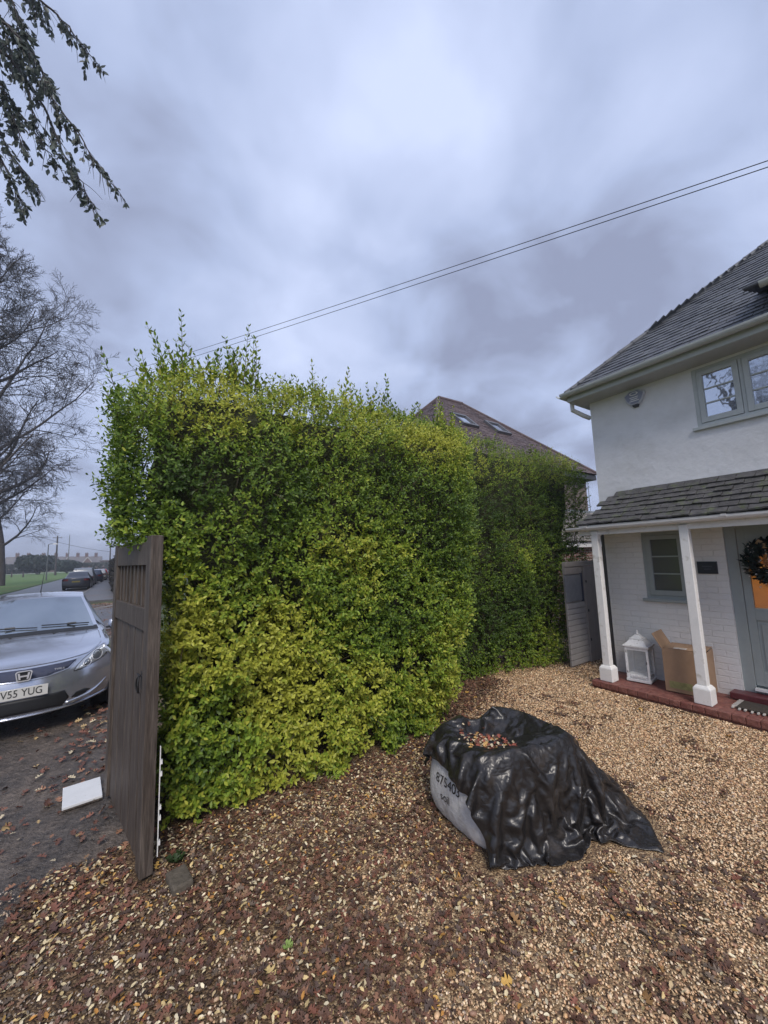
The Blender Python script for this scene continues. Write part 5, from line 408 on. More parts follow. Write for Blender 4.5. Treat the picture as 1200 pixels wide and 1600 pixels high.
# ------------------------------------------------------------------ ground materials
def gravel_base():
    m = bpy.data.materials.new('gravel_bed'); m.use_nodes = True; nt = m.node_tree; b = nt.nodes['Principled BSDF']; b.inputs['Roughness'].default_value = .75
    tc = nt.nodes.new('ShaderNodeTexCoord')
    v = nt.nodes.new('ShaderNodeTexVoronoi'); v.inputs['Scale'].default_value = 105; v.inputs['Randomness'].default_value = 1; nt.links.new(tc.outputs['Object'], v.inputs['Vector'])
    s = nt.nodes.new('ShaderNodeSeparateColor'); nt.links.new(v.outputs['Color'], s.inputs[0])
    r = nt.nodes.new('ShaderNodeValToRGB'); e = r.color_ramp.elements; e[0].color = (.075, .045, .028, 1); e[1].color = (.56, .42, .25, 1); e[1].position = 1
    q = e.new(.35); q.color = (.17, .105, .06, 1); q = e.new(.7); q.color = (.34, .225, .12, 1); nt.links.new(s.outputs[0], r.inputs[0])
    n = nt.nodes.new('ShaderNodeTexNoise'); n.inputs['Scale'].default_value = 1.7; n.inputs['Detail'].default_value = 5; nt.links.new(tc.outputs['Object'], n.inputs['Vector'])
    sx = nt.nodes.new('ShaderNodeSeparateXYZ'); nt.links.new(tc.outputs['Object'], sx.inputs[0])
    g = nt.nodes.new('ShaderNodeMapRange'); g.inputs[1].default_value = .9; g.inputs[2].default_value = -.4; g.inputs[3].default_value = 0; g.inputs[4].default_value = .55; nt.links.new(sx.outputs[0], g.inputs[0])
    a = nt.nodes.new('ShaderNodeMath'); a.operation = 'ADD'; nt.links.new(n.outputs[0], a.inputs[0]); nt.links.new(g.outputs[0], a.inputs[1])
    mr = nt.nodes.new('ShaderNodeMapRange'); mr.inputs[1].default_value = .48; mr.inputs[2].default_value = .62; nt.links.new(a.outputs[0], mr.inputs[0])
    mx = nt.nodes.new('ShaderNodeMix'); mx.data_type = 'RGBA'; nt.links.new(mr.outputs[0], mx.inputs[0]); nt.links.new(r.outputs[0], mx.inputs[6])
    m2 = nt.nodes.new('ShaderNodeMix'); m2.data_type = 'RGBA'; m2.blend_type = 'MULTIPLY'; m2.inputs[0].default_value = 1; m2.inputs[7].default_value = (.44, .41, .385, 1); nt.links.new(r.outputs[0], m2.inputs[6]); nt.links.new(m2.outputs[2], mx.inputs[7])
    nt.links.new(mx.outputs[2], b.inputs['Base Color'])
    bn = nt.nodes.new('ShaderNodeBump'); bn.invert = True; bn.inputs['Strength'].default_value = .9; bn.inputs['Distance'].default_value = .008
    nt.links.new(v.outputs['Distance'], bn.inputs['Height']); nt.links.new(bn.outputs[0], b.inputs['Normal']); return m
mt_gravel = gravel_base()
mt_dirt = M('wet_dirt_tarmac', (.092, .080, .072), .42, .5, 9, 1.0, 42, col2=(.165, .135, .112), c2=(.42, .62), c2scale=2.2, bdist=.035)
mt_asphalt = M('wet_asphalt', (.085, .088, .095), .38, .12, 2, .3, 120, col2=(.12, .11, .11), c2=(.45, .6), c2scale=.35)
mt_pave = M('pavement_asphalt', (.10, .098, .10), .45, .12, 2, .3, 100, col2=(.12, .085, .065), c2=(.5, .62), c2scale=.45)
mt_kerb = M('concrete_kerb', (.26, .25, .24), .7, .15, 3)
mt_grass = M('verge_grass', (.085, .155, .035), .9, .35, 1.3, .6, 8, col2=(.13, .10, .045), c2=(.55, .72), c2scale=.18, bdist=.05)
mt_field = M('rough_ground', (.06, .075, .03), .95, .3, .2)

def sheet(name, poly, z, mat, th=None):
    mb = MB()
    if th: mb.prism([(x, y, z - th) for x, y in poly], (0, 0, th))
    else: mb.add([(x, y, z) for x, y in poly], [tuple(range(len(poly)))])
    o = mb.build(name, mat); tag(o, kind='structure'); return o
sheet('ground', [(-1500, -1500), (1500, -1500), (1500, 1500), (-1500, 1500)], -.03, mt_field)
sheet('road', [(-7.6, -60), (-2.4, -60), (-2.4, 80), (-3.4, 400), (-10, 400), (-8.7, 87), (-7.6, 45)], -.02, mt_asphalt)
sheet('verge', [(-7.7, -40), (-7.7, 45), (-8.8, 87), (-10.1, 400), (-160, 400), (-160, -40)], .02, mt_grass, .05)
# the wet dirt and broken tarmac in front of the gate, as a gently uneven surface
def lane_mesh():
    xs = np.linspace(-7, .25, 90); ys = np.linspace(-6, 24, 300); X, Y = np.meshgrid(xs, ys, indexing='ij')
    Z = -.012 + .018 * (fbm(X * 1.5, Y * 1.5, 5) - .5) * np.clip((2.2 - X) / 2, 0, 1)
    V = np.stack([X, Y, Z], -1).reshape(-1, 3); i = np.arange(89)[:, None] * 300 + np.arange(299)[None]
    return bigmesh('lane', V, np.stack([i, i + 300, i + 301, i + 1], -1).reshape(-1, 4), smooth=True)
tag(link('lane', lane_mesh(), mt_dirt), kind='structure')
_ed = [(-3 + 3.08 * t + .10 * noise.noise(Vector((t * 9, 0, 0))) + .05 * noise.noise(Vector((t * 40, 0, 3))), 2.15 + 1.15 * t ** 1.6 + .16 * noise.noise(Vector((t * 11, 5, 0))) + .07 * noise.noise(Vector((t * 45, 7, 3)))) for t in np.linspace(0, 1, 90)]
sheet('driveway', [(-3, -5)] + _ed + [(.12, 9), (14, 9), (14, -5)], .002, mt_gravel)
sheet('pavement', [(-2.3, 25.5), (-.3, 25.5), (-.3, 30), (-1.7, 70), (-2.9, 130), (-3.3, 130), (-2.3, 70)], .07, mt_pave, .11)
sheet('pavement', [(-1.0, 15), (-.55, 14), (-.3, 14), (-.3, 21), (-1.0, 21), (-1.25, 19), (-1.2, 17)], .03, mt_pave, .07)
mb = MB()
mb.box(-2.42, -2.3, 25.5, 80, -.04, .085)
mb.tube([(-.6, 14, .02), (-1.05, 15, .02), (-1.27, 17, .02), (-1.3, 19, .02), (-1.05, 21, .02), (-.4, 22, .02)], .055, 6)
tag(mb.build('kerb', mt_kerb), kind='structure')
mb = MB(); mb.box(-160, -8, 178, 184, -.03, .03); tag(mb.build('path', M('pale_path', (.5, .5, .5), .6, .05)), kind='structure')

# ------------------------------------------------------------------ gravel, litter
def litter(x, y):
    mid = np.exp(-(((x - 1.25) / .75) ** 2 + ((y - 2.1) / .75) ** 2)) * (.55 + .9 * (n2 if False else fbm(x * 5, y * 5, 9, 3) - .3))
    band = np.exp(-np.clip(2.98 - y, 0, 9) / .42) * (x < 2.5) * (x > -.45)
    band = np.maximum(band, np.exp(-np.clip(2.98 - y + (x - 2.6) * .5, 0, 9) / .3) * (x >= 2.5) * (x < 3.3))
    bagl = np.exp(-(((x - 1.75) / .45) ** 2 + ((y - 1.95) / .55) ** 2))
    n = fbm(x * 1.7 + 3, y * 1.7, 3, 4); n2 = fbm(x * 5, y * 5, 9, 3)
    fg = np.clip((n - .43) * 7 + (n2 - .5) * 3.5, 0, 1) * np.clip((x + .15) / .4, .25, 1) * np.clip((2.9 - np.hypot(x - .9, y - 1.1) * 1.25), 0, 1)
    band2 = (x > 2.5) * (x < 4.6) * np.exp(-np.clip((3.15 + (x - 2.6) * .45) - y, 0, 9) / .25) * (y < 4.6)
    h2 = np.exp(-np.abs(y - (4.35 - (x - 3.3) * .17)) / .3) * (x > 3) * .8
    spot = np.clip((fbm(x * 4.2, y * 4.2, 21, 3) - .66) * 9, 0, 1) * .7
    return np.clip(np.maximum.reduce([mid, band2, band, bagl * .95, fg, h2, spot]), 0, 1)
def gravel_amt(x, y):     # 1 on the drive, thinning out over the dirt by the gate
    a = np.clip((x - .05 + (2.2 - y) * .25) / 1.1 + (fbm(x * 3, y * 3, 31) - .5) * 1.1, 0, 1)
    return np.where(y > 3.05, np.where(x > 2.7, 1, np.where(x > .1, .15, .10 + .45 * np.exp(-(y - 2.8) / .7))), .34 + .66 * a)
def in_view(P, m=160):
    px, py, d = proj(P); return (d > .3) & (px > -m) & (px < 1200 + m) & (py < 1600 + m)
def ico():
    t = (1 + 5 ** .5) / 2
    v = np.array([(-1, t, 0), (1, t, 0), (-1, -t, 0), (1, -t, 0), (0, -1, t), (0, 1, t), (0, -1, -t), (0, 1, -t), (t, 0, -1), (t, 0, 1), (-t, 0, -1), (-t, 0, 1)], float)
    v /= np.linalg.norm(v[0])
    f = [(0, 11, 5), (0, 5, 1), (0, 1, 7), (0, 7, 10), (0, 10, 11), (1, 5, 9), (5, 11, 4), (11, 10, 2), (10, 7, 6), (7, 1, 8), (3, 9, 4), (3, 4, 2), (3, 2, 6), (3, 6, 8), (3, 8, 9), (4, 9, 5), (2, 4, 11), (6, 2, 10), (8, 6, 7), (9, 8, 1)]
    return v, np.array(f)
def rings_ok(x, y):   # keep clear of the things that stand on the drive
    step = (x > 5.30) & (y < 3.02); hed = (y > 3.3) & (x < 2.6); bag = (((x - 2.32) / .42) ** 4 + ((y - 2.03) / .33) ** 4) < 1
    gate = (np.abs(x - (.16 - .172 * (y - 2.87))) < .05) & (y > 2.85) & (y < 4.25)
    gx = np.clip(((x - 1.5) / .03).astype(int), 0, 59); gy = np.clip(((y - 1.0) / .03).astype(int), 0, 54); tarp = TARP_FOOT[gx, gy] & (x > 1.5) & (x < 3.3) & (y > 1) & (y < 2.65)
    return ~(step | hed | bag | gate | tarp)
def gravel():
    tv, tf = ico(); parts = []; pal = np.array([(.60, .48, .33), (.52, .37, .24), (.68, .59, .45), (.38, .24, .15), (.25, .16, .12), (.32, .27, .24), (.57, .44, .30), (.45, .30, .17)])
    for vari in range(3):
        t = tv * (1 + RNG.normal(0, .16, (12, 1))); n = 135000
        x = RNG.uniform(-1.6, 7.6, n); y = RNG.uniform(-.3, 5.6, n)
        # denser near the camera
        k = RNG.random(n); near = np.clip(1.6 - np.hypot(x, y) * .16, .42, 1)
        keep = (k < near) & rings_ok(x, y); L = litter(x, y); g = gravel_amt(x, y)
        keep &= RNG.random(n) < (1 - .90 * L) * g
        x, y, g = x[keep], y[keep], g[keep]; P = np.stack([x, y, np.full_like(x, .004)], 1); iv = in_view(P); P = P[iv]; g = g[iv]; n = len(P)
        r = np.hypot(P[:, 0], P[:, 1]); sz = RNG.lognormal(-5.46, .34, n) * (1 + np.clip(r - 2.5, 0, 5) * .12)
        P[:, 2] += RNG.uniform(0, .009, n)
        sc = np.stack([sz * RNG.uniform(.8, 1.5, n), sz, sz * RNG.uniform(.45, .8, n)], 1)
        X, Y, Z = frames(n, tilt=.35)
        c = pal[RNG.choice(8, n, p=[.2, .2, .16, .13, .08, .05, .1, .08])] * RNG.uniform(.85, 1.35, (n, 1)) * np.array([1.06, .98, .88])
        c = c * (.50 + .56 * g[:, None]); c = c * g[:, None] ** .5 + c.mean(1, keepdims=True) * (1 - g[:, None] ** .5)
        parts.append(inst(t, tf, P, X, Y, Z, sc, c))
    return parts
def merge(name, parts, mat, parent=None, smooth=False, local=False):
    V, F, C, o = [], [], [], 0
    for v, f, c in parts:
        V.append(v); F.append(f + o); C.append(c); o += len(v)
    me = bigmesh(name, np.concatenate(V), np.concatenate(F), np.concatenate(C), smooth)
    return link(name, me, mat, parent, local=local)
tag(merge('gravel', gravel(), mt_pebble, smooth=True), kind='stuff')

# fallen leaves: big curled brown ones and small pale yellow ones
BIG_V = [(0, 0, 0), (.22, .30, .10), (.30, .12, .02), (.50, .46, .16), (.62, .16, .02), (.85, .26, .10), (1, 0, -.04), (.85, -.24, .12), (.62, -.15, .03), (.50, -.46, .20), (.30, -.12, .02), (.22, -.30, .08), (.5, 0, -.03)]
BIG_F = [(12, i, (i + 1) % 12) for i in range(12)]
def litter_parts():
    parts = []
    # mulch of brown leaves
    n = 62000; x = RNG.uniform(-1.2, 4.6, n); y = RNG.uniform(-.2, 4.6, n); L = litter(x, y)
    keep = (RNG.random(n) < L) & rings_ok(x, y); P = np.stack([x, y, RNG.uniform(.004, .018, n)], 1)[keep]; P = P[in_view(P)]; n = len(P)
    X, Y, Z = frames(n, tilt=.24); s = RNG.uniform(.018, .046, n)
    pal = np.array([(.135, .074, .052), (.18, .090, .060), (.095, .060, .046), (.23, .120, .072), (.24, .10, .066), (.16, .120, .090), (.28, .18, .11)])
    parts.append(inst(BIG_V, BIG_F, P, X, Y, Z, s, pal[RNG.choice(7, n, p=[.24, .2, .2, .12, .08, .12, .04])] * RNG.uniform(.7, 1.15, (n, 1))))
    # scattered larger leaves everywhere, ochre to maroon
    n = 900; x = RNG.uniform(-1.5, 6, n); y = RNG.uniform(0, 5, n); k = rings_ok(x, y) & (RNG.random(n) < np.where(x > 3, .35, .9)); P = np.stack([x, y, np.full(n, .016)], 1)[k]; P = P[in_view(P)]; n = len(P)
    X, Y, Z = frames(n, tilt=.3); pal2 = np.array([(.13, .065, .045), (.30, .17, .07), (.55, .33, .08), (.09, .05, .04), (.22, .09, .06), (.60, .45, .20)])
    parts.append(inst(BIG_V, BIG_F, P, X, Y, Z, RNG.uniform(.03, .07, n), pal2[RNG.choice(6, n, p=[.3, .15, .07, .28, .14, .06])]))
    # small pale privet leaves, thick under the hedge
    n = 26000; x = RNG.uniform(-.6, 4.5, n); y = RNG.uniform(-.1, 4.4, n)
    dh = np.clip(3.05 - y, 0, 5); d = np.exp(-dh / .75) * (x < 3.0) * (x > -.35) + .10 * (x > -.4) * (x < 2.4) + .02 + .35 * litter(x, y) * (x < 2.6)
    keep = (RNG.random(n) < d * .75) & rings_ok(x, y); P = np.stack([x, y, RNG.uniform(.012, .026, n)], 1)[keep]; P = P[in_view(P)]; n = len(P)
    X, Y, Z = frames(n, tilt=.30); pal3 = np.array([(.72, .60, .36), (.66, .50, .24), (.80, .70, .48), (.60, .38, .12), (.48, .36, .20), (.55, .27, .07)])
    parts.append(inst(LEAF_V, LEAF_F, P, X, Y, Z, RNG.uniform(.014, .033, n), pal3[RNG.choice(6, n, p=[.27, .2, .2, .1, .16, .07])] * RNG.uniform(.65, 1.1, (n, 1))))
    # drift of leaves on the dirt lane, thick between car and gate
    n = 16000; x = RNG.uniform(-2.6, .1, n); y = RNG.uniform(1.5, 24, n) ** 1.0
    d = np.exp(-((x + .20 + (y - 6) * .03) / .16) ** 2) * (y > 4.4) + .25 * np.exp(-((x + .35) / .5) ** 2) + .04 + .9 * (y > 10) * (vn(x * 2, y * 2, 4) > .35)
    keep = RNG.random(n) < d; P = np.stack([x, y, RNG.uniform(.0, .02, n)], 1)[keep]; n = len(P)
    X, Y, Z = frames(n, tilt=.3); pal4 = np.array([(.12, .06, .045), (.22, .10, .07), (.45, .33, .17), (.30, .16, .10), (.60, .52, .36)])
    parts.append(inst(BIG_V, BIG_F, P, X, Y, Z, RNG.uniform(.03, .075, n), pal4[RNG.choice(5, n, p=[.3, .28, .12, .2, .1])]))
    # flecks of small pale leaves trodden into the wet dirt
    n = 15000; x = RNG.uniform(-2.4, .3, n); y = RNG.uniform(.8, 8, n); keep = (RNG.random(n) < .10 + .45 * np.exp(-np.clip(y - 2.4, 0, 9) / 1.1) + .6 * np.clip(fbm(x * 2, y * 2, 55) - .45, 0, 1) * 2) & rings_ok(x, y); P = np.stack([x, y, RNG.uniform(.0, .012, n)], 1)[keep]; P = P[in_view(P)]; n = len(P)
    X, Y, Z = frames(n, tilt=.15); parts.append(inst(LEAF_V, LEAF_F, P, X, Y, Z, RNG.uniform(.010, .026, n), pal3[RNG.choice(6, n)] * RNG.uniform(.35, .85, (n, 1))))
    # leaves pooled in the sag of the tarpaulin
    n = 170; a = RNG.normal(0, 1, (n, 2)); P = np.stack([2.16 + a[:, 0] * .08, 2.03 + a[:, 1] * .09, np.full(n, .0)], 1); return parts, P
_parts, TARP_LEAVES = litter_parts()
tag(merge('fallen_leaves', _parts, mt_leaf_litter), kind='stuff')

# ------------------------------------------------------------------ hedges
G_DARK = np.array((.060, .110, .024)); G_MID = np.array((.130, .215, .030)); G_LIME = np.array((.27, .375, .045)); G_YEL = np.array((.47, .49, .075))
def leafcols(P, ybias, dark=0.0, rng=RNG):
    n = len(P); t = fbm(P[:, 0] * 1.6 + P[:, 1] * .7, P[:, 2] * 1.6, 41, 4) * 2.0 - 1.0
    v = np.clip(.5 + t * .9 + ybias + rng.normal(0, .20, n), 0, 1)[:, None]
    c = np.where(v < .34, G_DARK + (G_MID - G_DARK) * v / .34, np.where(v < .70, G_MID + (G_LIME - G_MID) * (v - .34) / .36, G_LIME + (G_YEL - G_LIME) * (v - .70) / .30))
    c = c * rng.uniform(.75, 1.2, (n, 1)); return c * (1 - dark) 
def sprigs(o, d, L, k, size, out, bias_fn, dark=0.0, tmpl=(LEAF_V, LEAF_F), rng=RNG):
    n = len(o); d = nrm(d); a = nrm(np.cross(d, rng.normal(0, 1, (n, 3)))); b = np.cross(d, a); T = []
    for j in range(k):
        t = (j // 2 + .7) / (k / 2); sg = 1 if j % 2 else -1; ax = a if (j // 2) % 2 else b
        p = o + d * (L * t)[:, None]
        X = nrm(d * (.35 + .5 * t) + ax * sg * .8 + rng.normal(0, .22, (n, 3)))
        Zt = out * .7 + np.array([0, 0, .55]) + d * .5 + rng.normal(0, .35, (n, 3)); Z = nrm(Zt - (Zt * X).sum(1, keepdims=True) * X); Y = np.cross(Z, X)
        s = size * rng.uniform(.7, 1.2, n) * (1.05 - .35 * t)
        T.append(inst(tmpl[0], tmpl[1], p, X, Y, Z, s, leafcols(p, bias_fn(p), dark)))
    return T
def hedge(label, name, F, faces, ybias, dark, shoots, size, seed, group=None, ext=None):
    """F(u,w,z01)->(P) maps the unit box onto the hedge; faces = [(face, count)]"""
    rng = np.random.default_rng(seed); T = []; ST = MB(); TWG = []
    root = thing(name, label, 'hedge', tuple(F(np.array([.5]), np.array([.5]), np.array([0.]))[0]), 0, group)
    def outn(face, P, u, w, z):
        e = .02; q = [u, w, z]; ax = {'front': 1, 'back': 1, 'left': 0, 'right': 0, 'top': 2}[face]; s = -1 if face in ('front', 'left') else 1
        q2 = list(q); q2[ax] = q[ax] + s * e; return nrm(F(*q2) - P)
    for face, n in faces:
        a = rng.random(n); b = rng.random(n)
        if face == 'front': u, w, z = a, np.zeros(n), b
        elif face == 'back': u, w, z = a, np.ones(n), b
        elif face == 'left': u, w, z = np.zeros(n), a, b
        elif face == 'right': u, w, z = np.ones(n), a, b
        else: u, w, z = a, b, np.ones(n)
        P = F(u, w, z); N = outn(face, P, u, w, z)
        bump = (fbm(P[:, 0] * 2.1 + P[:, 1], P[:, 2] * 2.1 + P[:, 1] * .5, seed, 3) - .5) * .34 + (fbm(P[:, 0] * 7 + P[:, 1] * 3, P[:, 2] * 7, seed + 3, 2) - .5) * .16
        depth = rng.exponential(.09, n); thin = fbm(P[:, 0] * 5.2 + P[:, 1] * 2, P[:, 2] * 5.2, seed + 8, 3)
        keep = ~((thin < .385 - .05 * np.clip(P[:, 2] - 2.0, 0, 1)) & (depth < .16) & (rng.random(n) < .74))
        P = (P + N * (bump - depth)[:, None])[keep]; N = N[keep]; n = len(P)
        d = nrm(N * .8 + np.array([0, 0, .55]) + rng.normal(0, .55, (n, 3)))
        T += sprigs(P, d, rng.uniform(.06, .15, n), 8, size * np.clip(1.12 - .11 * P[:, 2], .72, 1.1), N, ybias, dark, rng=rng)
        if face in ('front', 'top'):
            k = rng.choice(n, min(n, 700), False)
            for q in k: TWG.append((np.array([P[q] - d[q] * .10, P[q] - d[q] * .02 + rng.normal(0, .006, 3), P[q] + d[q] * rng.uniform(.06, .13)]), [.0035, .003, .0015]))
    for (cnt, wlo, whi, llo, lhi) in shoots:
        cl = (np.arange(max(4, cnt // 5)) + rng.random(max(4, cnt // 5))) / max(4, cnt // 5)
        for i in range(cnt):
            u = float(np.clip(cl[rng.integers(len(cl))] + rng.normal(0, .02), 0, 1)); w = rng.uniform(wlo, whi)
            p = F(np.array([u]), np.array([w]), np.array([.985]))[0]; Ls = rng.uniform(llo, lhi)
            d = nrm(np.array([rng.normal(0, .16) + (-.35 if u < .10 else 0), rng.normal(-.05, .14), 1.]))
            bend = rng.normal(0, .10, 3) * np.array([1, 1, 0]); pts = [p + d * Ls * t + bend * Ls * t * t for t in (0, .33, .66, 1)]
            ST.tube(pts, [.0035, .003, .002, .001], 4, False)
            m = max(3, int(Ls / .042)); tt = (np.arange(m) + .6) / m
            q = p + d[None] * Ls * tt[:, None] + bend[None] * Ls * (tt ** 2)[:, None]
            a = nrm(np.cross(d, rng.normal(0, 1, 3))); b = np.cross(d, a)
            for sg in (1, -1):
                ax = np.where((np.arange(m) % 2)[:, None] > 0, a, b) * sg
                X = nrm(d[None] * .75 + ax * .75 + rng.normal(0, .15, (m, 3))); Z = nrm(np.cross(X, np.cross(d[None] + 0 * X, X)) * -1 + rng.normal(0, .2, (m, 3))); Z = nrm(Z - (Z * X).sum(1, keepdims=True) * X)
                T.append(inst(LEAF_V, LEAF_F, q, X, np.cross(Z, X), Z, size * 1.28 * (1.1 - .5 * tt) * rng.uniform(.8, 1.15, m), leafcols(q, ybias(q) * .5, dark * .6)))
    # woody interior: stems rising from the ground, and a dark solid shell standing in for the inner shade
    for i in range(60):
        u, w = rng.random(), rng.uniform(.15, .85); pts = []
        for t in np.linspace(0, .96, 6):
            q = F(np.array([np.clip(u + rng.normal(0, .012), 0, 1)]), np.array([np.clip(w + rng.normal(0, .04), .1, .9)]), np.array([t]))[0]; pts.append(tuple(q))
        pts[0] = (pts[0][0], pts[0][1], 0.); ST.tube(pts, [.016, .013, .010, .008, .006, .004], 5, False)
    g = 26; C = []; idx = {}
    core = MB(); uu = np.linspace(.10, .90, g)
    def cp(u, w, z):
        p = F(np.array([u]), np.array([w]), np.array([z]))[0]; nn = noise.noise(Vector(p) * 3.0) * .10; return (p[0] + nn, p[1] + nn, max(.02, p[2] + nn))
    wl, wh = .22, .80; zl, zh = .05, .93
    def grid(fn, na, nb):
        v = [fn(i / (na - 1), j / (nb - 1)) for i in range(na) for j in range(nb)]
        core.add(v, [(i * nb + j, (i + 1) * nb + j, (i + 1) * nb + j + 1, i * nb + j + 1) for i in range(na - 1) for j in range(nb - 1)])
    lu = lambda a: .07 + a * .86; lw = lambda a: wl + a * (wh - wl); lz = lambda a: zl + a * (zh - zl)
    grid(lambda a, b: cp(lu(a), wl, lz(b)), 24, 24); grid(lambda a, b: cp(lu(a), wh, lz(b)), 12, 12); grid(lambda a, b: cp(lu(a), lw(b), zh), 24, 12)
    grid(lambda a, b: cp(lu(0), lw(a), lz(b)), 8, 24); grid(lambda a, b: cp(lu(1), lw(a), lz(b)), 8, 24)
    co = core.build('dark_core', mt_core, root); st = ST.build('stem', mt_stem, root)
    link('twigs', bigmesh('twigs', *tubes(TWG, 4)), mt_stem, root)['kind'] = 'stuff'
    merge('foliage', T, mt_leaf, root)
    return root
mt_core = M('dark_core_fill', (.042, .048, .022), .95, .5, 18, 1.0, 30, bdist=.05)  # dark tone stands in for the shade deep inside the hedges
def F1(u, w, z):
    h = 3.47 + .09 * (1 - u) - .03 * np.clip(u - .7, 0, 1) / .3 - .42 * np.clip((.13 - u) / .13, 0, 1) ** 1.5; zz = .02 + z * (h - .02); s = np.clip((zz - .1) / 3.1, 0, 1)
    xl = .31 - .42 * np.clip((zz - 1.80) / .32, 0, 1) ; xr = 3.02 + .86 * s ** .75
    bul = .10 * np.sin(np.clip(z, 0, 1) * PI) ; round_t = .22 * np.clip((z - .86) / .14, 0, 1) ** 2; tuck = .06 * np.clip((.12 - z) / .12, 0, 1)
    yf = 3.24 - bul + round_t + tuck + .02 * (u > .5); yb = 4.75
    x = xl + u * (xr - xl); y = yf + w * (yb - yf) + .35 * np.clip((u - .86) / .14, 0, 1) ** 2 * (1 - w)
    return np.stack([x, y, zz - .05 * np.abs(w - .5) * (z > .9) + 0 * u], -1)
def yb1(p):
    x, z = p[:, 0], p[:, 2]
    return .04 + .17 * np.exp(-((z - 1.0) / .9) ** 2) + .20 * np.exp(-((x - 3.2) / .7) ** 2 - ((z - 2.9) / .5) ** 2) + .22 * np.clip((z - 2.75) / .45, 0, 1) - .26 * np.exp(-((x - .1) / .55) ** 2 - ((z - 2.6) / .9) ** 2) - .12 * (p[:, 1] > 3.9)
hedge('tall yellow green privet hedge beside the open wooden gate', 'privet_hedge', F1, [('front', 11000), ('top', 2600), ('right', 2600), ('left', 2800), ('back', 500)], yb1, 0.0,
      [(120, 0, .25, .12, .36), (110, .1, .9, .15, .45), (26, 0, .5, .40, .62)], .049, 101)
def F2(u, w, z):
    zt = 4.02 - .45 * u; zz = .02 + z * (zt - .02); s = np.clip(zz / 3.2, 0, 1)
    x = 3.15 + u * (3.02 + 1.15 * s) ; yf = 4.42 - .55 * u - .08 * np.sin(z * PI) + .2 * np.clip((z - .88) / .12, 0, 1) ** 2; yb = yf + 1.1
    return np.stack([x, yf + w * (yb - yf), zz], -1)
hedge('dark green privet hedge between the yellow green hedge and the porch', 'privet_hedge', F2, [('front', 9500), ('top', 1900), ('right', 2200), ('left', 300), ('back', 300)],
      lambda p: -.33 + .52 * np.clip((p[:, 2] - 2.7) / .5, 0, 1) + .12 * (p[:, 2] < .8), 0.0, [(60, 0, .8, .08, .22), (10, .3, .9, .25, .55)], .042, 202)

# ------------------------------------------------------------------ gate
gl = thing('wooden_gate', 'dark weathered wooden gate standing open with slatted window at the top', 'gate', (.160, 2.87, 0), math.atan2(.983, -.172))
def gbox(x0, x1, y0, y1, z0, z1): return MB().box(x0, x1, y0, y1, z0, z1)
LGT = 1.24
gbox(0, .115, -.035, .035, .03, 2.035).build('stile', mt_dark_wood, gl, local=True, bevel=.004)
gbox(LGT - .10, LGT, -.035, .035, .03, 2.02).build('stile', mt_dark_wood, gl, local=True, bevel=.004)
gbox(.115, LGT - .10, -.030, .030, 1.845, 2.0).build('top_rail', mt_dark_wood, gl, local=True, bevel=.004)
gbox(.115, LGT - .10, -.030, .030, 1.42, 1.565).build('middle_rail', mt_dark_wood, gl, local=True, bevel=.004)
gbox(.115, LGT - .10, -.030, .012, .05, .20).build('bottom_rail', mt_dark_wood, gl, local=True, bevel=.004)
nb = 9; wbd = (LGT - .215) / nb; mb = MB()
for i in range(nb):
    x0 = .115 + i * wbd; mb.box(x0 + .003, x0 + wbd - .003, -.012, .014 + .002 * (i % 2), .04, 1.42)
mb.build('boards', mt_dark_wood, gl, local=True, bevel=.003)
for i in range(8):
    x0 = .115 + (i + .62) * (LGT - .215) / 8.3; gbox(x0, x0 + .045, -.014, .012, 1.565, 1.845).build('slat', mt_dark_wood, gl, local=True, bevel=.003)
la = MB(); la.box(.17, .205, .014, .022, 1.05, 1.16); la.tube([(.16, .035, 1.14), (.235, .035, 1.14)], .006, 8)
lo = la.build('latch', mt_iron, gl, local=True)
rg = MB(); rg.tube([(.19 + .028 * math.sin(a), .035 + .01 * abs(math.sin(a)), 1.09 - .05 * math.cos(a) - .01) for a in np.linspace(.3, 2 * PI - .3, 14)], .006, 6)
rg.build('ring_handle', mt_iron, lo, local=True)
gp = MB().box(-.035, .075, 4.12, 4.23, 0, 2.03); tag(gp.build('gate_post', mt_dark_wood, bevel=.006), 'dark square wooden gate post at the hinge side of the gate', 'post')
tr = MB().box(.214, .219, 2.90, 2.93, .10, .72)
for zz in (.16, .30, .36, .55, .62): tr.box(.219, .229, 2.90, 2.925, zz, zz + .022)
tag(tr.build('trim_strip', mt_white_paint), 'white notched plastic trim strip between the gate edge and the hedge', 'trim')
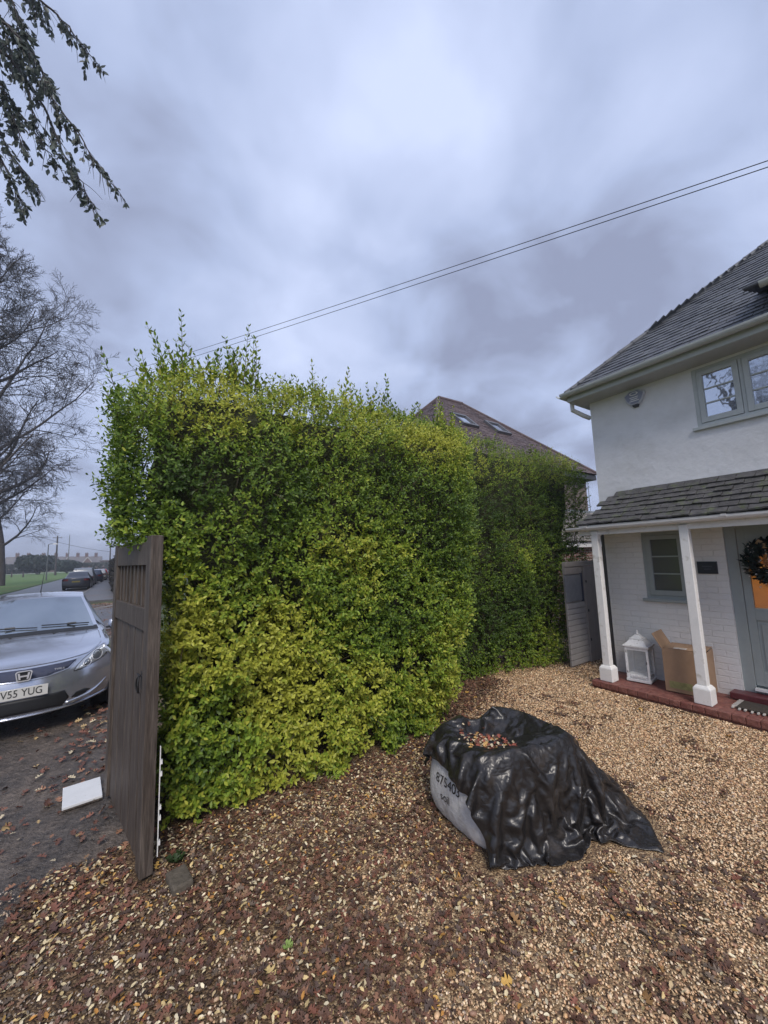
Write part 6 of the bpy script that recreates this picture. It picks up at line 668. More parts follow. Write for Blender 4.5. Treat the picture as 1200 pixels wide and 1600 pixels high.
# white board, stone block, weed
bd = thing('discarded_board', 'white laminate board lying on the wet dirt by the gate', 'board', (-.235, 4.21, .0), R_(5))
MB().box(-.125, .125, -.18, .17, .012, .030).build('panel', M('white_laminate', (.70, .72, .74), .3, .05, 5, col2=(.35, .33, .30), c2=(.66, .72), c2scale=30), bd, local=True, bevel=.002)
MB().box(-.126, .126, -.181, .171, .0, .0118).build('backing', mt_dark_wood, bd, local=True)
st = MB().box(-.055, .055, -.085, .085, 0, .05, Matrix.Translation((.32, 2.74, 0)) @ Matrix.Rotation(.15, 4, 'Z'))
tag(st.build('stone_block', M('dirty_concrete', (.10, .085, .065), .85, .3, 14, .8, 40), bevel=.012), 'small dirty concrete block among leaves at the foot of the gate', 'stone')
def rosette(name, label, c, n, L, col, seed, up=.5):
    rng = np.random.default_rng(seed); a = rng.uniform(0, 2 * PI, n); X = nrm(np.stack([np.cos(a), np.sin(a), np.full(n, up) * rng.uniform(.4, 1.6, n)], 1)); Z = nrm(np.array([0, 0, 1.]) - X * X[:, 2:3])
    P = np.tile(np.array(c, float), (n, 1)) + rng.normal(0, .012, (n, 3)) * [1, 1, 0]; P[:, 2] = .012
    return tag(merge(name, [inst(BIG_V, BIG_F, P, X, np.cross(Z, X), Z, L * rng.uniform(.6, 1.1, n), np.array(col) * rng.uniform(.7, 1.3, (n, 1)))], mt_leaf), label, 'plant')
rosette('weed', 'small dark green weed growing beside the stone block', (.33, 2.93, 0), 12, .06, (.035, .06, .022), 5)
rosette('weed', 'single pale green weed in the gravel in the foreground', (at_z(455, 1487)[0], at_z(455, 1487)[1], 0), 4, .05, (.30, .42, .12), 6, .2)
# ------------------------------------------------------------------ the white house
WX = 6.0
house = thing('white_house', 'white rendered house with tiled porch and grey green windows', 'house', (WX, 1.5, 0))
def wall_holes(mb, x, y0, y1, z0, z1, holes, depth=.14):
    ys = sorted({y0, y1, *[h[0] for h in holes], *[h[1] for h in holes]}); zs = sorted({z0, z1, *[h[2] for h in holes], *[h[3] for h in holes]})
    ys = [v for v in ys if y0 <= v <= y1]; zs = [v for v in zs if z0 <= v <= z1]
    for a, b in zip(ys, ys[1:]):
        for c, d in zip(zs, zs[1:]):
            if any(h[0] <= a and b <= h[1] and h[2] <= c and d <= h[3] for h in holes): continue
            mb.add([(x, a, c), (x, b, c), (x, b, d), (x, a, d)], [(0, 1, 2, 3)])
    for (a, b, c, d) in holes:
        X = x + depth; mb.add([(x, a, c), (X, a, c), (X, a, d), (x, a, d)], [(0, 1, 2, 3)]); mb.add([(x, b, c), (X, b, c), (X, b, d), (x, b, d)], [(0, 1, 2, 3)])
        mb.add([(x, a, c), (x, b, c), (X, b, c), (X, a, c)], [(0, 1, 2, 3)]); mb.add([(x, a, d), (x, b, d), (X, b, d), (X, a, d)], [(0, 1, 2, 3)])
LW = (1.98, 2.50, 1.16, 2.06); DR = (.52, 1.60, .10, 2.30); UW = (-.12, 1.70, 3.34, 4.10)
YC = 3.0
def wall_obj(name, mb, mat):
    me = bpy.data.meshes.new(name); me.from_pydata(mb.v, [], mb.f); me.update(); return link(name, me, mat, house)
mb = MB(); wall_holes(mb, WX, -6, YC, 0, 2.56, [LW, DR]); wall_obj('wall', mb, mt_white_brick)
mb = MB(); wall_holes(mb, WX - .012, -6, YC + .012, 2.56, 4.16, [UW], .12); mb.add([(WX - .012, -6, 2.56), (WX - .012, YC, 2.56), (WX, YC, 2.56), (WX, -6, 2.56)], [(0, 1, 2, 3)])
mb.add([(WX - .012, YC + .012, 2.56), (13, YC + .012, 2.56), (13, YC + .012, 4.16), (WX - .012, YC + .012, 4.16)], [(0, 1, 2, 3)]); wall_obj('upper_wall', mb, mt_white_render)
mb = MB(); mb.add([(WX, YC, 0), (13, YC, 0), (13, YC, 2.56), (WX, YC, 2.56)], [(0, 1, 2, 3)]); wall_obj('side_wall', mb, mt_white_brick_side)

def window(x, y0, y1, z0, z1, n, fmat, gmat, bars, sill=.05):
    f = MB(); w = .045; X0, X1 = x - .012, x + .06
    f.box(X0, X1, y0, y0 + w, z0, z1); f.box(X0, X1, y1 - w, y1, z0, z1); f.box(X0 + .001, X1, y0 + w, y1 - w, z0, z0 + w); f.box(X0 + .001, X1, y0 + w, y1 - w, z1 - w, z1)
    cw = (y1 - y0 - 2 * w - (n - 1) * .035) / n
    for i in range(1, n): a = y0 + w + i * cw + (i - 1) * .035; f.box(X0 + .002, X1, a, a + .035, z0 + w, z1 - w)
    fo = f.build('window', fmat, house, bevel=.003)
    MB().box(x - .06, x + .05, y0 - .045, y1 + .045, z0 - .04, z0 - .001).build('sill', fmat, fo, bevel=.005)
    for i in range(n):
        a = y0 + w + i * (cw + .035) + .003; b = a + cw - .006; c = z0 + w + .003; d = z1 - w - .003; g = .055; m = MB(); X2, X3 = x - .022, x + .03
        m.box(X2, X3, a, a + g, c, d); m.box(X2, X3, b - g, b, c, d); m.box(X2 + .001, X3, a + g, b - g, c, c + g + .01); m.box(X2 + .001, X3, a + g, b - g, d - g, d)
        for k in range(1, bars + 1): zz = c + g + (d - c - 2 * g) * k / (bars + 1); m.box(x - .010, x + .02, a + g, b - g, zz - .009, zz + .009)
        m.build('casement', fmat, fo, bevel=.002)
        for k in range(bars + 1):
            q0 = c + g + (d - c - 2 * g) * k / (bars + 1); q1 = c + g + (d - c - 2 * g) * (k + 1) / (bars + 1)
            MB().box(x + .004, x + .009, a + g, b - g, q0, q1).build('pane', gmat, fo)
    return fo
window(WX + .02, *LW, 1, mt_grey_frame, mt_glass_low, 2)
window(WX + .0, *UW, 4, mt_sage, mt_glass_up, 2)
MB().box(WX + .12, WX + .3, LW[0] - .1, LW[1] + .1, LW[2] - .1, LW[3] + .1).build('dark_room_filler', mt_black, house)  # solid black block stands in for the darkness of the unlit room

# tiled roofs: real courses of overlapping tiles
def tile_roof(name, mat, parent, O, U, V, inside, ulen, vlen, tw, ex, th, jit=.004, base=True, seed=1):
    """O eave corner; U along the eave; V up the slope"""
    rng = random.Random(seed); O = Vector(O); U = Vector(U).normalized(); V = Vector(V).normalized(); N = U.cross(V)
    if N.z < 0: N = -N
    mb = MB(); rows = int(vlen / ex)
    for r in range(rows):
        v0 = r * ex; off = (r % 2) * tw * .5; k = int(ulen / tw) + 2
        for i in range(-1, k):
            u0 = i * tw + off
            if not inside(u0 + tw * .5, v0 + ex * .5): continue
            g = .0035; dz = rng.uniform(-jit, jit) * 1.2; sk = rng.uniform(-jit, jit)
            a = [O + U * (u0 + g) + V * (v0 - .012 + sk) + N * (th * 1.75 + dz), O + U * (u0 + tw - g) + V * (v0 - .012 - sk) + N * (th * 1.75 + dz + rng.uniform(-jit, jit) * .6),
                 O + U * (u0 + tw - g) + V * (v0 + ex * 1.25) + N * th * .7, O + U * (u0 + g) + V * (v0 + ex * 1.25) + N * th * .7]
            lo = [p - N * th for p in a]
            mb.add(a + lo, [(0, 1, 2, 3), (4, 7, 6, 5), (0, 4, 5, 1), (1, 5, 6, 2), (3, 2, 6, 7), (0, 3, 7, 4)])
    return mb.build(name, mat, parent)
# main roof: hipped at the left end
EX, EY, EZ, SL = 5.60, 3.16, 4.24, .95
RUN = 3.7
Vn = Vector((1, 0, SL)); vl = Vn.length
tile_roof('roof_tiles', mt_roof, house, (EX, EY, EZ), (0, -1, 0), (1, 0, SL), lambda u, v: u > v / vl - .05 and u < 8, 8.2, RUN * vl, .165, .105, .014, seed=2)
tile_roof('roof_tiles', mt_roof, house, (EX, EY, EZ), (1, 0, 0), (0, -1, SL), lambda u, v: u > v / vl - .05 and u < 7.4 - v / vl, 7.6, RUN * vl, .165, .105, .014, seed=3)
mb = MB(); A = (EX, EY, EZ - .01); Bp = (EX, -5, EZ - .01); Cc = (EX + RUN, -5, EZ + RUN * SL - .01); Dd = (EX + RUN, EY - RUN, EZ + RUN * SL - .01); E2 = (13, EY, EZ - .01)
mb.add([A, Bp, Cc, Dd, E2], [(0, 1, 2, 3), (0, 3, 4)]); wall_obj('roof', mb, mt_roof)
mb = MB(); n = 26
for i in range(n):
    a = Vector((EX, EY, EZ + .03)).lerp(Vector(Dd) + Vector((0, 0, .04)), i / n); b = Vector((EX, EY, EZ + .03)).lerp(Vector(Dd) + Vector((0, 0, .04)), (i + 1.06) / n)
    mb.tube([a, b], [.046, .038], 8)
mb.build('hip_tiles', mt_roof, house)
MB().box(EX + .05, WX + .02, -6, EY - .03, 4.132, 4.155).box(WX, 13, YC, EY - .03, 4.133, 4.154).build('soffit', M('grey_soffit', (.42, .43, .43), .6, .05), house)
MB().box(EX + .02, EX + .05, -6, EY - .03, 4.13, 4.25).box(EX + .02, 13, EY - .03, EY, 4.13, 4.25).build('fascia', mt_sage, house)
def half_gutter(pts, r, nm, mat, par):
    mb = MB(); P = [Vector(p) for p in pts]; n = 9; rings = []
    for i, p in enumerate(P):
        t = (P[min(i + 1, len(P) - 1)] - P[max(i - 1, 0)]).normalized(); a = t.cross(Vector((0, 0, 1))).normalized()
        ro = [p + a * r * math.cos(PI + PI * k / (n - 1)) + Vector((0, 0, 1)) * r * math.sin(PI + PI * k / (n - 1)) for k in range(n)]
        ri = [p + a * (r - .006) * math.cos(PI + PI * k / (n - 1)) + Vector((0, 0, 1)) * (r - .006) * math.sin(PI + PI * k / (n - 1)) for k in range(n - 1, -1, -1)]
        rings.append(ro + ri)
    m = 2 * n; v = [q for rr in rings for q in rr]; f = [(i * m + k, i * m + (k + 1) % m, (i + 1) * m + (k + 1) % m, (i + 1) * m + k) for i in range(len(P) - 1) for k in range(m)]
    f += [tuple(range(m)), tuple((len(P) - 1) * m + k for k in range(m))]
    return mb.add(v, f).build(nm, mat, par)
half_gutter([(EX - .055, -6, 4.262), (EX - .055, EY + .05, 4.25)], .058, 'gutter', mt_sage, house)
half_gutter([(EX - .1, EY + .055, 4.25), (13, EY + .055, 4.255)], .056, 'gutter', mt_sage, house)
MB().tube([(5.82, 3.20, 4.20), (5.82, 3.20, 4.06), (5.95, 3.10, 3.96), (6.08, 3.08, 3.94)], .036, 8).build('gutter_outlet', mt_gutter, house)
# the eaves step up over a small gable at the right
gb = MB(); gb.box(5.62, 6.3, -4.5, .80, 4.26, 4.58); gb.build('gable_cheek', mt_dark_fascia, house)
tile_roof('gable_tiles', mt_roof, house, (5.50, .86, 4.60), (0, -1, 0), (1, 0, .35), lambda u, v: u < 5, 5.2, .85, .165, .105, .014, seed=5)
half_gutter([(5.46, -4, 4.60), (5.46, .88, 4.59)], .056, 'gutter', mt_sage, house)

# porch
PX0, PZ0, PX1, PZ1 = 5.42, 2.20, WX - .012, 2.70
psl = (PZ1 - PZ0) / (PX1 - PX0); pl = math.hypot(PX1 - PX0, PZ1 - PZ0)
PY0 = 3.08
tile_roof('porch_roof', mt_porch_tile, house, (PX0, PY0, PZ0), (0, -1, 0), (PX1 - PX0, 0, PZ1 - PZ0), lambda u, v: u > .95 * v * (PX1 - PX0) / pl - .06 and u < 7.5, 8, pl - .01, .17, .098, .020, jit=.009, seed=9)
mb = MB(); mb.add([(PX0, PY0, PZ0 - .006), (PX0, -5, PZ0 - .006), (PX1, -5, PZ1 - .006), (PX1, PY0 - .56, PZ1 - .006), (PX1, PY0, PZ0 - .006)], [(0, 1, 2, 3), (0, 3, 4)]); wall_obj('porch_roof_base', mb, mt_porch_tile)
MB().box(PX0 + .02, PX0 + .045, -5, PY0 - .02, 2.05, 2.19).box(PX0 + .045, WX - .002, PY0 - .045, PY0 - .02, 2.05, 2.19).build('porch_fascia', mt_white_paint, house)
MB().box(PX0 + .0451, WX - .001, -5, PY0 - .046, 2.10, 2.115).build('porch_ceiling', mt_white_paint, house)
half_gutter([(PX0 - .045, -5, 2.205), (PX0 - .045, 3.20, 2.165)], .052, 'porch_gutter', mt_gutter, house)
for y in (2.93, 1.42): half_gutter([(PX0 - .045, y, 2.178 + (3.2 - y) * .005), (PX0 - .045, y - .05, 2.178 + (3.2 - y) * .005)], .062, 'gutter_joint', mt_gutter, house)
for y in (2.84, 1.80, -.4):
    p = MB(); p.taper((5.455, y), .047, .047, .045, .045, .30, 2.10); po = p.build('porch_post', mt_white_paint, house, bevel=.006)
    q = MB(); q.taper((5.455, y), .082, .082, .082, .082, .10, .265); q.taper((5.455, y), .082, .082, .058, .058, .2651, .30); q.build('plinth', mt_white_paint, po, bevel=.006)
# brick step
ps = thing('brick_step', 'low red brick step running along under the porch', 'step', (5.6, 1, 0))
MB().box(5.46, 6.02, -5, 2.99, 0, .088).build('paving', mt_step, ps)
mb = MB(); y = 3.0
while y > -3: mb.box(5.305, 5.458, y - .108, y, .03, .098 + random.uniform(-.003, .003)); y -= .112
mb.build('edging_bricks', mt_step, ps, bevel=.006)
MB().box(5.325, 5.459, -5, 3.0, 0, .0295).build('footing', mt_step, ps)
# door
mb = MB(); F0 = WX + .03
a, b = DR[0], DR[1]
mb.box(F0, F0 + .07, b - .105, b, .10, 2.30); mb.box(F0, F0 + .07, a, a + .105, .10, 2.30); mb.box(F0 + .001, F0 + .069, a + .105, b - .105, 2.17, 2.30)
df = mb.build('door_frame', mt_grey_frame, house, bevel=.004)
MB().box(F0 + .0601, F0 + .072, a, b, .10, .30).box(F0 + .012, F0 + .06, a + .106, b - .106, .10, .199).build('threshold', mt_grey_frame, df)
MB().box(F0 - .05, F0 + .011, a + .105, b - .105, .20, .225).build('weather_bar', mt_gutter, df)
L0, L1 = a + .108, b - .108
mb = MB(); X0 = F0 + .012; X1 = F0 + .055; g0, g1 = 1.12, 1.84; st_ = .075; mid = (L0 + L1) / 2
for (p, q, r, s) in ((L1 - st_, L1, .25, 2.165), (L0, L0 + st_, .25, 2.165), (L0 + st_, L1 - st_, .25, .40), (L0 + st_, L1 - st_, g0 - .14, g0), (L0 + st_, L1 - st_, g1, 2.165), (mid - .03, mid + .03, .40, g0 - .14)):
    mb.box(X0, X1, p, q, r, s)
for (p, q) in ((L0 + st_, mid - .03), (mid + .03, L1 - st_)): mb.box(X0 + .016, X1 - .002, p, q, .40, g0 - .14); mb.box(X0 + .004, X1, p + .035, q - .035, .44, g0 - .18)
for k in range(1, 4): yy = L0 + st_ + (L1 - L0 - 2 * st_) * k / 4; mb.box(X0 + .002, X1, yy - .012, yy + .012, g0, g1)
dl = mb.build('front_door', mt_grey_frame, house, bevel=.003)
fr_glass = bpy.data.materials.new('obscure_glass'); fr_glass.use_nodes = True; gn_ = fr_glass.node_tree; _t = gn_.nodes.new('ShaderNodeBsdfTransparent'); _t.inputs[0].default_value = (.8, .8, .78, 1); _g = gn_.nodes['Principled BSDF']; _g.inputs['Base Color'].default_value = (.3, .3, .3, 1); _g.inputs['Roughness'].default_value = .08
_x = gn_.nodes.new('ShaderNodeMixShader'); _x.inputs[0].default_value = .18; gn_.links.new(_t.outputs[0], _x.inputs[1]); gn_.links.new(_g.outputs[0], _x.inputs[2]); gn_.links.new(_x.outputs[0], gn_.nodes['Material Output'].inputs[0])
hallm = M('warm_hall_wall', (.62, .50, .34), .8, .05); hb = MB(); hb.add([(6.12, -.9, .1), (6.12, 2.3, .1), (9, 2.3, .1), (9, -.9, .1), (6.12, -.9, 2.6), (6.12, 2.3, 2.6), (9, 2.3, 2.6), (9, -.9, 2.6)], [(0, 1, 2, 3), (4, 5, 6, 7), (1, 2, 6, 5), (2, 3, 7, 6), (3, 0, 4, 7)]); hb.build('hallway', hallm, house)
MB().box(8.2, 8.9, .3, 1.0, .11, 1.0).box(8.9, 8.97, 1.3, 1.9, 1.2, 1.9).build('hall_furniture', mt_dark_wood, house)
hl_ = bpy.data.lights.new('hall_lamp', 'POINT'); hl_.energy = 62; hl_.color = (1, .50, .16); hl_.shadow_soft_size = .12; ho = bpy.data.objects.new('hall_lamp', hl_); COL.objects.link(ho); ho.location = (7.3, 1.3, 2.3)
MB().box(X0 + .02, X0 + .028, L0 + st_, L1 - st_, g0, g1).build('glazing', fr_glass, dl)
MB().tube([(X0 - .05, L0 + .05, 1.10), (X0 - .05, L0 + .05, 1.22)], .009, 8).box(X0 - .05, X0 + .001, L0 + .045, L0 + .055, 1.155, 1.165).build('handle', mt_gutter, dl)
MB().box(5.84, 6.028, a - .08, b + .09, .10, .17).build('door_step', M('oxblood_step', (.10, .025, .03), .4, .2), house, bevel=.008)
# plaque, alarm, pipe
def text_mesh(s, size, ext=.0015, sx=1.0):
    c = bpy.data.curves.new('t', 'FONT'); c.body = s; c.size = size; c.extrude = ext; c.align_x = 'CENTER'; c.align_y = 'CENTER'
    o = bpy.data.objects.new('t', c); COL.objects.link(o); bpy.context.view_layer.update()
    me = bpy.data.meshes.new_from_object(o.evaluated_get(bpy.context.evaluated_depsgraph_get())); bpy.data.objects.remove(o); bpy.data.curves.remove(c)
    if sx != 1: me.transform(Matrix.Diagonal((sx, 1, 1, 1)))
    return me
# faces -X: text x axis -> -Y, text y -> Z
FACE_NX = Matrix(((0, 0, -1, 0), (-1, 0, 0, 0), (0, 1, 0, 0), (0, 0, 0, 1)))
pq = MB().box(WX - .018, WX - .001, 1.69, 1.89, 1.505, 1.655).build('name_plaque', M('black_slate', (.022, .028, .04), .45, .2), bevel=.003)
tag(pq, 'black slate plaque on the white wall between window and door', 'plaque')
mb = MB()
for k, (yy, w) in enumerate(((1.79, .05), (1.79, .035))): mb.box(WX - .0195, WX - .0181, yy - w, yy + w, 1.593 - k * .035, 1.600 - k * .035)
mb.build('engraving', M('faded_engraving', (.09, .10, .12), .6, 0), pq)
al = thing('alarm_box', 'six sided burglar alarm box high on the white wall under the eaves', 'alarm', (WX - .012, 2.36, 3.93))
hexo = [(0, -.105, .01), (0, -.135, .10), (0, -.06, .155), (0, .06, .155), (0, .135, .10), (0, .105, .01), (0, .05, -.05), (0, -.05, -.05)]
MB().prism(hexo, (-.055, 0, 0)).build('casing', M('grey_blue_plastic', (.50, .52, .58), .35, .03), al, local=True, bevel=.008)
MB().prism([(-.056, y * .86, z * .86 + .008) for _, y, z in hexo], (-.006, 0, 0)).build('cover', M('alarm_cover', (.24, .26, .35), .4, .02), al, local=True)
MB().prism([(-.0, .04, -.045), (0, -.04, -.045), (0, -.03, -.085), (0, .03, -.085)], (-.05, 0, 0)).build('lamp_lens', mt_black, al, local=True, bevel=.004)
mb = MB(); ov = [(-.0625, .055 * math.cos(t), .105 + .024 * math.sin(t)) for t in np.linspace(0, 2 * PI, 21)[:-1]]; mb.prism(ov, (-.003, 0, 0))
for k, w in enumerate((.055, .045, .06)): mb.box(-.0655, -.0625, -w, w, .048 - k * .026, .058 - k * .026)
mb.build('emblem', mt_white_paint, al, local=True)
mb = MB(); mb.prism([(-.0662, y * .7, .105 + (z - .105) * .62) for _, y, z in ov], (-.002, 0, 0)); mb.build('emblem_centre', M('alarm_cover2', (.20, .22, .31), .4, .02), al, local=True)
dp = MB(); dp.tube([(6.10, 3.06, .02), (6.10, 3.06, 2.45)], .034, 10)
for z in (.6, 1.3, 2.0): dp.tube([(6.10, 3.06, z), (6.10, 3.06, z + .05)], .042, 10)
dp.build('drainpipe', M('grey_pipe', (.12, .12, .125), .5, .1), house)

# wreath on the door
wr = thing('wreath', 'dark green christmas wreath with white berries hanging on the front door', 'wreath', (F0 - .045, 1.20, 1.66))
rng = np.random.default_rng(5); n = 1700; th = rng.uniform(0, 2 * PI, n); ph = rng.uniform(0, 2 * PI, n); rr = .085 * rng.random(n) ** .5
C0 = np.stack([-.02 + rr * np.cos(ph), (.165 + rr * np.sin(ph)) * np.cos(th), (.165 + rr * np.sin(ph)) * np.sin(th)], 1); dirn = nrm(np.stack([-.5 + rng.normal(0, .4, n), np.cos(th + .9) + rng.normal(0, .4, n), np.sin(th + .9) + rng.normal(0, .4, n)], 1))
Xf, Yf, Zf = frames(n, rng=rng); Zf = nrm(Zf - (Zf * dirn).sum(1, keepdims=True) * dirn)
merge('foliage', [inst(LEAF_V, LEAF_F, C0, dirn, np.cross(Zf, dirn), Zf, rng.uniform(.035, .075, n), np.array([.018, .032, .03]) * rng.uniform(.5, 2.2, (n, 1)))], mt_leaf, wr, local=True)
mb = MB(); mb.tube([(-.02, .165 * math.cos(t), .165 * math.sin(t)) for t in np.linspace(0, 2 * PI, 25)], .03, 6, False); mb.build('hoop', mt_bark, wr, local=True)
tv, tf = ico(); n = 120; th = rng.uniform(0, 2 * PI, n); r0 = rng.normal(.18, .05, n); Pp = np.stack([-.065 + rng.normal(0, .015, n), r0 * np.cos(th), r0 * np.sin(th)], 1); X, Y, Z = frames(n, rng=rng)
Pp[:] = Pp
for q in range(85): s_ = slice(q, q + 1); merge('berry', [inst(tv, tf, Pp[s_], X[s_], Y[s_], Z[s_], rng.uniform(.006, .011, 1), np.array([.62, .60, .58]) * rng.uniform(.5, 1.1, (1, 1)))], mt_leaf_litter, wr, local=True, smooth=True)
MB().box(-.085, -.05, -.05, .05, .14, .19).tube([(-.07, .0, .165), (-.07, -.09, .22)], [.02, .035], 6).tube([(-.07, .0, .165), (-.07, .09, .22)], [.02, .035], 6).build('bow', M('hessian_bow', (.35, .24, .14), .8, .1), wr, local=True, bevel=.005)

# lantern
ln = thing('lantern', 'large empty white wooden lantern standing on the brick step', 'lantern', (5.79, 2.585, .10), R_(8))
lw = M('distressed_white_wood', (.66, .665, .67), .6, .1, 12, .3, 40, col2=(.36, .35, .33), c2=(.6, .68), c2scale=22)
mb = MB(); mb.box(-.155, .155, -.155, .155, 0, .035); mb.box(-.135, .135, -.135, .135, .0351, .085); mb.build('base', lw, ln, local=True, bevel=.004)
for sx in (-1, 1):
    for sy in (-1, 1): MB().box(sx * .135 - .014, sx * .135 + .014, sy * .135 - .014, sy * .135 + .014, .0351, .44).build('corner_post', lw, ln, local=True, bevel=.003)
for s in (-1, 1): MB().box(s * .135 - .01, s * .135 + .01, -.1205, .1205, .40, .44).build('rail', lw, ln, local=True); MB().box(-.1205, .1205, s * .135 - .01, s * .135 + .01, .40, .44).build('rail', lw, ln, local=True)
mb = MB()
for k in range(7): mb.box(-.152, -.1345, -.105 + k * .03, -.088 + k * .03, .045, .075)
mb.build('fretwork', lw, ln, local=True, bevel=.002)
mb = MB(); mb.box(-.165, .165, -.165, .165, .4401, .462); mb.taper((0, 0), .15, .15, .085, .085, .4621, .53); mb.box(-.09, .09, -.09, .09, .5301, .545); mb.taper((0, 0), .07, .07, .03, .03, .5451, .59); mb.build('roof', lw, ln, local=True, bevel=.003)
MB().lathe((0, 0, .59), [(.028, 0), (.03, .012), (.014, .02), (.018, .035), (.010, .05), (.004, .062)], 12).build('finial', lw, ln, local=True, smooth=True)
gl_ = bpy.data.materials.new('lantern_glass'); gl_.use_nodes = True; g_ = gl_.node_tree.nodes['Principled BSDF']; g_.inputs['Base Color'].default_value = (.85, .9, .92, 1); g_.inputs['Roughness'].default_value = .05; g_.inputs['Alpha'].default_value = .10
for s in (-1, 1):
    MB().box(s * .135 - .002, s * .135 + .002, -.121, .121, .086, .40).build('pane', gl_, ln, local=True); MB().box(-.121, .121, s * .135 - .002, s * .135 + .002, .086, .40).build('pane', gl_, ln, local=True)
MB().box(-.152, -.149, -.128, -.118, .24, .27).build('catch', mt_iron, ln, local=True)
for z in (.36, .10): MB().box(-.152, -.149, .124, .134, z, z + .025).build('hinge', mt_iron, ln, local=True)
ln.scale = (.9, .9, 1)
# cardboard box
cb_ = M('cardboard', (.33, .215, .135), .75, .08, 5, .1, 30); cbg = M('cardboard_green_print', (.27, .26, .11), .75, .3, 8)
bx = thing('cardboard_box', 'large brown cardboard box with one flap raised on the porch step', 'box', (5.80, 2.04, .10), R_(6))
mb = MB(); t = .006; hx, hy, hz = .19, .215, .50
mb.box(-hx, -hx + t, -hy, hy, 0, hz); mb.box(hx - t, hx, -hy, hy, 0, hz); mb.box(-hx + t, hx - t, -hy, -hy + t, 0, hz); mb.box(-hx + t, hx - t, hy - t, hy, 0, hz); mb.box(-hx + t, hx - t, -hy + t, hy - t, .002, .01)
mb.build('body', cb_, bx, local=True, bevel=.002)
MB().box(-hx - .0025, -hx - .0005, -.06, .17, .045, .125).build('printed_panel', cbg, bx, local=True)
MB().box(-hx, hx, -hy, 0, 0, .006, Matrix.Translation((0, 0, hz + .001)) @ Matrix.Rotation(R_(-4), 4, 'X')).build('flap', cb_, bx, local=True)
MB().box(-hx + .01, hx - .002, -.01, hy - .02, hz + .008, hz + .014).build('flap', cb_, bx, local=True)
MB().box(-hx, hx, 0, .19, -.003, .003, Matrix.Translation((0, hy, hz)) @ Matrix.Rotation(R_(62), 4, 'X')).build('flap', cb_, bx, local=True)
MB().box(-.003, .003, -hy + .03, hy - .03, 0, .06, Matrix.Translation((-hx + .003, 0, hz)) @ Matrix.Rotation(R_(75), 4, 'Y')).build('flap', cb_, bx, local=True)
MB().box(-.17, -.10, -.03, .10, hz + .0145, hz + .0155).build('address_label', mt_white_paint, bx, local=True)
# door mat
dm = thing('door_mat', 'dark door mat with black and white fringe in front of the door', 'mat', (5.66, 1.18, .10))
MB().box(-.13, .15, -.42, .38, .001, .018).build('pile', M('coir_mat', (.05, .042, .035), .95, .3, 30, .9, 120), dm, local=True, bevel=.004)
mb = MB()
for k in range(34):
    y = -.42 + k * .0245; 
    if k % 2: mb.box(-.175, -.131, y, y + .016, .001, .014, Matrix.Rotation(random.uniform(-.06, .06), 4, 'Z'))
for k in range(12):
    x = -.12 + k * .024
    if k % 2: mb.box(x, x + .016, .381, .425, .001, .014)
mb.build('fringe', M('off_white_yarn', (.5, .48, .45), .9, .1), dm, local=True)

# ------------------------------------------------------------------ side gate between hedge and house
sg = thing('side_gate', 'pale painted boarded side gate and panel between the dark hedge and the porch', 'gate', (6.0, 3.62, 0))
tau = M('taupe_paint', (.30, .275, .26), .6, .08, 3, .2, 20); taug = M('pale_grey_boards', (.40, .38, .37), .65, .08, 3, .3, 20); blg = M('blue_grey_panel', (.24, .25, .27), .6, .1)
A0 = 5.90
mb = MB()
for k in range(11): z = .03 + k * .088; mb.box(A0, 6.42, 3.62, 3.645 - .006 * 0, z, z + .080, Matrix.Identity(4)); 
mb.build('horizontal_boards', taug, sg, bevel=.008)
MB().box(A0, 6.42, 3.646, 3.66, .0, 1.58).build('backing_panel', tau, sg)
MB().box(A0, 6.36, 3.625, 3.642, 1.02, 1.45).build('inset_panel', blg, sg, bevel=.003)
MB().box(6.362, 6.385, 3.61, 3.645, 1.0, 1.50).build('bolt_rail', M('dark_steel', (.05, .06, .09), .4, .1), sg)
MB().box(A0, 7.4, 3.60, 3.66, 1.58, 1.66).build('top_rail', tau, sg, bevel=.004)
MB().box(A0, 6.40, 3.61, 3.645, 1.46, 1.575).build('upper_board', tau, sg, bevel=.004)
mb = MB()
for k in range(4): x = 6.425 + k * .18; mb.box(x, x + .177, 3.60, 3.64, .02, 1.575)
do = mb.build('boarded_door', tau, sg, bevel=.003)
for z in (.35, 1.30, .82): MB().box(6.45, 6.475, 3.592, 3.5995, z, z + .04).build('hinge', mt_black, do)
MB().box(7.15, 7.4, 3.58, 3.66, 0, 1.57).build('post', tau, sg)
# brick garage behind it
ga = thing('brick_garage', 'brick outbuilding with white fascia and grey tiled roof behind the side gate', 'garage', (11, 7, 0))
MB().box(8.6, 14, 6.0, 8.0, 0, 1.95).build('wall', mt_red_brick, ga)
MB().box(8.4, 14.2, 5.86, 5.99, 1.92, 2.06).build('fascia', mt_white_paint, ga, bevel=.006)
tile_roof('roof', M('grey_weathered_tile', (.16, .145, .13), .75, .35, 3, .6, 40, col2=(.22, .20, .15), c2=(.5, .65)), ga, (8.4, 5.82, 2.08), (1, 0, 0), (0, 1.35, 1.05), lambda u, v: True, 5.8, 1.72, .2, .12, .016, seed=12)
mb = MB(); mb.add([(8.4, 5.84, 2.07), (14.2, 5.84, 2.07), (14.2, 7.2, 3.12), (8.4, 7.2, 3.12)], [(0, 1, 2, 3)]); me = bpy.data.meshes.new('roof_base'); me.from_pydata(mb.v, [], mb.f); link('roof_base', me, mt_slate, ga)
MB().box(8.4, 14.2, 7.15, 7.35, 3.08, 3.20).build('ridge', M('lead_flashing', (.20, .22, .24), .5, .1), ga)
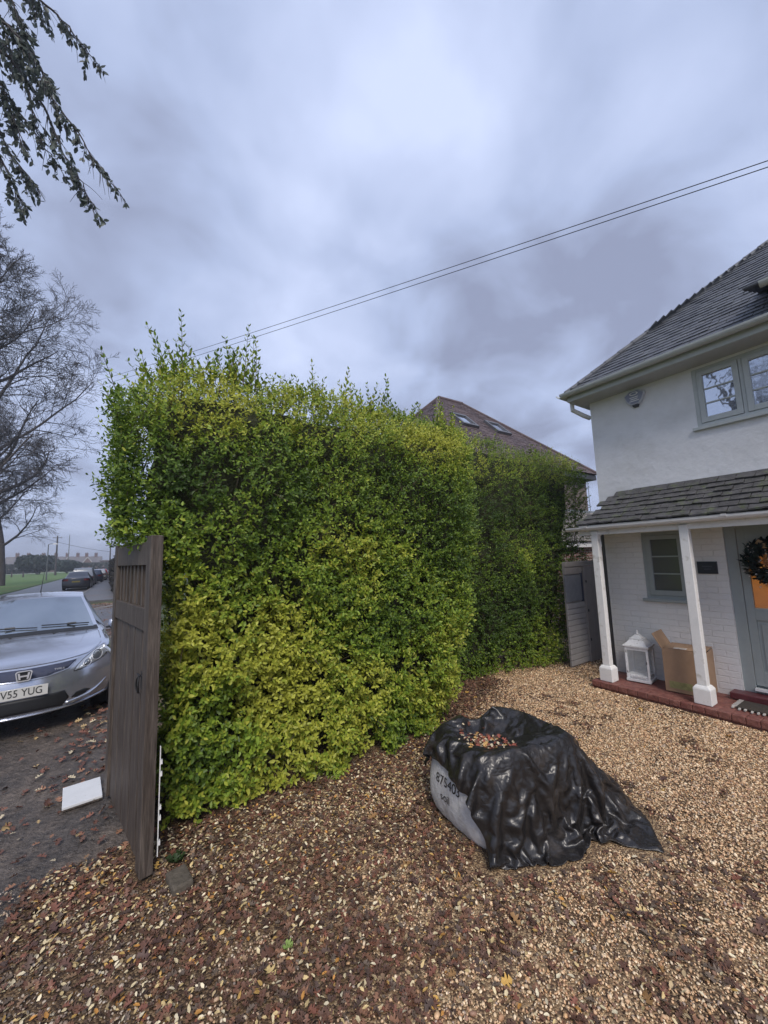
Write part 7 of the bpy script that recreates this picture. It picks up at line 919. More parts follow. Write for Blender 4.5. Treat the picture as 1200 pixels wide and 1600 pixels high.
# red roofed house behind the hedge
rh = thing('red_roofed_house', 'large house behind the hedge with steep red brown tiled roof and two skylights', 'house', (11.8, 12, 0))
x0, x1, y0, y1, ze, rz_, ra, rb = 7.3, 16.4, 8.2, 15.8, 4.96, 8.65, 11.1, 12.54
MB().box(x0 + .35, x1 - .35, y0 + .35, y1 - .35, 0, ze - .02).build('wall', M('tile_hung_wall', (.15, .12, .11), .8, .3, 4, .6, 20), rh)
mb = MB(); mb.box(x0 + .05, x1 - .05, y0 + .05, y1 - .05, ze - .22, ze - .03); mb.build('fascia', mt_dark_fascia, rh)
mb = MB(); v = [(x0, y0, ze), (x1, y0, ze), (x1, y1, ze), (x0, y1, ze), (ra, 12, rz_), (rb, 12, rz_)]; mb.add(v, [(0, 1, 5, 4), (1, 2, 5), (2, 3, 4, 5), (3, 0, 4)])
me = bpy.data.meshes.new('roof'); me.from_pydata(mb.v, [], mb.f); link('roof', me, mt_red_tile, rh)
sf = (rz_ - ze) / (12 - y0); fl = math.hypot(12 - y0, rz_ - ze)
tile_roof('roof_tiles', mt_red_tile, rh, (x0, y0, ze), (1, 0, 0), (0, 12 - y0, rz_ - ze), lambda u, v: u > v / fl * (ra - x0) and u < (x1 - x0) - v / fl * (x1 - rb), x1 - x0, fl, .2, .15, .018, jit=.008, seed=21)
tile_roof('roof_tiles', mt_red_tile, rh, (x0, y0, ze), (0, 1, 0), (ra - x0, 0, rz_ - ze), lambda u, v: u > v / fl * 3.8 and u < (y1 - y0) - v / fl * 3.8, y1 - y0, fl, .2, .15, .018, jit=.008, seed=22)
mb = MB(); mb.tube([(ra, 12, rz_ + .03), (rb, 12, rz_ + .03)], .09, 8); mb.tube([(rb, 12, rz_ + .03), (x1, y0, ze + .05)], .07, 8); mb.tube([(ra, 12, rz_ + .03), (x0, y0, ze + .05)], .07, 8); mb.tube([(ra, 12, rz_ + .03), (x0, y1, ze + .05)], .07, 8); mb.build('hip_tiles', mt_red_tile, rh)
nrmf = np.array([0, -sf, 1.]); nrmf /= np.linalg.norm(nrmf); Vf = np.array([0, 1, sf]); Vf /= np.linalg.norm(Vf)
for (px, py, w, h) in ((724, 659, .86, .98), (776, 671, .86, .98)):
    c = at_plane(px, py, (x0, y0, ze), nrmf); Mx = Matrix(((1, Vf[0], nrmf[0], c[0]), (0, Vf[1], nrmf[1], c[1]), (0, Vf[2], nrmf[2], c[2]), (0, 0, 0, 1)))
    f_ = MB(); f_.box(-w / 2, w / 2, -h / 2, -h / 2 + .12, .0, .13, Mx).box(-w / 2, w / 2, h / 2 - .12, h / 2, 0, .13, Mx).box(-w / 2, -w / 2 + .10, -h / 2 + .12, h / 2 - .12, 0, .13, Mx).box(w / 2 - .10, w / 2, -h / 2 + .12, h / 2 - .12, 0, .13, Mx)
    fo = f_.build('skylight', M('skylight_frame', (.10, .10, .11), .4, 0), rh)
    MB().box(-w / 2 + .10, w / 2 - .10, -h / 2 + .12, h / 2 - .12, .05, .08, Mx).build('pane', glass_mat('skylight_glass', (.1, .1, .12), .75, (.9, .95, 1)), fo)
av = MB(); q = at_y(917, 740, 9.5); av.tube([(q[0], q[1], 2), tuple(q)], .012, 5)
for k in range(5): av.tube([(q[0] - .1 + k * .1, q[1] - .12, q[2] - .02 + k * .03), (q[0] - .1 + k * .1, q[1] + .12, q[2] - .02 + k * .03)], .008, 4)
av.build('aerial', mt_black, rh)

# ------------------------------------------------------------------ bag and tarpaulin
C4 = [(1.88, 1.80), (2.72, 1.60), (2.82, 2.28), (1.93, 2.44)]
def bagf(nu=96):
    cx = sum(c[0] for c in C4) / 4; cy = sum(c[1] for c in C4) / 4
    rings = [(0.0, .93), (.03, .99), (.06, 1.02), (.11, 1.05), (.16, 1.07), (.22, 1.075), (.28, 1.07), (.34, 1.06), (.40, 1.04), (.45, 1.02), (.50, .985), (.57, .92), (.605, .85), (.60, .77), (.565, .61), (.535, .4), (.525, .2), (.52, .05)]
    vs = []; fs = []
    for z, s in rings:
        for k in range(nu):
            a = 2 * PI * k / nu + PI * 1.25; ca, sa = math.cos(a), math.sin(a); r = (abs(ca) ** 5 + abs(sa) ** 5) ** -.2; u = .5 + .5 * ca * r; v = .5 + .5 * sa * r
            x = C4[0][0] * (1 - u) * (1 - v) + C4[1][0] * u * (1 - v) + C4[2][0] * u * v + C4[3][0] * (1 - u) * v
            y = C4[0][1] * (1 - u) * (1 - v) + C4[1][1] * u * (1 - v) + C4[2][1] * u * v + C4[3][1] * (1 - u) * v
            zz = z * .86; s2 = s
            if .02 < z < .5: s2 = s * (1 + .010 * noise.noise(Vector((a * 9, z * 3, 0))) + .012 * noise.noise(Vector((a * 3, z * 7, 5))))
            if z > .5: zz = z * .86 + .03 * noise.noise(Vector((x * 4, y * 4, 0))) + .06 * abs(ca * sa) * (s > .7) - .012
            vs.append((cx + (x - cx) * s2 * .992, cy + (y - cy) * s2 * .992, zz))
    for i in range(len(rings) - 1):
        for k in range(nu): k2 = (k + 1) % nu; fs.append((i * nu + k, i * nu + k2, (i + 1) * nu + k2, (i + 1) * nu + k))
    vs.append((cx, cy, .45)); n0 = (len(rings) - 1) * nu; fs += [(n0 + k, n0 + (k + 1) % nu, len(vs) - 1) for k in range(nu)]
    return vs, fs
db = thing('bulk_bag', 'slumped white bulk bag with green band and black lettering under the tarpaulin', 'bag', (2.3, 2.0, 0))
bv, bf = bagf(); me = bpy.data.meshes.new('bag_body'); me.from_pydata(bv, [], bf); me.update()
mt_bag = M('woven_white_bag', (.60, .60, .60), .6, .10, 9, .8, 22, bdist=.012, col2=(.40, .37, .34), c2=(.52, .72), c2scale=7); mt_bagg = M('dark_green_print', (.018, .055, .05), .55, .1, 6, .4, 50)
bo = link('bag_body', me, [mt_bag, mt_bagg], db, smooth=True)
for p in me.polygons:
    p.material_index = 1 if p.center.z > .37 else 0
BT = BVHTree.FromPolygons([Vector(v) for v in bv], bf)
def project_text(s, size, z, yc, name):
    me = text_mesh(s, size, 0); bm = bmesh.new(); bm.from_mesh(me); bmesh.ops.subdivide_edges(bm, edges=bm.edges, cuts=1, use_grid_fill=True); bm.to_mesh(me); bm.free()
    for v in me.vertices:
        y = yc - v.co.x; zz = z + v.co.y; h = BT.ray_cast(Vector((0, y, zz)), Vector((1, 0, 0)))
        v.co = (h[0] + Vector((-.004, 0, 0))) if h[0] else Vector((1.85, y, zz))
    return link(name, me, mt_black, db)
project_text('875403', .085, .285, 2.14, 'lettering'); project_text('soil', .075, .185, 2.17, 'lettering')
_i = np.arange(_n - 1)[:, None] * _n + np.arange(_n - 1)[None]; CF = np.stack([_i, _i + _n, _i + _n + 1, _i + 1], -1).reshape(-1, 4)
me = bigmesh('tarpaulin', CP.reshape(-1, 3), CF, smooth=True)
mt_tarp = M('black_polythene', (.017, .0155, .0155), .33, .25, 3, .35, 15, bdist=.010, spec=.6, col2=(.035, .03, .027), c2=(.56, .66), c2scale=9, detail=3)
_nt = mt_tarp.node_tree; _v = _nt.nodes.new('ShaderNodeTexVoronoi'); _v.feature = 'DISTANCE_TO_EDGE'; _v.inputs['Scale'].default_value = 13; _c0 = _nt.nodes.new('ShaderNodeTexCoord'); _nz = _nt.nodes.new('ShaderNodeTexNoise'); _nz.inputs['Scale'].default_value = 7
_va = _nt.nodes.new('ShaderNodeVectorMath'); _va.operation = 'MULTIPLY_ADD'; _va.inputs[1].default_value = (.35, .35, .35); _nt.links.new(_c0.outputs['Object'], _nz.inputs['Vector']); _nt.links.new(_nz.outputs['Color'], _va.inputs[0]); _nt.links.new(_c0.outputs['Object'], _va.inputs[2]); _nt.links.new(_va.outputs[0], _v.inputs['Vector'])
_b1 = [n for n in _nt.nodes if n.type == 'BUMP'][0]; _b2 = _nt.nodes.new('ShaderNodeBump'); _b2.inputs['Strength'].default_value = .18; _b2.inputs['Distance'].default_value = .03; _nt.links.new(_v.outputs['Distance'], _b2.inputs['Height']); _nt.links.new(_b2.outputs[0], _b1.inputs['Normal'])
tp = link('tarpaulin', me, mt_tarp, smooth=True); tag(tp, 'crumpled glossy black polythene sheet draped over the bulk bag', 'tarpaulin')
sb = tp.modifiers.new('sub', 'SUBSURF'); sb.levels = 1; sb.render_levels = 2
so = tp.modifiers.new('solid', 'SOLIDIFY'); so.thickness = .002
TB = BVHTree.FromPolygons([Vector(v) for v in CP.reshape(-1, 3)], CF.tolist())
P = TARP_LEAVES
for i in range(len(P)):
    h = TB.ray_cast(Vector((P[i, 0], P[i, 1], 2)), Vector((0, 0, -1))); P[i, 2] = (h[0].z + .008) if h[0] else .5
X, Y, Z = frames(len(P), tilt=.35); pc = np.array([(.30, .09, .06), (.60, .50, .34), (.14, .06, .04), (.55, .33, .12)])
_tl = RNG.choice(4, len(P), p=[.25, .45, .2, .1])
tag(merge('leaves_on_sheet', [inst(BIG_V, BIG_F, P, X, Y, Z, np.where(_tl == 1, .022, .036) * RNG.uniform(.7, 1.3, len(P)), pc[_tl])], mt_leaf_litter), kind='stuff')
# ------------------------------------------------------------------ cars
def catmull(P, m):
    P = np.array(P, float); out = []
    for i in range(len(P) - 1):
        a, b, c, d = P[max(i - 1, 0)], P[i], P[i + 1], P[min(i + 2, len(P) - 1)]
        # limit overshoot by scaling tangents with chord lengths
        lab = max(np.linalg.norm((b - a)[:2]), 1e-3); lbc = max(np.linalg.norm((c - b)[:2]), 1e-3); lcd = max(np.linalg.norm((d - c)[:2]), 1e-3)
        m1 = (c - a) * lbc / (lab + lbc) if i > 0 else (c - b); m2 = (d - b) * lbc / (lbc + lcd) if i < len(P) - 2 else (c - b)
        for k in range(m):
            t = k / m; out.append((2 * t ** 3 - 3 * t * t + 1) * b + (t ** 3 - 2 * t * t + t) * m1 + (-2 * t ** 3 + 3 * t * t) * c + (t ** 3 - t * t) * m2)
    out.append(P[-1]); return np.array(out)
class Body:
    """car skin: profile rows (y, z, half width, bow, crown) swept sideways, with flanks below"""
    def __init__(s, prof, sub, wmax, belt, i0, i1, sill=.22):
        s.prof = catmull(prof, sub); s.sub = sub; s.nu = 33; s.us = np.linspace(-1, 1, s.nu)
        s.i0, s.i1 = i0 * sub, i1 * sub; s.wmax, s.belt, s.sill = wmax, belt, sill
        V = []
        for y, z, w, B, C in s.prof:
            for u in s.us: V.append((u * w, y + B * abs(u) ** 2.6, z - C * u * u))
        s.V = V; nu = s.nu; n = len(s.prof); s.F = [(i * nu + j, i * nu + j + 1, (i + 1) * nu + j + 1, (i + 1) * nu + j) for i in range(n - 1) for j in range(nu - 1)]
        s.bvh = BVHTree.FromPolygons([Vector(v) for v in V], s.F)
    def pt(s, u, r):     # u in -1..1, r = fractional profile row
        i = int(min(max(r * s.sub, 0), len(s.prof) - 1.001)); t = r * s.sub - i; a = s.prof[i] * (1 - t) + s.prof[i + 1] * t
        return Vector((u * a[2], a[0] + a[3] * abs(u) ** 2.6, a[1] - a[4] * u * u))
    def nor(s, u, r):
        a = s.pt(min(u + .02, 1), r) - s.pt(max(u - .02, -1), r); b = s.pt(u, r + .05) - s.pt(u, r - .05); n = a.cross(b).normalized(); return n
    def patch(s, u0, u1, r0, r1, off, nu=16, nr=10, shape=None):
        mb = MB(); v = []
        for i in range(nr + 1):
            for j in range(nu + 1):
                r = r0 + (r1 - r0) * i / nr; a, b = (u0, u1) if shape is None else shape(i / nr); u = a + (b - a) * j / nu; v.append(s.pt(u, r) + s.nor(u, r) * off)
        return mb.add(v, [(i * (nu + 1) + j, i * (nu + 1) + j + 1, (i + 1) * (nu + 1) + j + 1, (i + 1) * (nu + 1) + j) for i in range(nr) for j in range(nu)])
    def decal(s, poly, off=.006, sgn=1, step=.03):
        """outline in front view (x, z), laid on the skin"""
        xs = [p[0] for p in poly]; zs = [p[1] for p in poly]; pts = [Vector(p) for p in poly]; n = len(pts); ed = [(i, (i + 1) % n) for i in range(n)]
        def inside(x, z):
            c = False
            for i in range(n):
                (x1, z1), (x2, z2) = poly[i], poly[(i + 1) % n]
                if (z1 > z) != (z2 > z) and x < (x2 - x1) * (z - z1) / (z2 - z1) + x1: c = not c
            return c
        x = min(xs) + step / 2
        while x < max(xs):
            z = min(zs) + step / 2
            while z < max(zs):
                if inside(x, z): pts.append(Vector((x, z)))
                z += step
            x += step
        v2, _, f2, *_r = delaunay_2d_cdt(pts, ed, [tuple(range(n))], 1, 1e-5)
        v = []
        for p in v2:
            h = s.bvh.ray_cast(Vector((p.x, -3 * sgn, p.y)), Vector((0, sgn, 0)), 12)
            y = h[0].y if h[0] else 0; v.append(Vector((p.x, y - off * sgn, p.y)))
        return MB().add(v, [tuple(f) for f in f2])
def solid(o, t=.004):
    m = o.modifiers.new('solid', 'SOLIDIFY'); m.thickness = t; m.offset = 0; return o
mt_tyre = M('tyre_rubber', (.015, .015, .016), .8, .1, 10); mt_rim = M('alloy_rim', (.35, .36, .38), .3, .05, metal=.8)
mt_carglass = glass_mat('windscreen_glass', (.05, .06, .07), .38, (.82, .9, .97), .04, .03)
mt_carglass_far = glass_mat('car_window_glass', (.02, .022, .025), .30, (.85, .92, 1), .05)
mt_chrome = M('chrome_trim', (.78, .79, .82), .3, 0, metal=.5); mt_trim = M('black_trim', (.018, .019, .022), .45, 0)
mt_lens = glass_mat('clear_lamp_lens', (.32, .34, .38), .38, (.9, .95, 1), .06)
def wheels(root, ys, x, r=.31, w=.19):
    for y in ys:
        for sx in (-1, 1):
            t = MB(); t.tube([(sx * (x - w), y, r), (sx * (x - w + .02), y, r), (sx * (x - .02), y, r), (sx * x, y, r)], [r - .02, r, r, r - .03], 24); wo = t.build('wheel', mt_tyre, root, local=True, smooth=False)
            q = MB(); q.tube([(sx * (x - .01), y, r), (sx * (x + .004), y, r)], [r * .66, r * .62], 20)
            q.build('rim', mt_rim, wo, local=True)
def flanks(b, wsh, zsh, root, paint, rows, y0, y1):
    """side skin from the edge of the top surface down over the shoulder to the sill"""
    mb = MB()
    for sx in (-1, 1):
        v = []
        for i in rows:
            y, z, w, B, C = b.prof[i]; yy = y + B; ze = z - C; t = max(0, min(1, min((yy - y0) / .55, (y1 - yy) / .45))); ws = wsh - .07 * (1 - t) ** 2
            zs = min(zsh(yy), ze - .005); col = [(w, ze), ((w + ws) / 2 + .01, (ze + zs) / 2 + .008) if ze - zs < .2 else (ws * .75 + w * .25, zs + .015), (ws, zs), (ws + .008, zs - .14), (ws - .004, .42), (ws - .03, .20)]
            v += [(sx * cx_, yy, cz) for cx_, cz in col]
        m = 6; k = len(rows); mb.add(v, [(i * m + j, i * m + j + 1, (i + 1) * m + j + 1, (i + 1) * m + j) for i in range(k - 1) for j in range(m - 1)])
    return mb
def mirror_x(poly): return [(-x, z) for x, z in poly][::-1]

silver = M('silver_blue_paint', (.52, .555, .64), .22, .04, 200, metal=.75, coat=1.0)
civ = thing('parked_car', 'silver blue hatchback parked nearest the wooden gate and facing the viewer', 'car', (-.90, 5.90, 0), R_(6))
prof = [(.20, .19, .70, .44, 0), (.05, .215, .80, .47, 0), (.0, .28, .83, .50, 0), (-.005, .40, .845, .50, 0), (.0, .52, .845, .50, 0), (.02, .60, .84, .49, 0), (.045, .655, .82, .47, 0), (.085, .705, .80, .45, -.015),
        (.125, .745, .775, .42, -.05), (.26, .815, .765, .36, -.035), (.50, .875, .76, .28, -.005), (.82, .925, .755, .20, .02), (1.08, .955, .745, .16, .03), (1.14, .965, .73, .16, .03), (1.55, 1.19, .645, .13, .03), (1.98, 1.385, .56, .10, .03), (2.10, 1.415, .555, .09, .03),
        (2.6, 1.445, .56, .03, .035), (3.2, 1.425, .555, -.02, .035), (3.6, 1.36, .54, -.05, .03), (3.9, 1.02, .66, -.10, .02), (4.0, .90, .72, -.15, 0), (4.06, .72, .79, -.22, 0), (4.09, .45, .80, -.26, 0), (4.0, .22, .76, -.24, 0)]
bd_ = Body(prof, 4, .845, .9, 8, 22)
nb_ = bd_.sub
me = bpy.data.meshes.new('body'); me.from_pydata(bd_.V, [], bd_.F); me.update(); body = link('body', me, silver, civ, local=True, smooth=True)
rows = list(range(8 * nb_, 22 * nb_ + 1)); fm = flanks(bd_, .845, lambda y: .80 + .05 * min(1, max(0, (y - .5) / 2)), civ, silver, rows, .45, 4.0)
fm.build('side_panels', silver, civ, local=True, smooth=True)
MB().box(-.74, .74, .5, 3.8, .17, .5).build('underbody', mt_trim, civ, local=True)
# windscreen, side glass
wsc = bd_.patch(-.93, .93, 13.15, 15.1, .006, 20, 10).build('windscreen', mt_carglass, civ, local=True, smooth=True)
bd_.patch(-.985, .985, 12.85, 13.2, .005, 20, 3).build('cowl', mt_trim, civ, local=True, smooth=True)
for sx in (-1, 1):
    mb = MB(); e0 = [(sx * (bd_.pt(1, r).x + .012), bd_.pt(1, r).y, bd_.pt(1, r).z - .03) for r in (13.6, 14.4, 15.2, 17, 18.5, 19.2)]
    bt = [(sx * .835, bd_.pt(1, r).y, .90) for r in (13.6, 14.4, 15.2, 17, 18.5, 19.2)]; mb.add([*e0, *bt], [(i, i + 1, 7 + i, 6 + i) for i in range(5)]); solid(mb.build('side_glass', mt_carglass_far, civ, local=True))
# wipers, washer nozzles, bonnet line, aerial
mb = MB()
for (ua, ra, ub, rb_) in ((.86, 13.28, .12, 13.34), (.06, 13.25, -.72, 13.42)):
    P = [bd_.pt(ua + (ub - ua) * t, ra + (rb_ - ra) * t) + Vector((0, -.012, .022)) for t in np.linspace(0, 1, 9)]; w_ = MB(); w_.tube(P, .008, 5); hb = P[3 if ua > .5 else 4]; w_.tube([hb + Vector((-.05, 0, .004)), hb + Vector((.05, 0, .004))], .016, 6); w_.build('wiper', mt_trim, civ, local=True)
for u in (-.28, .30): p = bd_.pt(u, 12.2); MB().box(p.x - .014, p.x + .014, p.y - .01, p.y + .01, p.z, p.z + .008).build('washer_nozzle', mt_trim, civ, local=True)
def seam(pts, r=.0028, nm='bonnet_seam'): MB().tube([bd_.pt(u, q) + Vector((0, -.0005, .001)) for u, q in pts], r, 4).build(nm, mt_trim, civ, local=True)
for sx in (-1, 1): seam([(sx * .955, 12.7), (sx * .95, 11.5), (sx * .945, 10.2), (sx * .93, 9.0), (sx * .86, 8.4), (sx * .74, 8.0)])
seam([(u, 7.95) for u in np.linspace(-.74, .74, 15)], .004)
for sx in (-1, 1):
    mb = MB(); mb.tube([bd_.pt(sx * u, q) + Vector((0, 0, -.001)) for u, q in ((.80, 12.6), (.74, 11.4), (.66, 10), (.58, 8.6))], .006, 6); mb.build('bonnet_crease', silver, civ, local=True, smooth=True)
ap = bd_.pt(.0, 17.6); MB().tube([ap, ap + Vector((.0, -.01, .02)), ap + Vector((.03, .09, .36))], [.012, .007, .003], 6).build('aerial', mt_trim, civ, local=True)
for sx in (-1, 1):
    mb = MB(); c = Vector((sx * .95, 1.50, .965)); mb.lathe((0, 0, 0), [(.02, -.07), (.075, -.055), (.088, 0), (.075, .055), (.02, .07)], 16)
    mb.v = [tuple(Vector((p[0] * 1.15, p[1] * .55, p[2])) @ Matrix.Identity(3) + c) for p in mb.v]; mo = mb.build('door_mirror', silver, civ, local=True, smooth=True)
    MB().box(min(sx * .83, sx * .92), max(sx * .83, sx * .92), 1.48, 1.53, .90, .925).box(c.x - .07, c.x + .07, 1.46, 1.535, .885, .903).build('mirror_arm', mt_trim, mo, local=True, bevel=.006)
# front face
def shell(poly, name, mat, off, parent, t=.004): o = bd_.decal(poly, off).build(name, mat, parent, local=True, smooth=True); return solid(o, t)
gp_ = [(-.46, .735), (-.38, .665), (-.2, .628), (0, .618), (.2, .628), (.38, .665), (.46, .735), (.3, .728), (0, .722), (-.3, .728)]
gr = shell(gp_, 'grille', M('blue_black_mesh', (.035, .045, .09), .4, .4, 120, .8, 160), .004, civ)
mb = MB(); gl_in = [(-.47, .742), (-.39, .656), (-.2, .617), (0, .607), (.2, .617), (.39, .656), (.47, .742)]
P = []
for (a, b) in zip(gl_in, gl_in[1:]):
    for t in np.linspace(0, 1, 5)[:-1]: x = a[0] + (b[0] - a[0]) * t; z = a[1] + (b[1] - a[1]) * t; h = bd_.bvh.ray_cast(Vector((x, -3, z)), Vector((0, 1, 0))); P.append(h[0] + Vector((0, -.004, 0)))
mb.tube(P, .006, 6); mb.build('grille_surround', silver, civ, local=True, smooth=True)
# emblem: H in a rounded frame
def rrect(w0, w1, h, n=4, r=.35):
    o = []
    for sx, sz in ((1, 1), (-1, 1), (-1, -1), (1, -1)):
        for k in range(n + 1):
            a = PI / 2 * k / n + {(1, 1): 0, (-1, 1): PI / 2, (-1, -1): PI, (1, -1): 1.5 * PI}[(sx, sz)]
            w = w1 if sz > 0 else w0; o.append((sx * w * (1 - r) + w * r * math.cos(a), sz * h * (1 - r) + h * r * math.sin(a)))
    return o
yf = -.028; ez = .676
oo = rrect(.058, .070, .055); ii = rrect(.049, .060, .046); mb = MB(); n = len(oo)
v = [(x, yf, ez + z) for x, z in oo] + [(x, yf, ez + z) for x, z in ii] + [(x, yf + .012, ez + z) for x, z in oo] + [(x, yf + .012, ez + z) for x, z in ii]
mb.add(v, [(i, (i + 1) % n, n + (i + 1) % n, n + i) for i in range(n)] + [(i, 2 * n + i, 2 * n + (i + 1) % n, (i + 1) % n) for i in range(n)] + [(n + i, n + (i + 1) % n, 3 * n + (i + 1) % n, 3 * n + i) for i in range(n)])
for sx in (-1, 1): mb.prism([(sx * x, yf + .001, ez + z) for x, z in ((.024, -.034), (.040, -.034), (.050, .034), (.033, .034))], (0, .008, 0))
mb.box(-.030, .030, yf + .002, yf + .009, ez - .009, ez + .007); mb.build('emblem', mt_chrome, gr, local=True)
MB().box(-.05, .05, yf + .012, .03, ez - .04, ez + .04).build('emblem_back', mt_trim, gr, local=True)
tm = text_mesh('TYPE-S', .030, .001); tm.transform(Matrix.Translation((.30, .004, .690)) @ Matrix.Rotation(R_(90), 4, 'X')); link('badge', tm, mt_chrome, gr, local=True)
def hl(s): 
    p = [(.435, .622), (.465, .668), (.52, .715), (.59, .76), (.67, .803), (.745, .826), (.79, .81), (.80, .765), (.785, .715), (.74, .685), (.66, .66), (.58, .635), (.50, .618)]
    return p if s > 0 else mirror_x(p)
for s in (1, -1):
    h = shell(hl(s), 'headlight', mt_lens, .006, civ, .006)
    q = [(.478 + .0, .664), (.56, .672), (.63, .70), (.70, .725), (.755, .745)]
    for (cx_, cz, r) in ((.565, .672, .038), (.668, .728, .056)):
        o_ = bd_.bvh.ray_cast(Vector((s * cx_, -3, cz)), Vector((0, 1, 0)))[0]; n_ = 20
        c1 = bd_.decal([(s * cx_ + r * math.cos(t), cz + r * math.sin(t)) for t in np.linspace(0, 2 * PI, n_ + 1)[:-1]], .0125, step=.02); solid(c1.build('reflector', glass_mat('reflector_bowl', (.05, .055, .065), .3, (.8, .85, .9), .1), h, local=True, smooth=True), .003)
        rg_ = MB(); rp_ = []
        for t in np.linspace(0, 2 * PI, 21):
            k_ = bd_.bvh.ray_cast(Vector((s * (cx_) + r * math.cos(t), -3, cz + r * math.sin(t))), Vector((0, 1, 0)))[0]; rp_.append(k_ + Vector((0, -.016, 0)))
        rg_.tube(rp_, .0035, 5, False); rg_.build('bulb_ring', mt_chrome, h, local=True, smooth=True)
    ol = MB(); rp_ = []
    for (x, z) in hl(s) + [hl(s)[0]]:
        k_ = bd_.bvh.ray_cast(Vector((x, -3, z)), Vector((0, 1, 0)))[0]
        if k_: rp_.append(k_ + Vector((0, -.006, 0)))
    ol.tube(rp_, .0045, 5, False); ol.build('lamp_surround', mt_trim, h, local=True, smooth=True)
grey_low = M('shaded_lower_trim', (.05, .055, .065), .5, .1)
shell([(-.36, .43), (-.40, .34), (-.34, .262), (.34, .262), (.40, .34), (.36, .43)], 'lower_intake', mt_trim, .004, civ)
for s in (1, -1):
    shell([(s * x, z) for x, z in ((.42, .33), (.46, .375), (.55, .385), (.60, .36), (.56, .33), (.48, .315))][::s], 'fog_lamp_recess', mt_trim, .005, civ)
    mb = MB(); P = []
    for t in np.linspace(0, 1, 12): x = .37 + .40 * t; z = .285 + .02 * t + .115 * t ** 3; k_ = bd_.bvh.ray_cast(Vector((s * x, -3, z)), Vector((0, 1, 0)))[0]; P.append(k_ + Vector((0, -.006, 0)))
    mb.tube(P, [.005 + .016 * math.sin(PI * min(1, i / 11 + .15)) for i in range(12)], 6); mb.build('bumper_blade', silver, civ, local=True, smooth=True)
mb = MB(); P = []
for x in np.linspace(-.80, .80, 33): k_ = bd_.bvh.ray_cast(Vector((x, -3, .235 + .05 * abs(x) ** 3)), Vector((0, 1, 0)))[0]; P.append(k_ + Vector((0, -.008, 0)))
mb.tube(P, .012, 6); mb.build('front_lip', silver, civ, local=True, smooth=True)
pl_ = MB().box(-.31, .21, -.032, -.024, .445, .556).build('number_plate', M('white_plate', (.62, .62, .60), .4, .03), civ, local=True, bevel=.002)
MB().box(-.29, .19, -.0235, .04, .455, .545).build('plate_back', mt_trim, pl_, local=True)
tm = text_mesh('V55 YUG', .108, .0012, .80); tm.transform(Matrix.Translation((-.005, -.0335, .502)) @ Matrix.Rotation(R_(90), 4, 'X')); link('registration', tm, mt_trim, pl_, local=True)
wheels(civ, (.80, 3.32), .83, .30)
for y in (.80, 3.32):
    for sx in (-1, 1):
        mb = MB(); mb.tube([(sx * .80, y, .31), (sx * .846, y, .31)], .335, 24); mb.build('wheel_arch', mt_trim, civ, local=True)

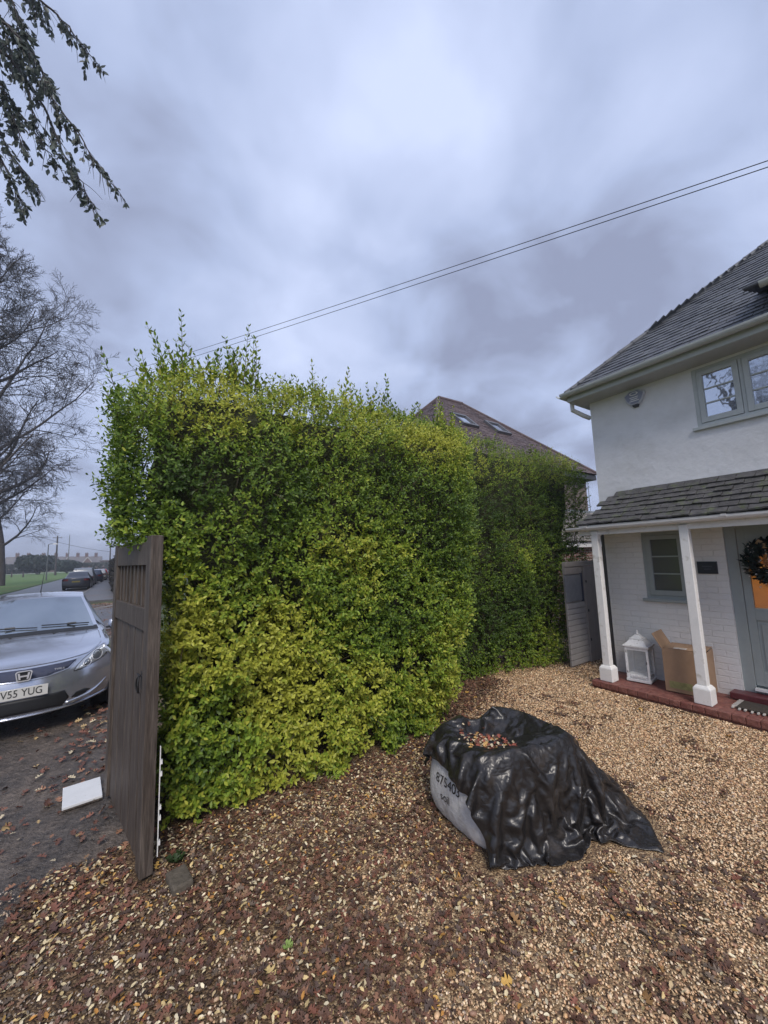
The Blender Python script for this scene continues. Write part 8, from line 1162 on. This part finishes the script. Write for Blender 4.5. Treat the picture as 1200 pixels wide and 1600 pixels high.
# cars seen from behind, far down the road
def far_car(label, loc, paint, kind, W=1.76, L=4.4, Ht=1.44, rz=0, plate=(.26, .22, .05)):
    root = thing('parked_car', label, 'car', loc, rz, 'cars parked along the kerb in the distance'); h = W / 2
    if kind == 'saloon':
        P = [(L - .05, .25, h * .9, -.3, 0), (L, .45, h * .95, -.35, 0), (L - .05, .68, h * .93, -.3, 0), (L - .6, .85, h * .9, -.15, .01), (L - 1.25, .95, h * .88, -.1, .02), (L - 2.0, Ht - .04, h * .66, -.05, .03), (L - 2.6, Ht, h * .68, 0, .03), (1.55, Ht - .04, h * .66, .04, .03), (.80, 1.02, h * .80, .08, .02), (.62, 1.0, h * .84, .08, .01), (.12, .98, h * .86, .12, .01), (.04, .92, h * .88, .14, 0), (.02, .72, h * .95, .18, 0), (0, .50, h * .98, .20, 0), (.02, .30, h * .96, .20, 0), (.1, .22, h * .9, .2, 0)]; g = (7.1, 7.95); zb = .62
    else:
        P = [(L - .05, .25, h * .9, -.3, 0), (L, .45, h * .95, -.35, 0), (L - .05, .70, h * .93, -.3, 0), (L - .6, .90, h * .9, -.15, .01), (L - 1.1, 1.0, h * .88, -.1, .02), (L - 1.8, Ht - .06, h * .70, -.05, .03), (L - 2.4, Ht, h * .74, 0, .03), (.9, Ht, h * .76, .03, .03), (.32, Ht - .06, h * .76, .04, .02), (.10, 1.05, h * .86, .08, .01), (.06, .98, h * .90, .10, 0), (.04, .88, h * .93, .12, 0), (.03, .70, h * .95, .16, 0), (0, .50, h * .98, .18, 0), (.02, .30, h * .96, .2, 0), (.1, .22, h * .9, .2, 0)]; g = (8.12, 8.9); zb = .66
    b = Body(P, 3, h, .9, 3, 12); me = bpy.data.meshes.new('body'); me.from_pydata(b.V, [], b.F); me.update(); link('body', me, paint, root, local=True, smooth=True)
    rows = list(range(6, 36)); mb = MB()
    for sx in (-1, 1):
        v = []
        for i in rows:
            y, z, w, B, C = b.prof[i]; ze = z - C; zs = min(.88, ze - .01); v += [(sx * w, y + B, ze), (sx * h * .985, y + B, zs), (sx * h, y + B, .6), (sx * (h - .03), y + B, .2)]
        k = len(rows); mb.add(v, [(i * 4 + j, i * 4 + j + 1, (i + 1) * 4 + j + 1, (i + 1) * 4 + j) for i in range(k - 1) for j in range(3)])
    mb.build('side_panels', paint, root, local=True, smooth=True)
    bk = b.patch(-.86, .86, g[0], g[1], .008, 10, 4); bk.build('rear_window', mt_carglass_far, root, local=True, smooth=True)
    for sx in (-1, 1):
        mb = MB(); e = [(sx * (b.pt(1, r).x + .01), b.pt(1, r).y, b.pt(1, r).z - .04) for r in (4.6, 5.2, 6, 7, g[0])]; t = [(sx * h * .97, p[1], .93) for p in e]; mb.add(e + t, [(i, i + 1, 6 + i, 5 + i) for i in range(4)]); solid(mb.build('side_glass', mt_carglass_far, root, local=True))
        x0_, x1_ = sorted((sx * h * .55, sx * h * .93))
        o_ = b.decal([(x0_, .74), (x1_, .74), (x1_, .90), (x0_, .90)], .008, step=.06); solid(o_.build('tail_light', M('tail_lens', (.22, .03, .03), .25, 0), root, local=True), .01)
    MB().box(-.26, .26, -.04, -.02, zb, zb + .11).build('number_plate', M('yellow_plate', plate, .5, 0), root, local=True)
    solid(b.decal([(-h * .9, .33), (h * .9, .33), (h * .92, .47), (-h * .92, .47)], .012, step=.1).build('bumper_strip', mt_trim, root, local=True), .01)
    MB().box(-h + .12, h - .12, .3, L - .4, .16, .5).build('underbody', mt_trim, root, local=True)
    wheels(root, (.75, L - .85), h - .01, .31); return root
def paint(name, c, metal=.4): return M(name, c, .35, .03, 50, metal=metal, coat=.7)
far_car('dark grey saloon, nearest of the cars parked far down the road', (-3.33, 39.6, 0), paint('dark_grey_paint', (.045, .05, .065)), 'saloon', 1.8)
far_car('pale silver estate car parked just beyond the dark grey saloon', (-3.45, 46.4, 0), paint('pale_silver_paint', (.36, .38, .40)), 'estate', 1.8, 4.7, 1.72)
far_car('dark blue hatchback parked beyond the pale silver estate car', (-3.10, 53.5, 0), paint('dark_blue_paint', (.03, .045, .08)), 'estate', 1.74, 4.1, 1.46)
far_car('light silver hatchback parked between the dark blue car and the red car', (-2.95, 60.5, 0), paint('light_silver_paint', (.42, .44, .46)), 'estate', 1.72, 4.0, 1.46)
far_car('bright red car, farthest of the cars parked down the road', (-3.15, 70.5, 0), paint('red_paint', (.45, .025, .03), .1), 'estate', 1.72, 4.0, 1.42)

# ------------------------------------------------------------------ bare trees
def grow(rng, p, d, L, r, lvl, spec, out):
    n, ch, wob, trop, shrink = spec[lvl]; P = [p]; R = [r]; d = d / np.linalg.norm(d); pts = []
    for i in range(n):
        t = (i + 1) / n; d = d + rng.normal(0, wob, 3) + np.array([0, 0, trop * (1 - 1.9 * t if lvl >= 2 else 1)]); d /= np.linalg.norm(d); p = p + d * L / n; P.append(p); R.append(r * (1 - .78 * t)); pts.append((p, d.copy(), t))
    out[lvl].append((np.array(P), np.array(R)))
    if lvl + 1 >= len(spec): return
    for c in range(ch):
        t = (.22 if lvl else .13) + (.78 if lvl else .87) * (c + rng.random()) / ch; i = min(int(t * n), n - 1); q, dd, _ = pts[i]; f_ = t * n - i; q = P[i] + (P[i + 1] - P[i]) * f_
        a = rng.normal(0, 1, 3); a -= dd * a.dot(dd); a /= np.linalg.norm(a); ang = rng.uniform(.5, 1.0) if lvl else rng.uniform(.6, 1.0) + .55 * max(0, .5 - t)
        nd = dd * math.cos(ang) + a * math.sin(ang); grow(rng, q, nd, L * shrink * rng.uniform(.75, 1.2) * ((1.15 - .55 * t) if lvl else (.38 + .55 * math.sin(PI * min(1, t * 1.02)))), R[i] * rng.uniform(.42, .6), lvl + 1, spec, out)
def bare_tree(label, loc, H, r, seed, spec, rmin=.012, group=None, lean=(0, 0)):
    rng = np.random.default_rng(seed); out = [[] for _ in spec]; grow(rng, np.zeros(3), np.array([lean[0], lean[1], 1.]), H, r, 0, spec, out)
    root = thing('bare_tree', label, 'tree', loc, 0, group)
    V, F = tubes([(P, np.maximum(R, .05)) for P, R in out[0] ], 10); link('trunk', bigmesh('trunk', V, F, smooth=True), mt_bark, root, local=True)
    V1, F1_ = tubes([(P, np.maximum(R, rmin * 1.5)) for P, R in out[1]], 6); V, F = tubes([(P, np.maximum(R, rmin)) for lv in out[2:] for P, R in lv], 3)
    link('limbs', bigmesh('limbs', V1, F1_, smooth=True), mt_bark, root, local=True); link('crown', bigmesh('crown', V, F), mt_twig, root, local=True); return root
SPEC = [(14, 22, .05, .02, .36), (9, 9, .10, .05, .48), (8, 9, .12, .02, .52), (5, 8, .16, .0, .55), (4, 0, .2, .02, .5)]
SP2 = [(12, 13, .06, .02, .42), (9, 8, .10, .05, .48), (7, 7, .13, .04, .55), (5, 5, .16, .05, .6), (4, 0, .2, .04, .5)]
tA = bare_tree('large bare street tree on the grass verge at the left edge', (-8.7, 41, 0), 27, .42, 31, SPEC, .012)
def copy_thing(t, loc, rz, label, sc=1.0):
    r = t.copy(); COL.objects.link(r); r.location = loc; r.rotation_euler = (0, 0, rz); r.scale = (sc,) * 3; r['label'] = label
    for ch in t.children:
        c = ch.copy(); COL.objects.link(c); c.parent = r
        for g in ch.children: d = g.copy(); COL.objects.link(d); d.parent = c
    return r
tB = bare_tree('bare street tree whose upper branches reach in from the left below the leafy branches', (-8.3, 25.5, 0), 21, .36, 47, SP2, .012)
copy_thing(tA, (-9.0, 33.5, 0), 2.6, 'bare tree standing just out of view whose twigs fill the left edge above the verge', .80)
copy_thing(tB, (-9.6, 5.5, 0), 2.1, 'bare tree standing beside the photographer, seen mirrored in the upstairs windows', .8)
copy_thing(tA, (-11.6, 60, 0), 1.3, 'smaller bare tree farther along the verge behind the big bare tree', .80)

# leafy tree whose drooping branches hang in from the top left
def leafy_tree():
    rng = np.random.default_rng(77); root = thing('leafy_tree', 'dark leafed tree with drooping branches hanging in at the top left', 'tree', (-3.9, 8.6, 0)); O = np.array([-3.9, 8.6, 0.])
    tr_ = [(0, 0, 0), (.05, .02, 2.5), (-.04, .05, 5), (.06, 0, 8), (.1, -.05, 10.5), (.2, 0, 13), (.25, 0, 15.5)]; pts = []
    link('trunk', bigmesh('trunk', *tubes([(np.array(tr_), np.array([.24, .21, .19, .16, .13, .10, .05]))], 12), smooth=True), mt_bark, root, local=True)
    mains = [((-60, -120), [(40, -20), (88, 22), (120, 60), (155, 103)], 8.0), ((-80, -60), [(-10, 20), (45, 70), (80, 150), (110, 190), (148, 250), (186, 300)], 8.2), ((-90, 0), [(-20, 60), (30, 110), (75, 180), (100, 240), (125, 280), (149, 330)], 7.7),
             ((-100, 60), [(-30, 110), (10, 150), (60, 215), (95, 265)], 8.8), ((-90, -20), [(0, 30), (30, 60), (62, 110), (85, 140)], 7.4), ((-90, 120), [(-20, 160), (10, 230), (40, 270), (62, 300)], 9.2), ((-110, 170), [(-20, 215), (8, 260), (25, 300), (38, 325)], 8.4), ((-80, -150), [(20, -60), (50, 0), (66, 30)], 8.8), ((-90, 40), [(-30, 90), (0, 130), (20, 180), (35, 230)], 8.0), ((-90, -80), [(-10, -40), (22, 10), (40, 50)], 7.9), ((-90, -80), [(-30, 0), (0, 60), (30, 100), (50, 170), (64, 220)], 8.5)]
    paths = []; tw = []; T = []
    for (st, pl, yy) in mains:
        W_ = [at_y(px, py, yy) - O for px, py in [st] + pl]; z0 = W_[0][2]; W_ = [np.array([.15, 0, min(z0 + .6, 14.5)])] + W_; C = catmull(np.array(W_), 6)[:, :3]; C = C + rng.normal(0, .012, C.shape); k = len(C); R = np.linspace(.035, .005, k); paths.append((C, R))
        for i in range(int(k * .3), k):
            for rep in range(3):
                if rng.random() < .85:
                    d0 = nrm(C[min(i + 1, k - 1)] - C[i - 1]); a = rng.normal(0, 1, 3) * [1, 1, .5]; d = nrm(d0 * .9 + a * .6 + np.array([.1, 0, -.65])); L = rng.uniform(.18, .52) * (1 if i < k - 3 else .6); m = 5; P = [C[i]]
                    for q in range(m): d = nrm(d + np.array([0, 0, -.14]) + rng.normal(0, .07, 3)); P.append(P[-1] + d * L / m)
                    P = np.array(P); tw.append((P, np.linspace(.006, .0025, m + 1)))
                    nl = int(L / .042)
                    if nl > 0 and (rng.random() < .52):
                        t = rng.uniform(.2, 1.0, nl); idx = np.clip((t * m).astype(int), 0, m - 1); fr = t * m - idx; q = P[idx] + (P[idx + 1] - P[idx]) * fr[:, None]
                        X = nrm(np.tile(d, (nl, 1)) * .6 + rng.normal(0, .55, (nl, 3)) + np.array([0, 0, -.5])); Z = rng.normal(0, 1, (nl, 3)); Z = nrm(Z - (Z * X).sum(1, keepdims=True) * X)
                        T.append(inst(LEAF_V, LEAF_F, q, X, np.cross(Z, X), Z, rng.uniform(.08, .135, nl), np.array([.10, .12, .105]) * rng.uniform(.6, 1.5, (nl, 1))))
    link('limbs', bigmesh('limbs', *tubes(paths, 6), smooth=True), mt_bark, root, local=True); link('twigs', bigmesh('twigs', *tubes(tw, 4)), mt_twig, root, local=True)['kind'] = 'stuff'
    merge('crown', T, mt_leaf, root, local=True)
leafy_tree()

# ------------------------------------------------------------------ far side of the green: shrubs, hedges, houses
def blob_shrub(name, label, cat, c, rx, ry, h, n, size, col, seed, lobes=7, trunk=True, group=None, flat=False):
    rng = np.random.default_rng(seed); root = thing(name, label, cat, (c[0], c[1], 0), 0, group)
    L = [(np.array([rng.uniform(-.55, .55) * rx, rng.uniform(-.55, .55) * ry, h * rng.uniform(.35, .75)]), np.array([rx * rng.uniform(.4, .6), ry * rng.uniform(.4, .6), h * rng.uniform(.25, .38)])) for _ in range(lobes)]
    if flat: L = [(np.array([(i + .5) / lobes * 2 * rx - rx, 0, h * .5]), np.array([rx / lobes * 1.4, ry, h * .5 * rng.uniform(.92, 1.08)])) for i in range(lobes)]
    k = rng.integers(len(L), size=n); cc = np.array([L[i][0] for i in k]); rr = np.array([L[i][1] for i in k]); a = nrm(rng.normal(0, 1, (n, 3))); 
    if flat: a = np.sign(a) * np.abs(a) ** .5
    P = cc + a * rr * (rng.uniform(.7, 1.05, (n, 1))); P[:, 2] = np.maximum(P[:, 2], .05); X, Y, Z = frames(n, a, .5, rng)
    V = np.array([(-.5, -.3, 0), (.5, -.35, .05), (.6, .3, 0), (-.1, .55, .08), (-.6, .2, 0)]); F = [(0, 1, 2), (0, 2, 3), (0, 3, 4)]
    merge('foliage', [inst(V, F, P, X, Y, Z, size * rng.uniform(.6, 1.3, n), np.array(col) * rng.uniform(.6, 1.4, (n, 1)))], mt_leaf, root, local=True)
    if trunk:
        mb = MB()
        for i in range(3): q = L[i % len(L)][0]; mb.tube([(q[0] * .2, q[1] * .2, 0), (q[0] * .6, q[1] * .6, q[2] * .5), tuple(q)], [h * .03, h * .02, h * .01], 6)
        mb.build('trunk', mt_bark, root, local=True)
    return root
blob_shrub('conifer', 'broad dark green conifer clump across the green, left of the two', 'tree', (-21.6, 150), 5.2, 3.5, 5.6, 5000, .55, (.028, .045, .030), 1, 12)
blob_shrub('conifer', 'lower dark conifer clump across the green, just left of the parked cars', 'tree', (-14.6, 150), 3.9, 3, 3.9, 3500, .5, (.026, .045, .034), 2, 10)
blob_shrub('small_tree', 'small tree with orange autumn leaves beside the far houses at the left edge', 'tree', (-36.8, 165), 3.6, 3, 6.8, 2600, .5, (.34, .17, .06), 3, 7)
blob_shrub('clipped_hedge', 'long low dark hedge in front of the far terraced houses at the left', 'hedge', (-36, 190), 9, 1.2, 3.4, 5200, .6, (.035, .045, .032), 4, 10, False, flat=True)
blob_shrub('clipped_hedge', 'long low dark hedge behind the parked cars in front of the far houses', 'hedge', (-9, 195), 11, 1.2, 3.2, 5200, .6, (.038, .05, .034), 6, 10, False, flat=True)
rng = np.random.default_rng(8)
# tall dark hedge bordering the pavement on the right
hr = thing('pavement_hedge', 'tall dark clipped hedge along the pavement beyond the gate', 'hedge', (-.7, 34, 0)); n = 15000
t = rng.random(n); face = rng.random(n); y = 30 + t * 42; xl = -.52 - (y - 30) * .036; P = np.stack([np.where(face < .6, xl, xl + rng.random(n) * 1.3), y, np.where(face < .6, rng.random(n) * 2.35, 2.35) + rng.normal(0, .06, n)], 1); P[:, 0] += rng.normal(0, .07, n)
fr_ = rng.random(n) < .12; P[fr_, 1] = 30 + rng.normal(0, .05, fr_.sum()); P[fr_, 0] = -.52 + rng.random(fr_.sum()) * 1.3; P[fr_, 2] = rng.random(fr_.sum()) * 2.35
X, Y, Z = frames(n, np.tile([-.8, -.3, .4], (n, 1)), .5, rng); merge('foliage', [inst(LEAF_V, LEAF_F, P, X, Y, Z, rng.uniform(.12, .26, n), np.array([.040, .038, .034]) * rng.uniform(.5, 1.5, (n, 1)))], mt_leaf, hr)
MB().add([(-.45, 30.1, 0), (-1.95, 72, 0), (-.75, 72, 0), (.7, 30.1, 0), (-.45, 30.1, 2.25), (-1.95, 72, 2.25), (-.75, 72, 2.25), (.7, 30.1, 2.25)], [(0, 1, 5, 4), (1, 2, 6, 5), (2, 3, 7, 6), (3, 0, 4, 7), (4, 5, 6, 7)]).build('dark_core', mt_core, hr)  # dark solid block in place of the hedge's shaded interior
# terraced cottages
mt_fbr = M('far_brown_brick', (.15, .10, .09), .85, .2, 1.2); mt_win = M('far_window', (.20, .22, .25), .3, .2, 1); mt_wtr = M('white_bargeboard', (.62, .62, .62), .5, 0)
def cottage(label, x, y, w, gable, ridge, ch):
    g = thing('terraced_house', label, 'house', (x, y, 0), R_(0), 'terraced houses across the green'); d = 7.5; ze = 3.6
    MB().box(-w / 2, w / 2, 0, d, 0, ze).build('wall', mt_fbr, g, local=True)
    mb = MB(); mb.prism([(-w / 2 - .004, -.35, ze - .1), (-w / 2 - .004, d / 2, ridge), (-w / 2 - .004, d + .35, ze - .1)], (w + .008, 0, 0)); ro = mb.build('roof', mt_slate, g, local=True)
    c = MB(); cx_ = w * ch; c.box(cx_ - .55, cx_ + .55, d / 2 - .4, d / 2 + .4, ridge - .6, ridge + 1.25); c.box(cx_ - .62, cx_ + .62, d / 2 - .47, d / 2 + .47, ridge + 1.2501, ridge + 1.4)
    for k in (-.3, .3): c.tube([(cx_ + k, d / 2, ridge + 1.4), (cx_ + k, d / 2, ridge + 1.75)], .13, 6)
    c.build('chimney', mt_fbr, ro, local=True)
    if gable:
        gx = w * .22 if gable > 0 else -w * .22; hw = 1.9; gt = ridge - .35
        mb = MB(); mb.prism([(gx - hw, -.9, ze - .5), (gx, -.9, gt), (gx + hw, -.9, ze - .5)], (0, 3.6, 0)); mb.box(gx - hw + .15, gx + hw - .15, -.85, -.01, 0, ze - .5); mb.build('gable', mt_fbr, g, local=True)
        for s in (-1, 1): mb = MB(); mb.prism([(gx, -1.02, gt + .1), (gx + s * (hw + .25), -1.02, ze - .62), (gx + s * (hw + .25), -1.02, ze - .92), (gx, -1.02, gt - .22)], (0, .1, 0)); mb.build('bargeboard', mt_wtr, g, local=True)
        MB().box(gx - .7, gx + .7, -.93, -.905, 1.9, 2.9).build('window', mt_win, g, local=True)
    for xx in (-w * .3, w * .05): 
        fr = MB().box(xx - .65, xx + .65, -.05, -.005, 1.6, 2.8).build('window', mt_wtr, g, local=True); MB().box(xx - .55, xx + .55, -.07, -.051, 1.7, 2.7).build('pane', mt_win, fr, local=True)
    MB().box(w * .36, w * .36 + .9, -.06, -.004, 0, 2.1).build('door', mt_dark_fascia, g, local=True)
xs = []
spec_ = [(20, 0, 'leftmost of the terraced cottages, half behind the bare tree and orange tree'), (38, 0, 'terraced cottage behind the bare tree, second from the left'), (62, 0, 'terraced cottage rising behind the broad dark conifer clump'), (82, 0, 'terraced cottage with grey roof right beside the dark telegraph pole'),
         (100, 1, 'terraced cottage with the left one of the two white edged gables'), (117, 0, 'terraced cottage between the two white edged gables'), (131, 1, 'terraced cottage with the right one of the two white edged gables'), (146, 0, 'rightmost of the terraced cottages, next to the flat roofed building')]
for (px, gab, lab) in spec_:
    p = at_y(px, 880, 214); cottage(lab, p[0], 214, 5.75, gab, 6.75 - (px - 20) * .004, .1)
fb = thing('flat_roofed_building', 'low flat roofed building at the end of the road', 'building', (-6.3, 205, 0)); MB().box(-9.6, -2.5, 205, 213, 0, 3.9).build('wall', mt_fbr, fb); MB().box(-9.9, -2.2, 204.7, 213.3, 3.9, 4.35).build('roof', mt_slate, fb)
for k in range(4): MB().box(-9.2 + k * 1.7, -8.1 + k * 1.7, 204.93, 204.99, 2.2, 3.3).build('window', mt_wtr, fb)
# posts and wires
def pole(name, label, cat, px, y, top, r, arm=None, mat=mt_bark, aw=.9):
    p = at_y(px, 870, y); g = thing(name, label, cat, (p[0], y, 0)); MB().tube([(0, 0, 0), (0, 0, top)], [r * 1.25, r * .8], 8).build('post', mat, g, local=True)
    if arm == 'cross':
        MB().box(-.9, .9, -.06, .06, top - .55, top - .42).build('crossarm', mat, g, local=True)
        for s in (-.75, 0, .75): MB().tube([(s, 0, top - .42), (s, 0, top - .22)], .045, 6).build('insulator', mt_white_paint, g, local=True)
    if arm == 'lamp':
        MB().tube([(0, 0, top - .02), (.25, 0, top + .12), (aw, 0, top + .10)], .05, 6).build('arm', mat, g, local=True); MB().taper((aw + .25, 0), .34, .13, .2, .08, top + .02, top + .20).build('lamp_head', mt_wtr, g, local=True)
    return g
mt_lp = M('grey_steel_post', (.13, .14, .14), .5, .1)
pole('telegraph_pole', 'dark wooden telegraph pole in front of the conifers across the green', 'pole', 88, 120, 9.4, .17, 'cross')
pole('street_lamp', 'slim grey street lamp with short arm on the grass verge', 'street lamp', 74.5, 76, 5.3, .075, 'lamp', mt_lp, .55)
pole('telegraph_pole', 'thin telegraph pole with crossarm at the far right end of the road', 'pole', 172, 100, 6.6, .12, 'cross')
pole('mast', 'thin tall grey mast rising behind the terraced cottages', 'mast', 107, 180, 13.5, .13, None, mt_lp)
for px in (18, 36): 
    p = at_z(px, 902); MB_ = MB().box(p[0] - .12, p[0] + .12, p[1] - .12, p[1] + .12, 0, 1.2).build('wooden_bollard', mt_bark, bevel=.03)
    tag(MB_, 'short dark wooden bollard on the green, ' + ('nearer the left edge of the photo' if px == 18 else 'nearer the conifers'), 'bollard', 'bollards on the green')
mt_wire = M('black_wire', (.02, .02, .022), .6, 0)
def wire(label, A, B, sag, r, ext=(0, 0)):
    A = np.array(A); B = np.array(B); P = []
    for t in np.linspace(-ext[0], 1 + ext[1], 40): q = A + (B - A) * t; q[2] -= sag * 4 * t * (1 - t); P.append(tuple(q))
    o = MB().tube(P, r, 5).build('overhead_wire', mt_wire); tag(o, label, 'wire')
wire('upper one of the two overhead wires crossing the sky above the hedge', at_y(145, 597, 30), at_x(1200, 251, 9.0), .12, .0085, (.25, .12))
wire('lower one of the two overhead wires crossing the sky above the hedge', at_y(145, 606, 30), at_x(1200, 261, 9.0), .10, .0085, (.25, .12))
wire('upper one of the two thin distant wires between bare tree and hedge', at_y(20, 690, 60), at_y(215, 707, 60), .2, .022, (0, .3))
wire('lower one of the two thin distant wires between bare tree and hedge', at_y(20, 670, 60), at_y(215, 722, 60), .3, .022, (0, .3))
wire('thin wire from the terraced cottages to the far telegraph pole', at_y(60, 838, 110), at_y(172, 862, 100), .4, .03, (.3, 0))

# ------------------------------------------------------------------ damp air
hz = MB().box(-1510, 1510, -1510, 1510, -1.5, 34).build('haze', None); hz['kind'] = 'stuff'
hm = bpy.data.materials.new('haze'); hm.use_nodes = True; hn = hm.node_tree; hn.nodes.clear(); ho_ = hn.nodes.new('ShaderNodeOutputMaterial'); hv = hn.nodes.new('ShaderNodeVolumePrincipled')
hv.inputs['Color'].default_value = (.86, .90, .97, 1); hv.inputs['Density'].default_value = .0014; hv.inputs['Anisotropy'].default_value = .2
hn.links.new(hv.outputs[0], ho_.inputs['Volume']); hz.data.materials.append(hm)
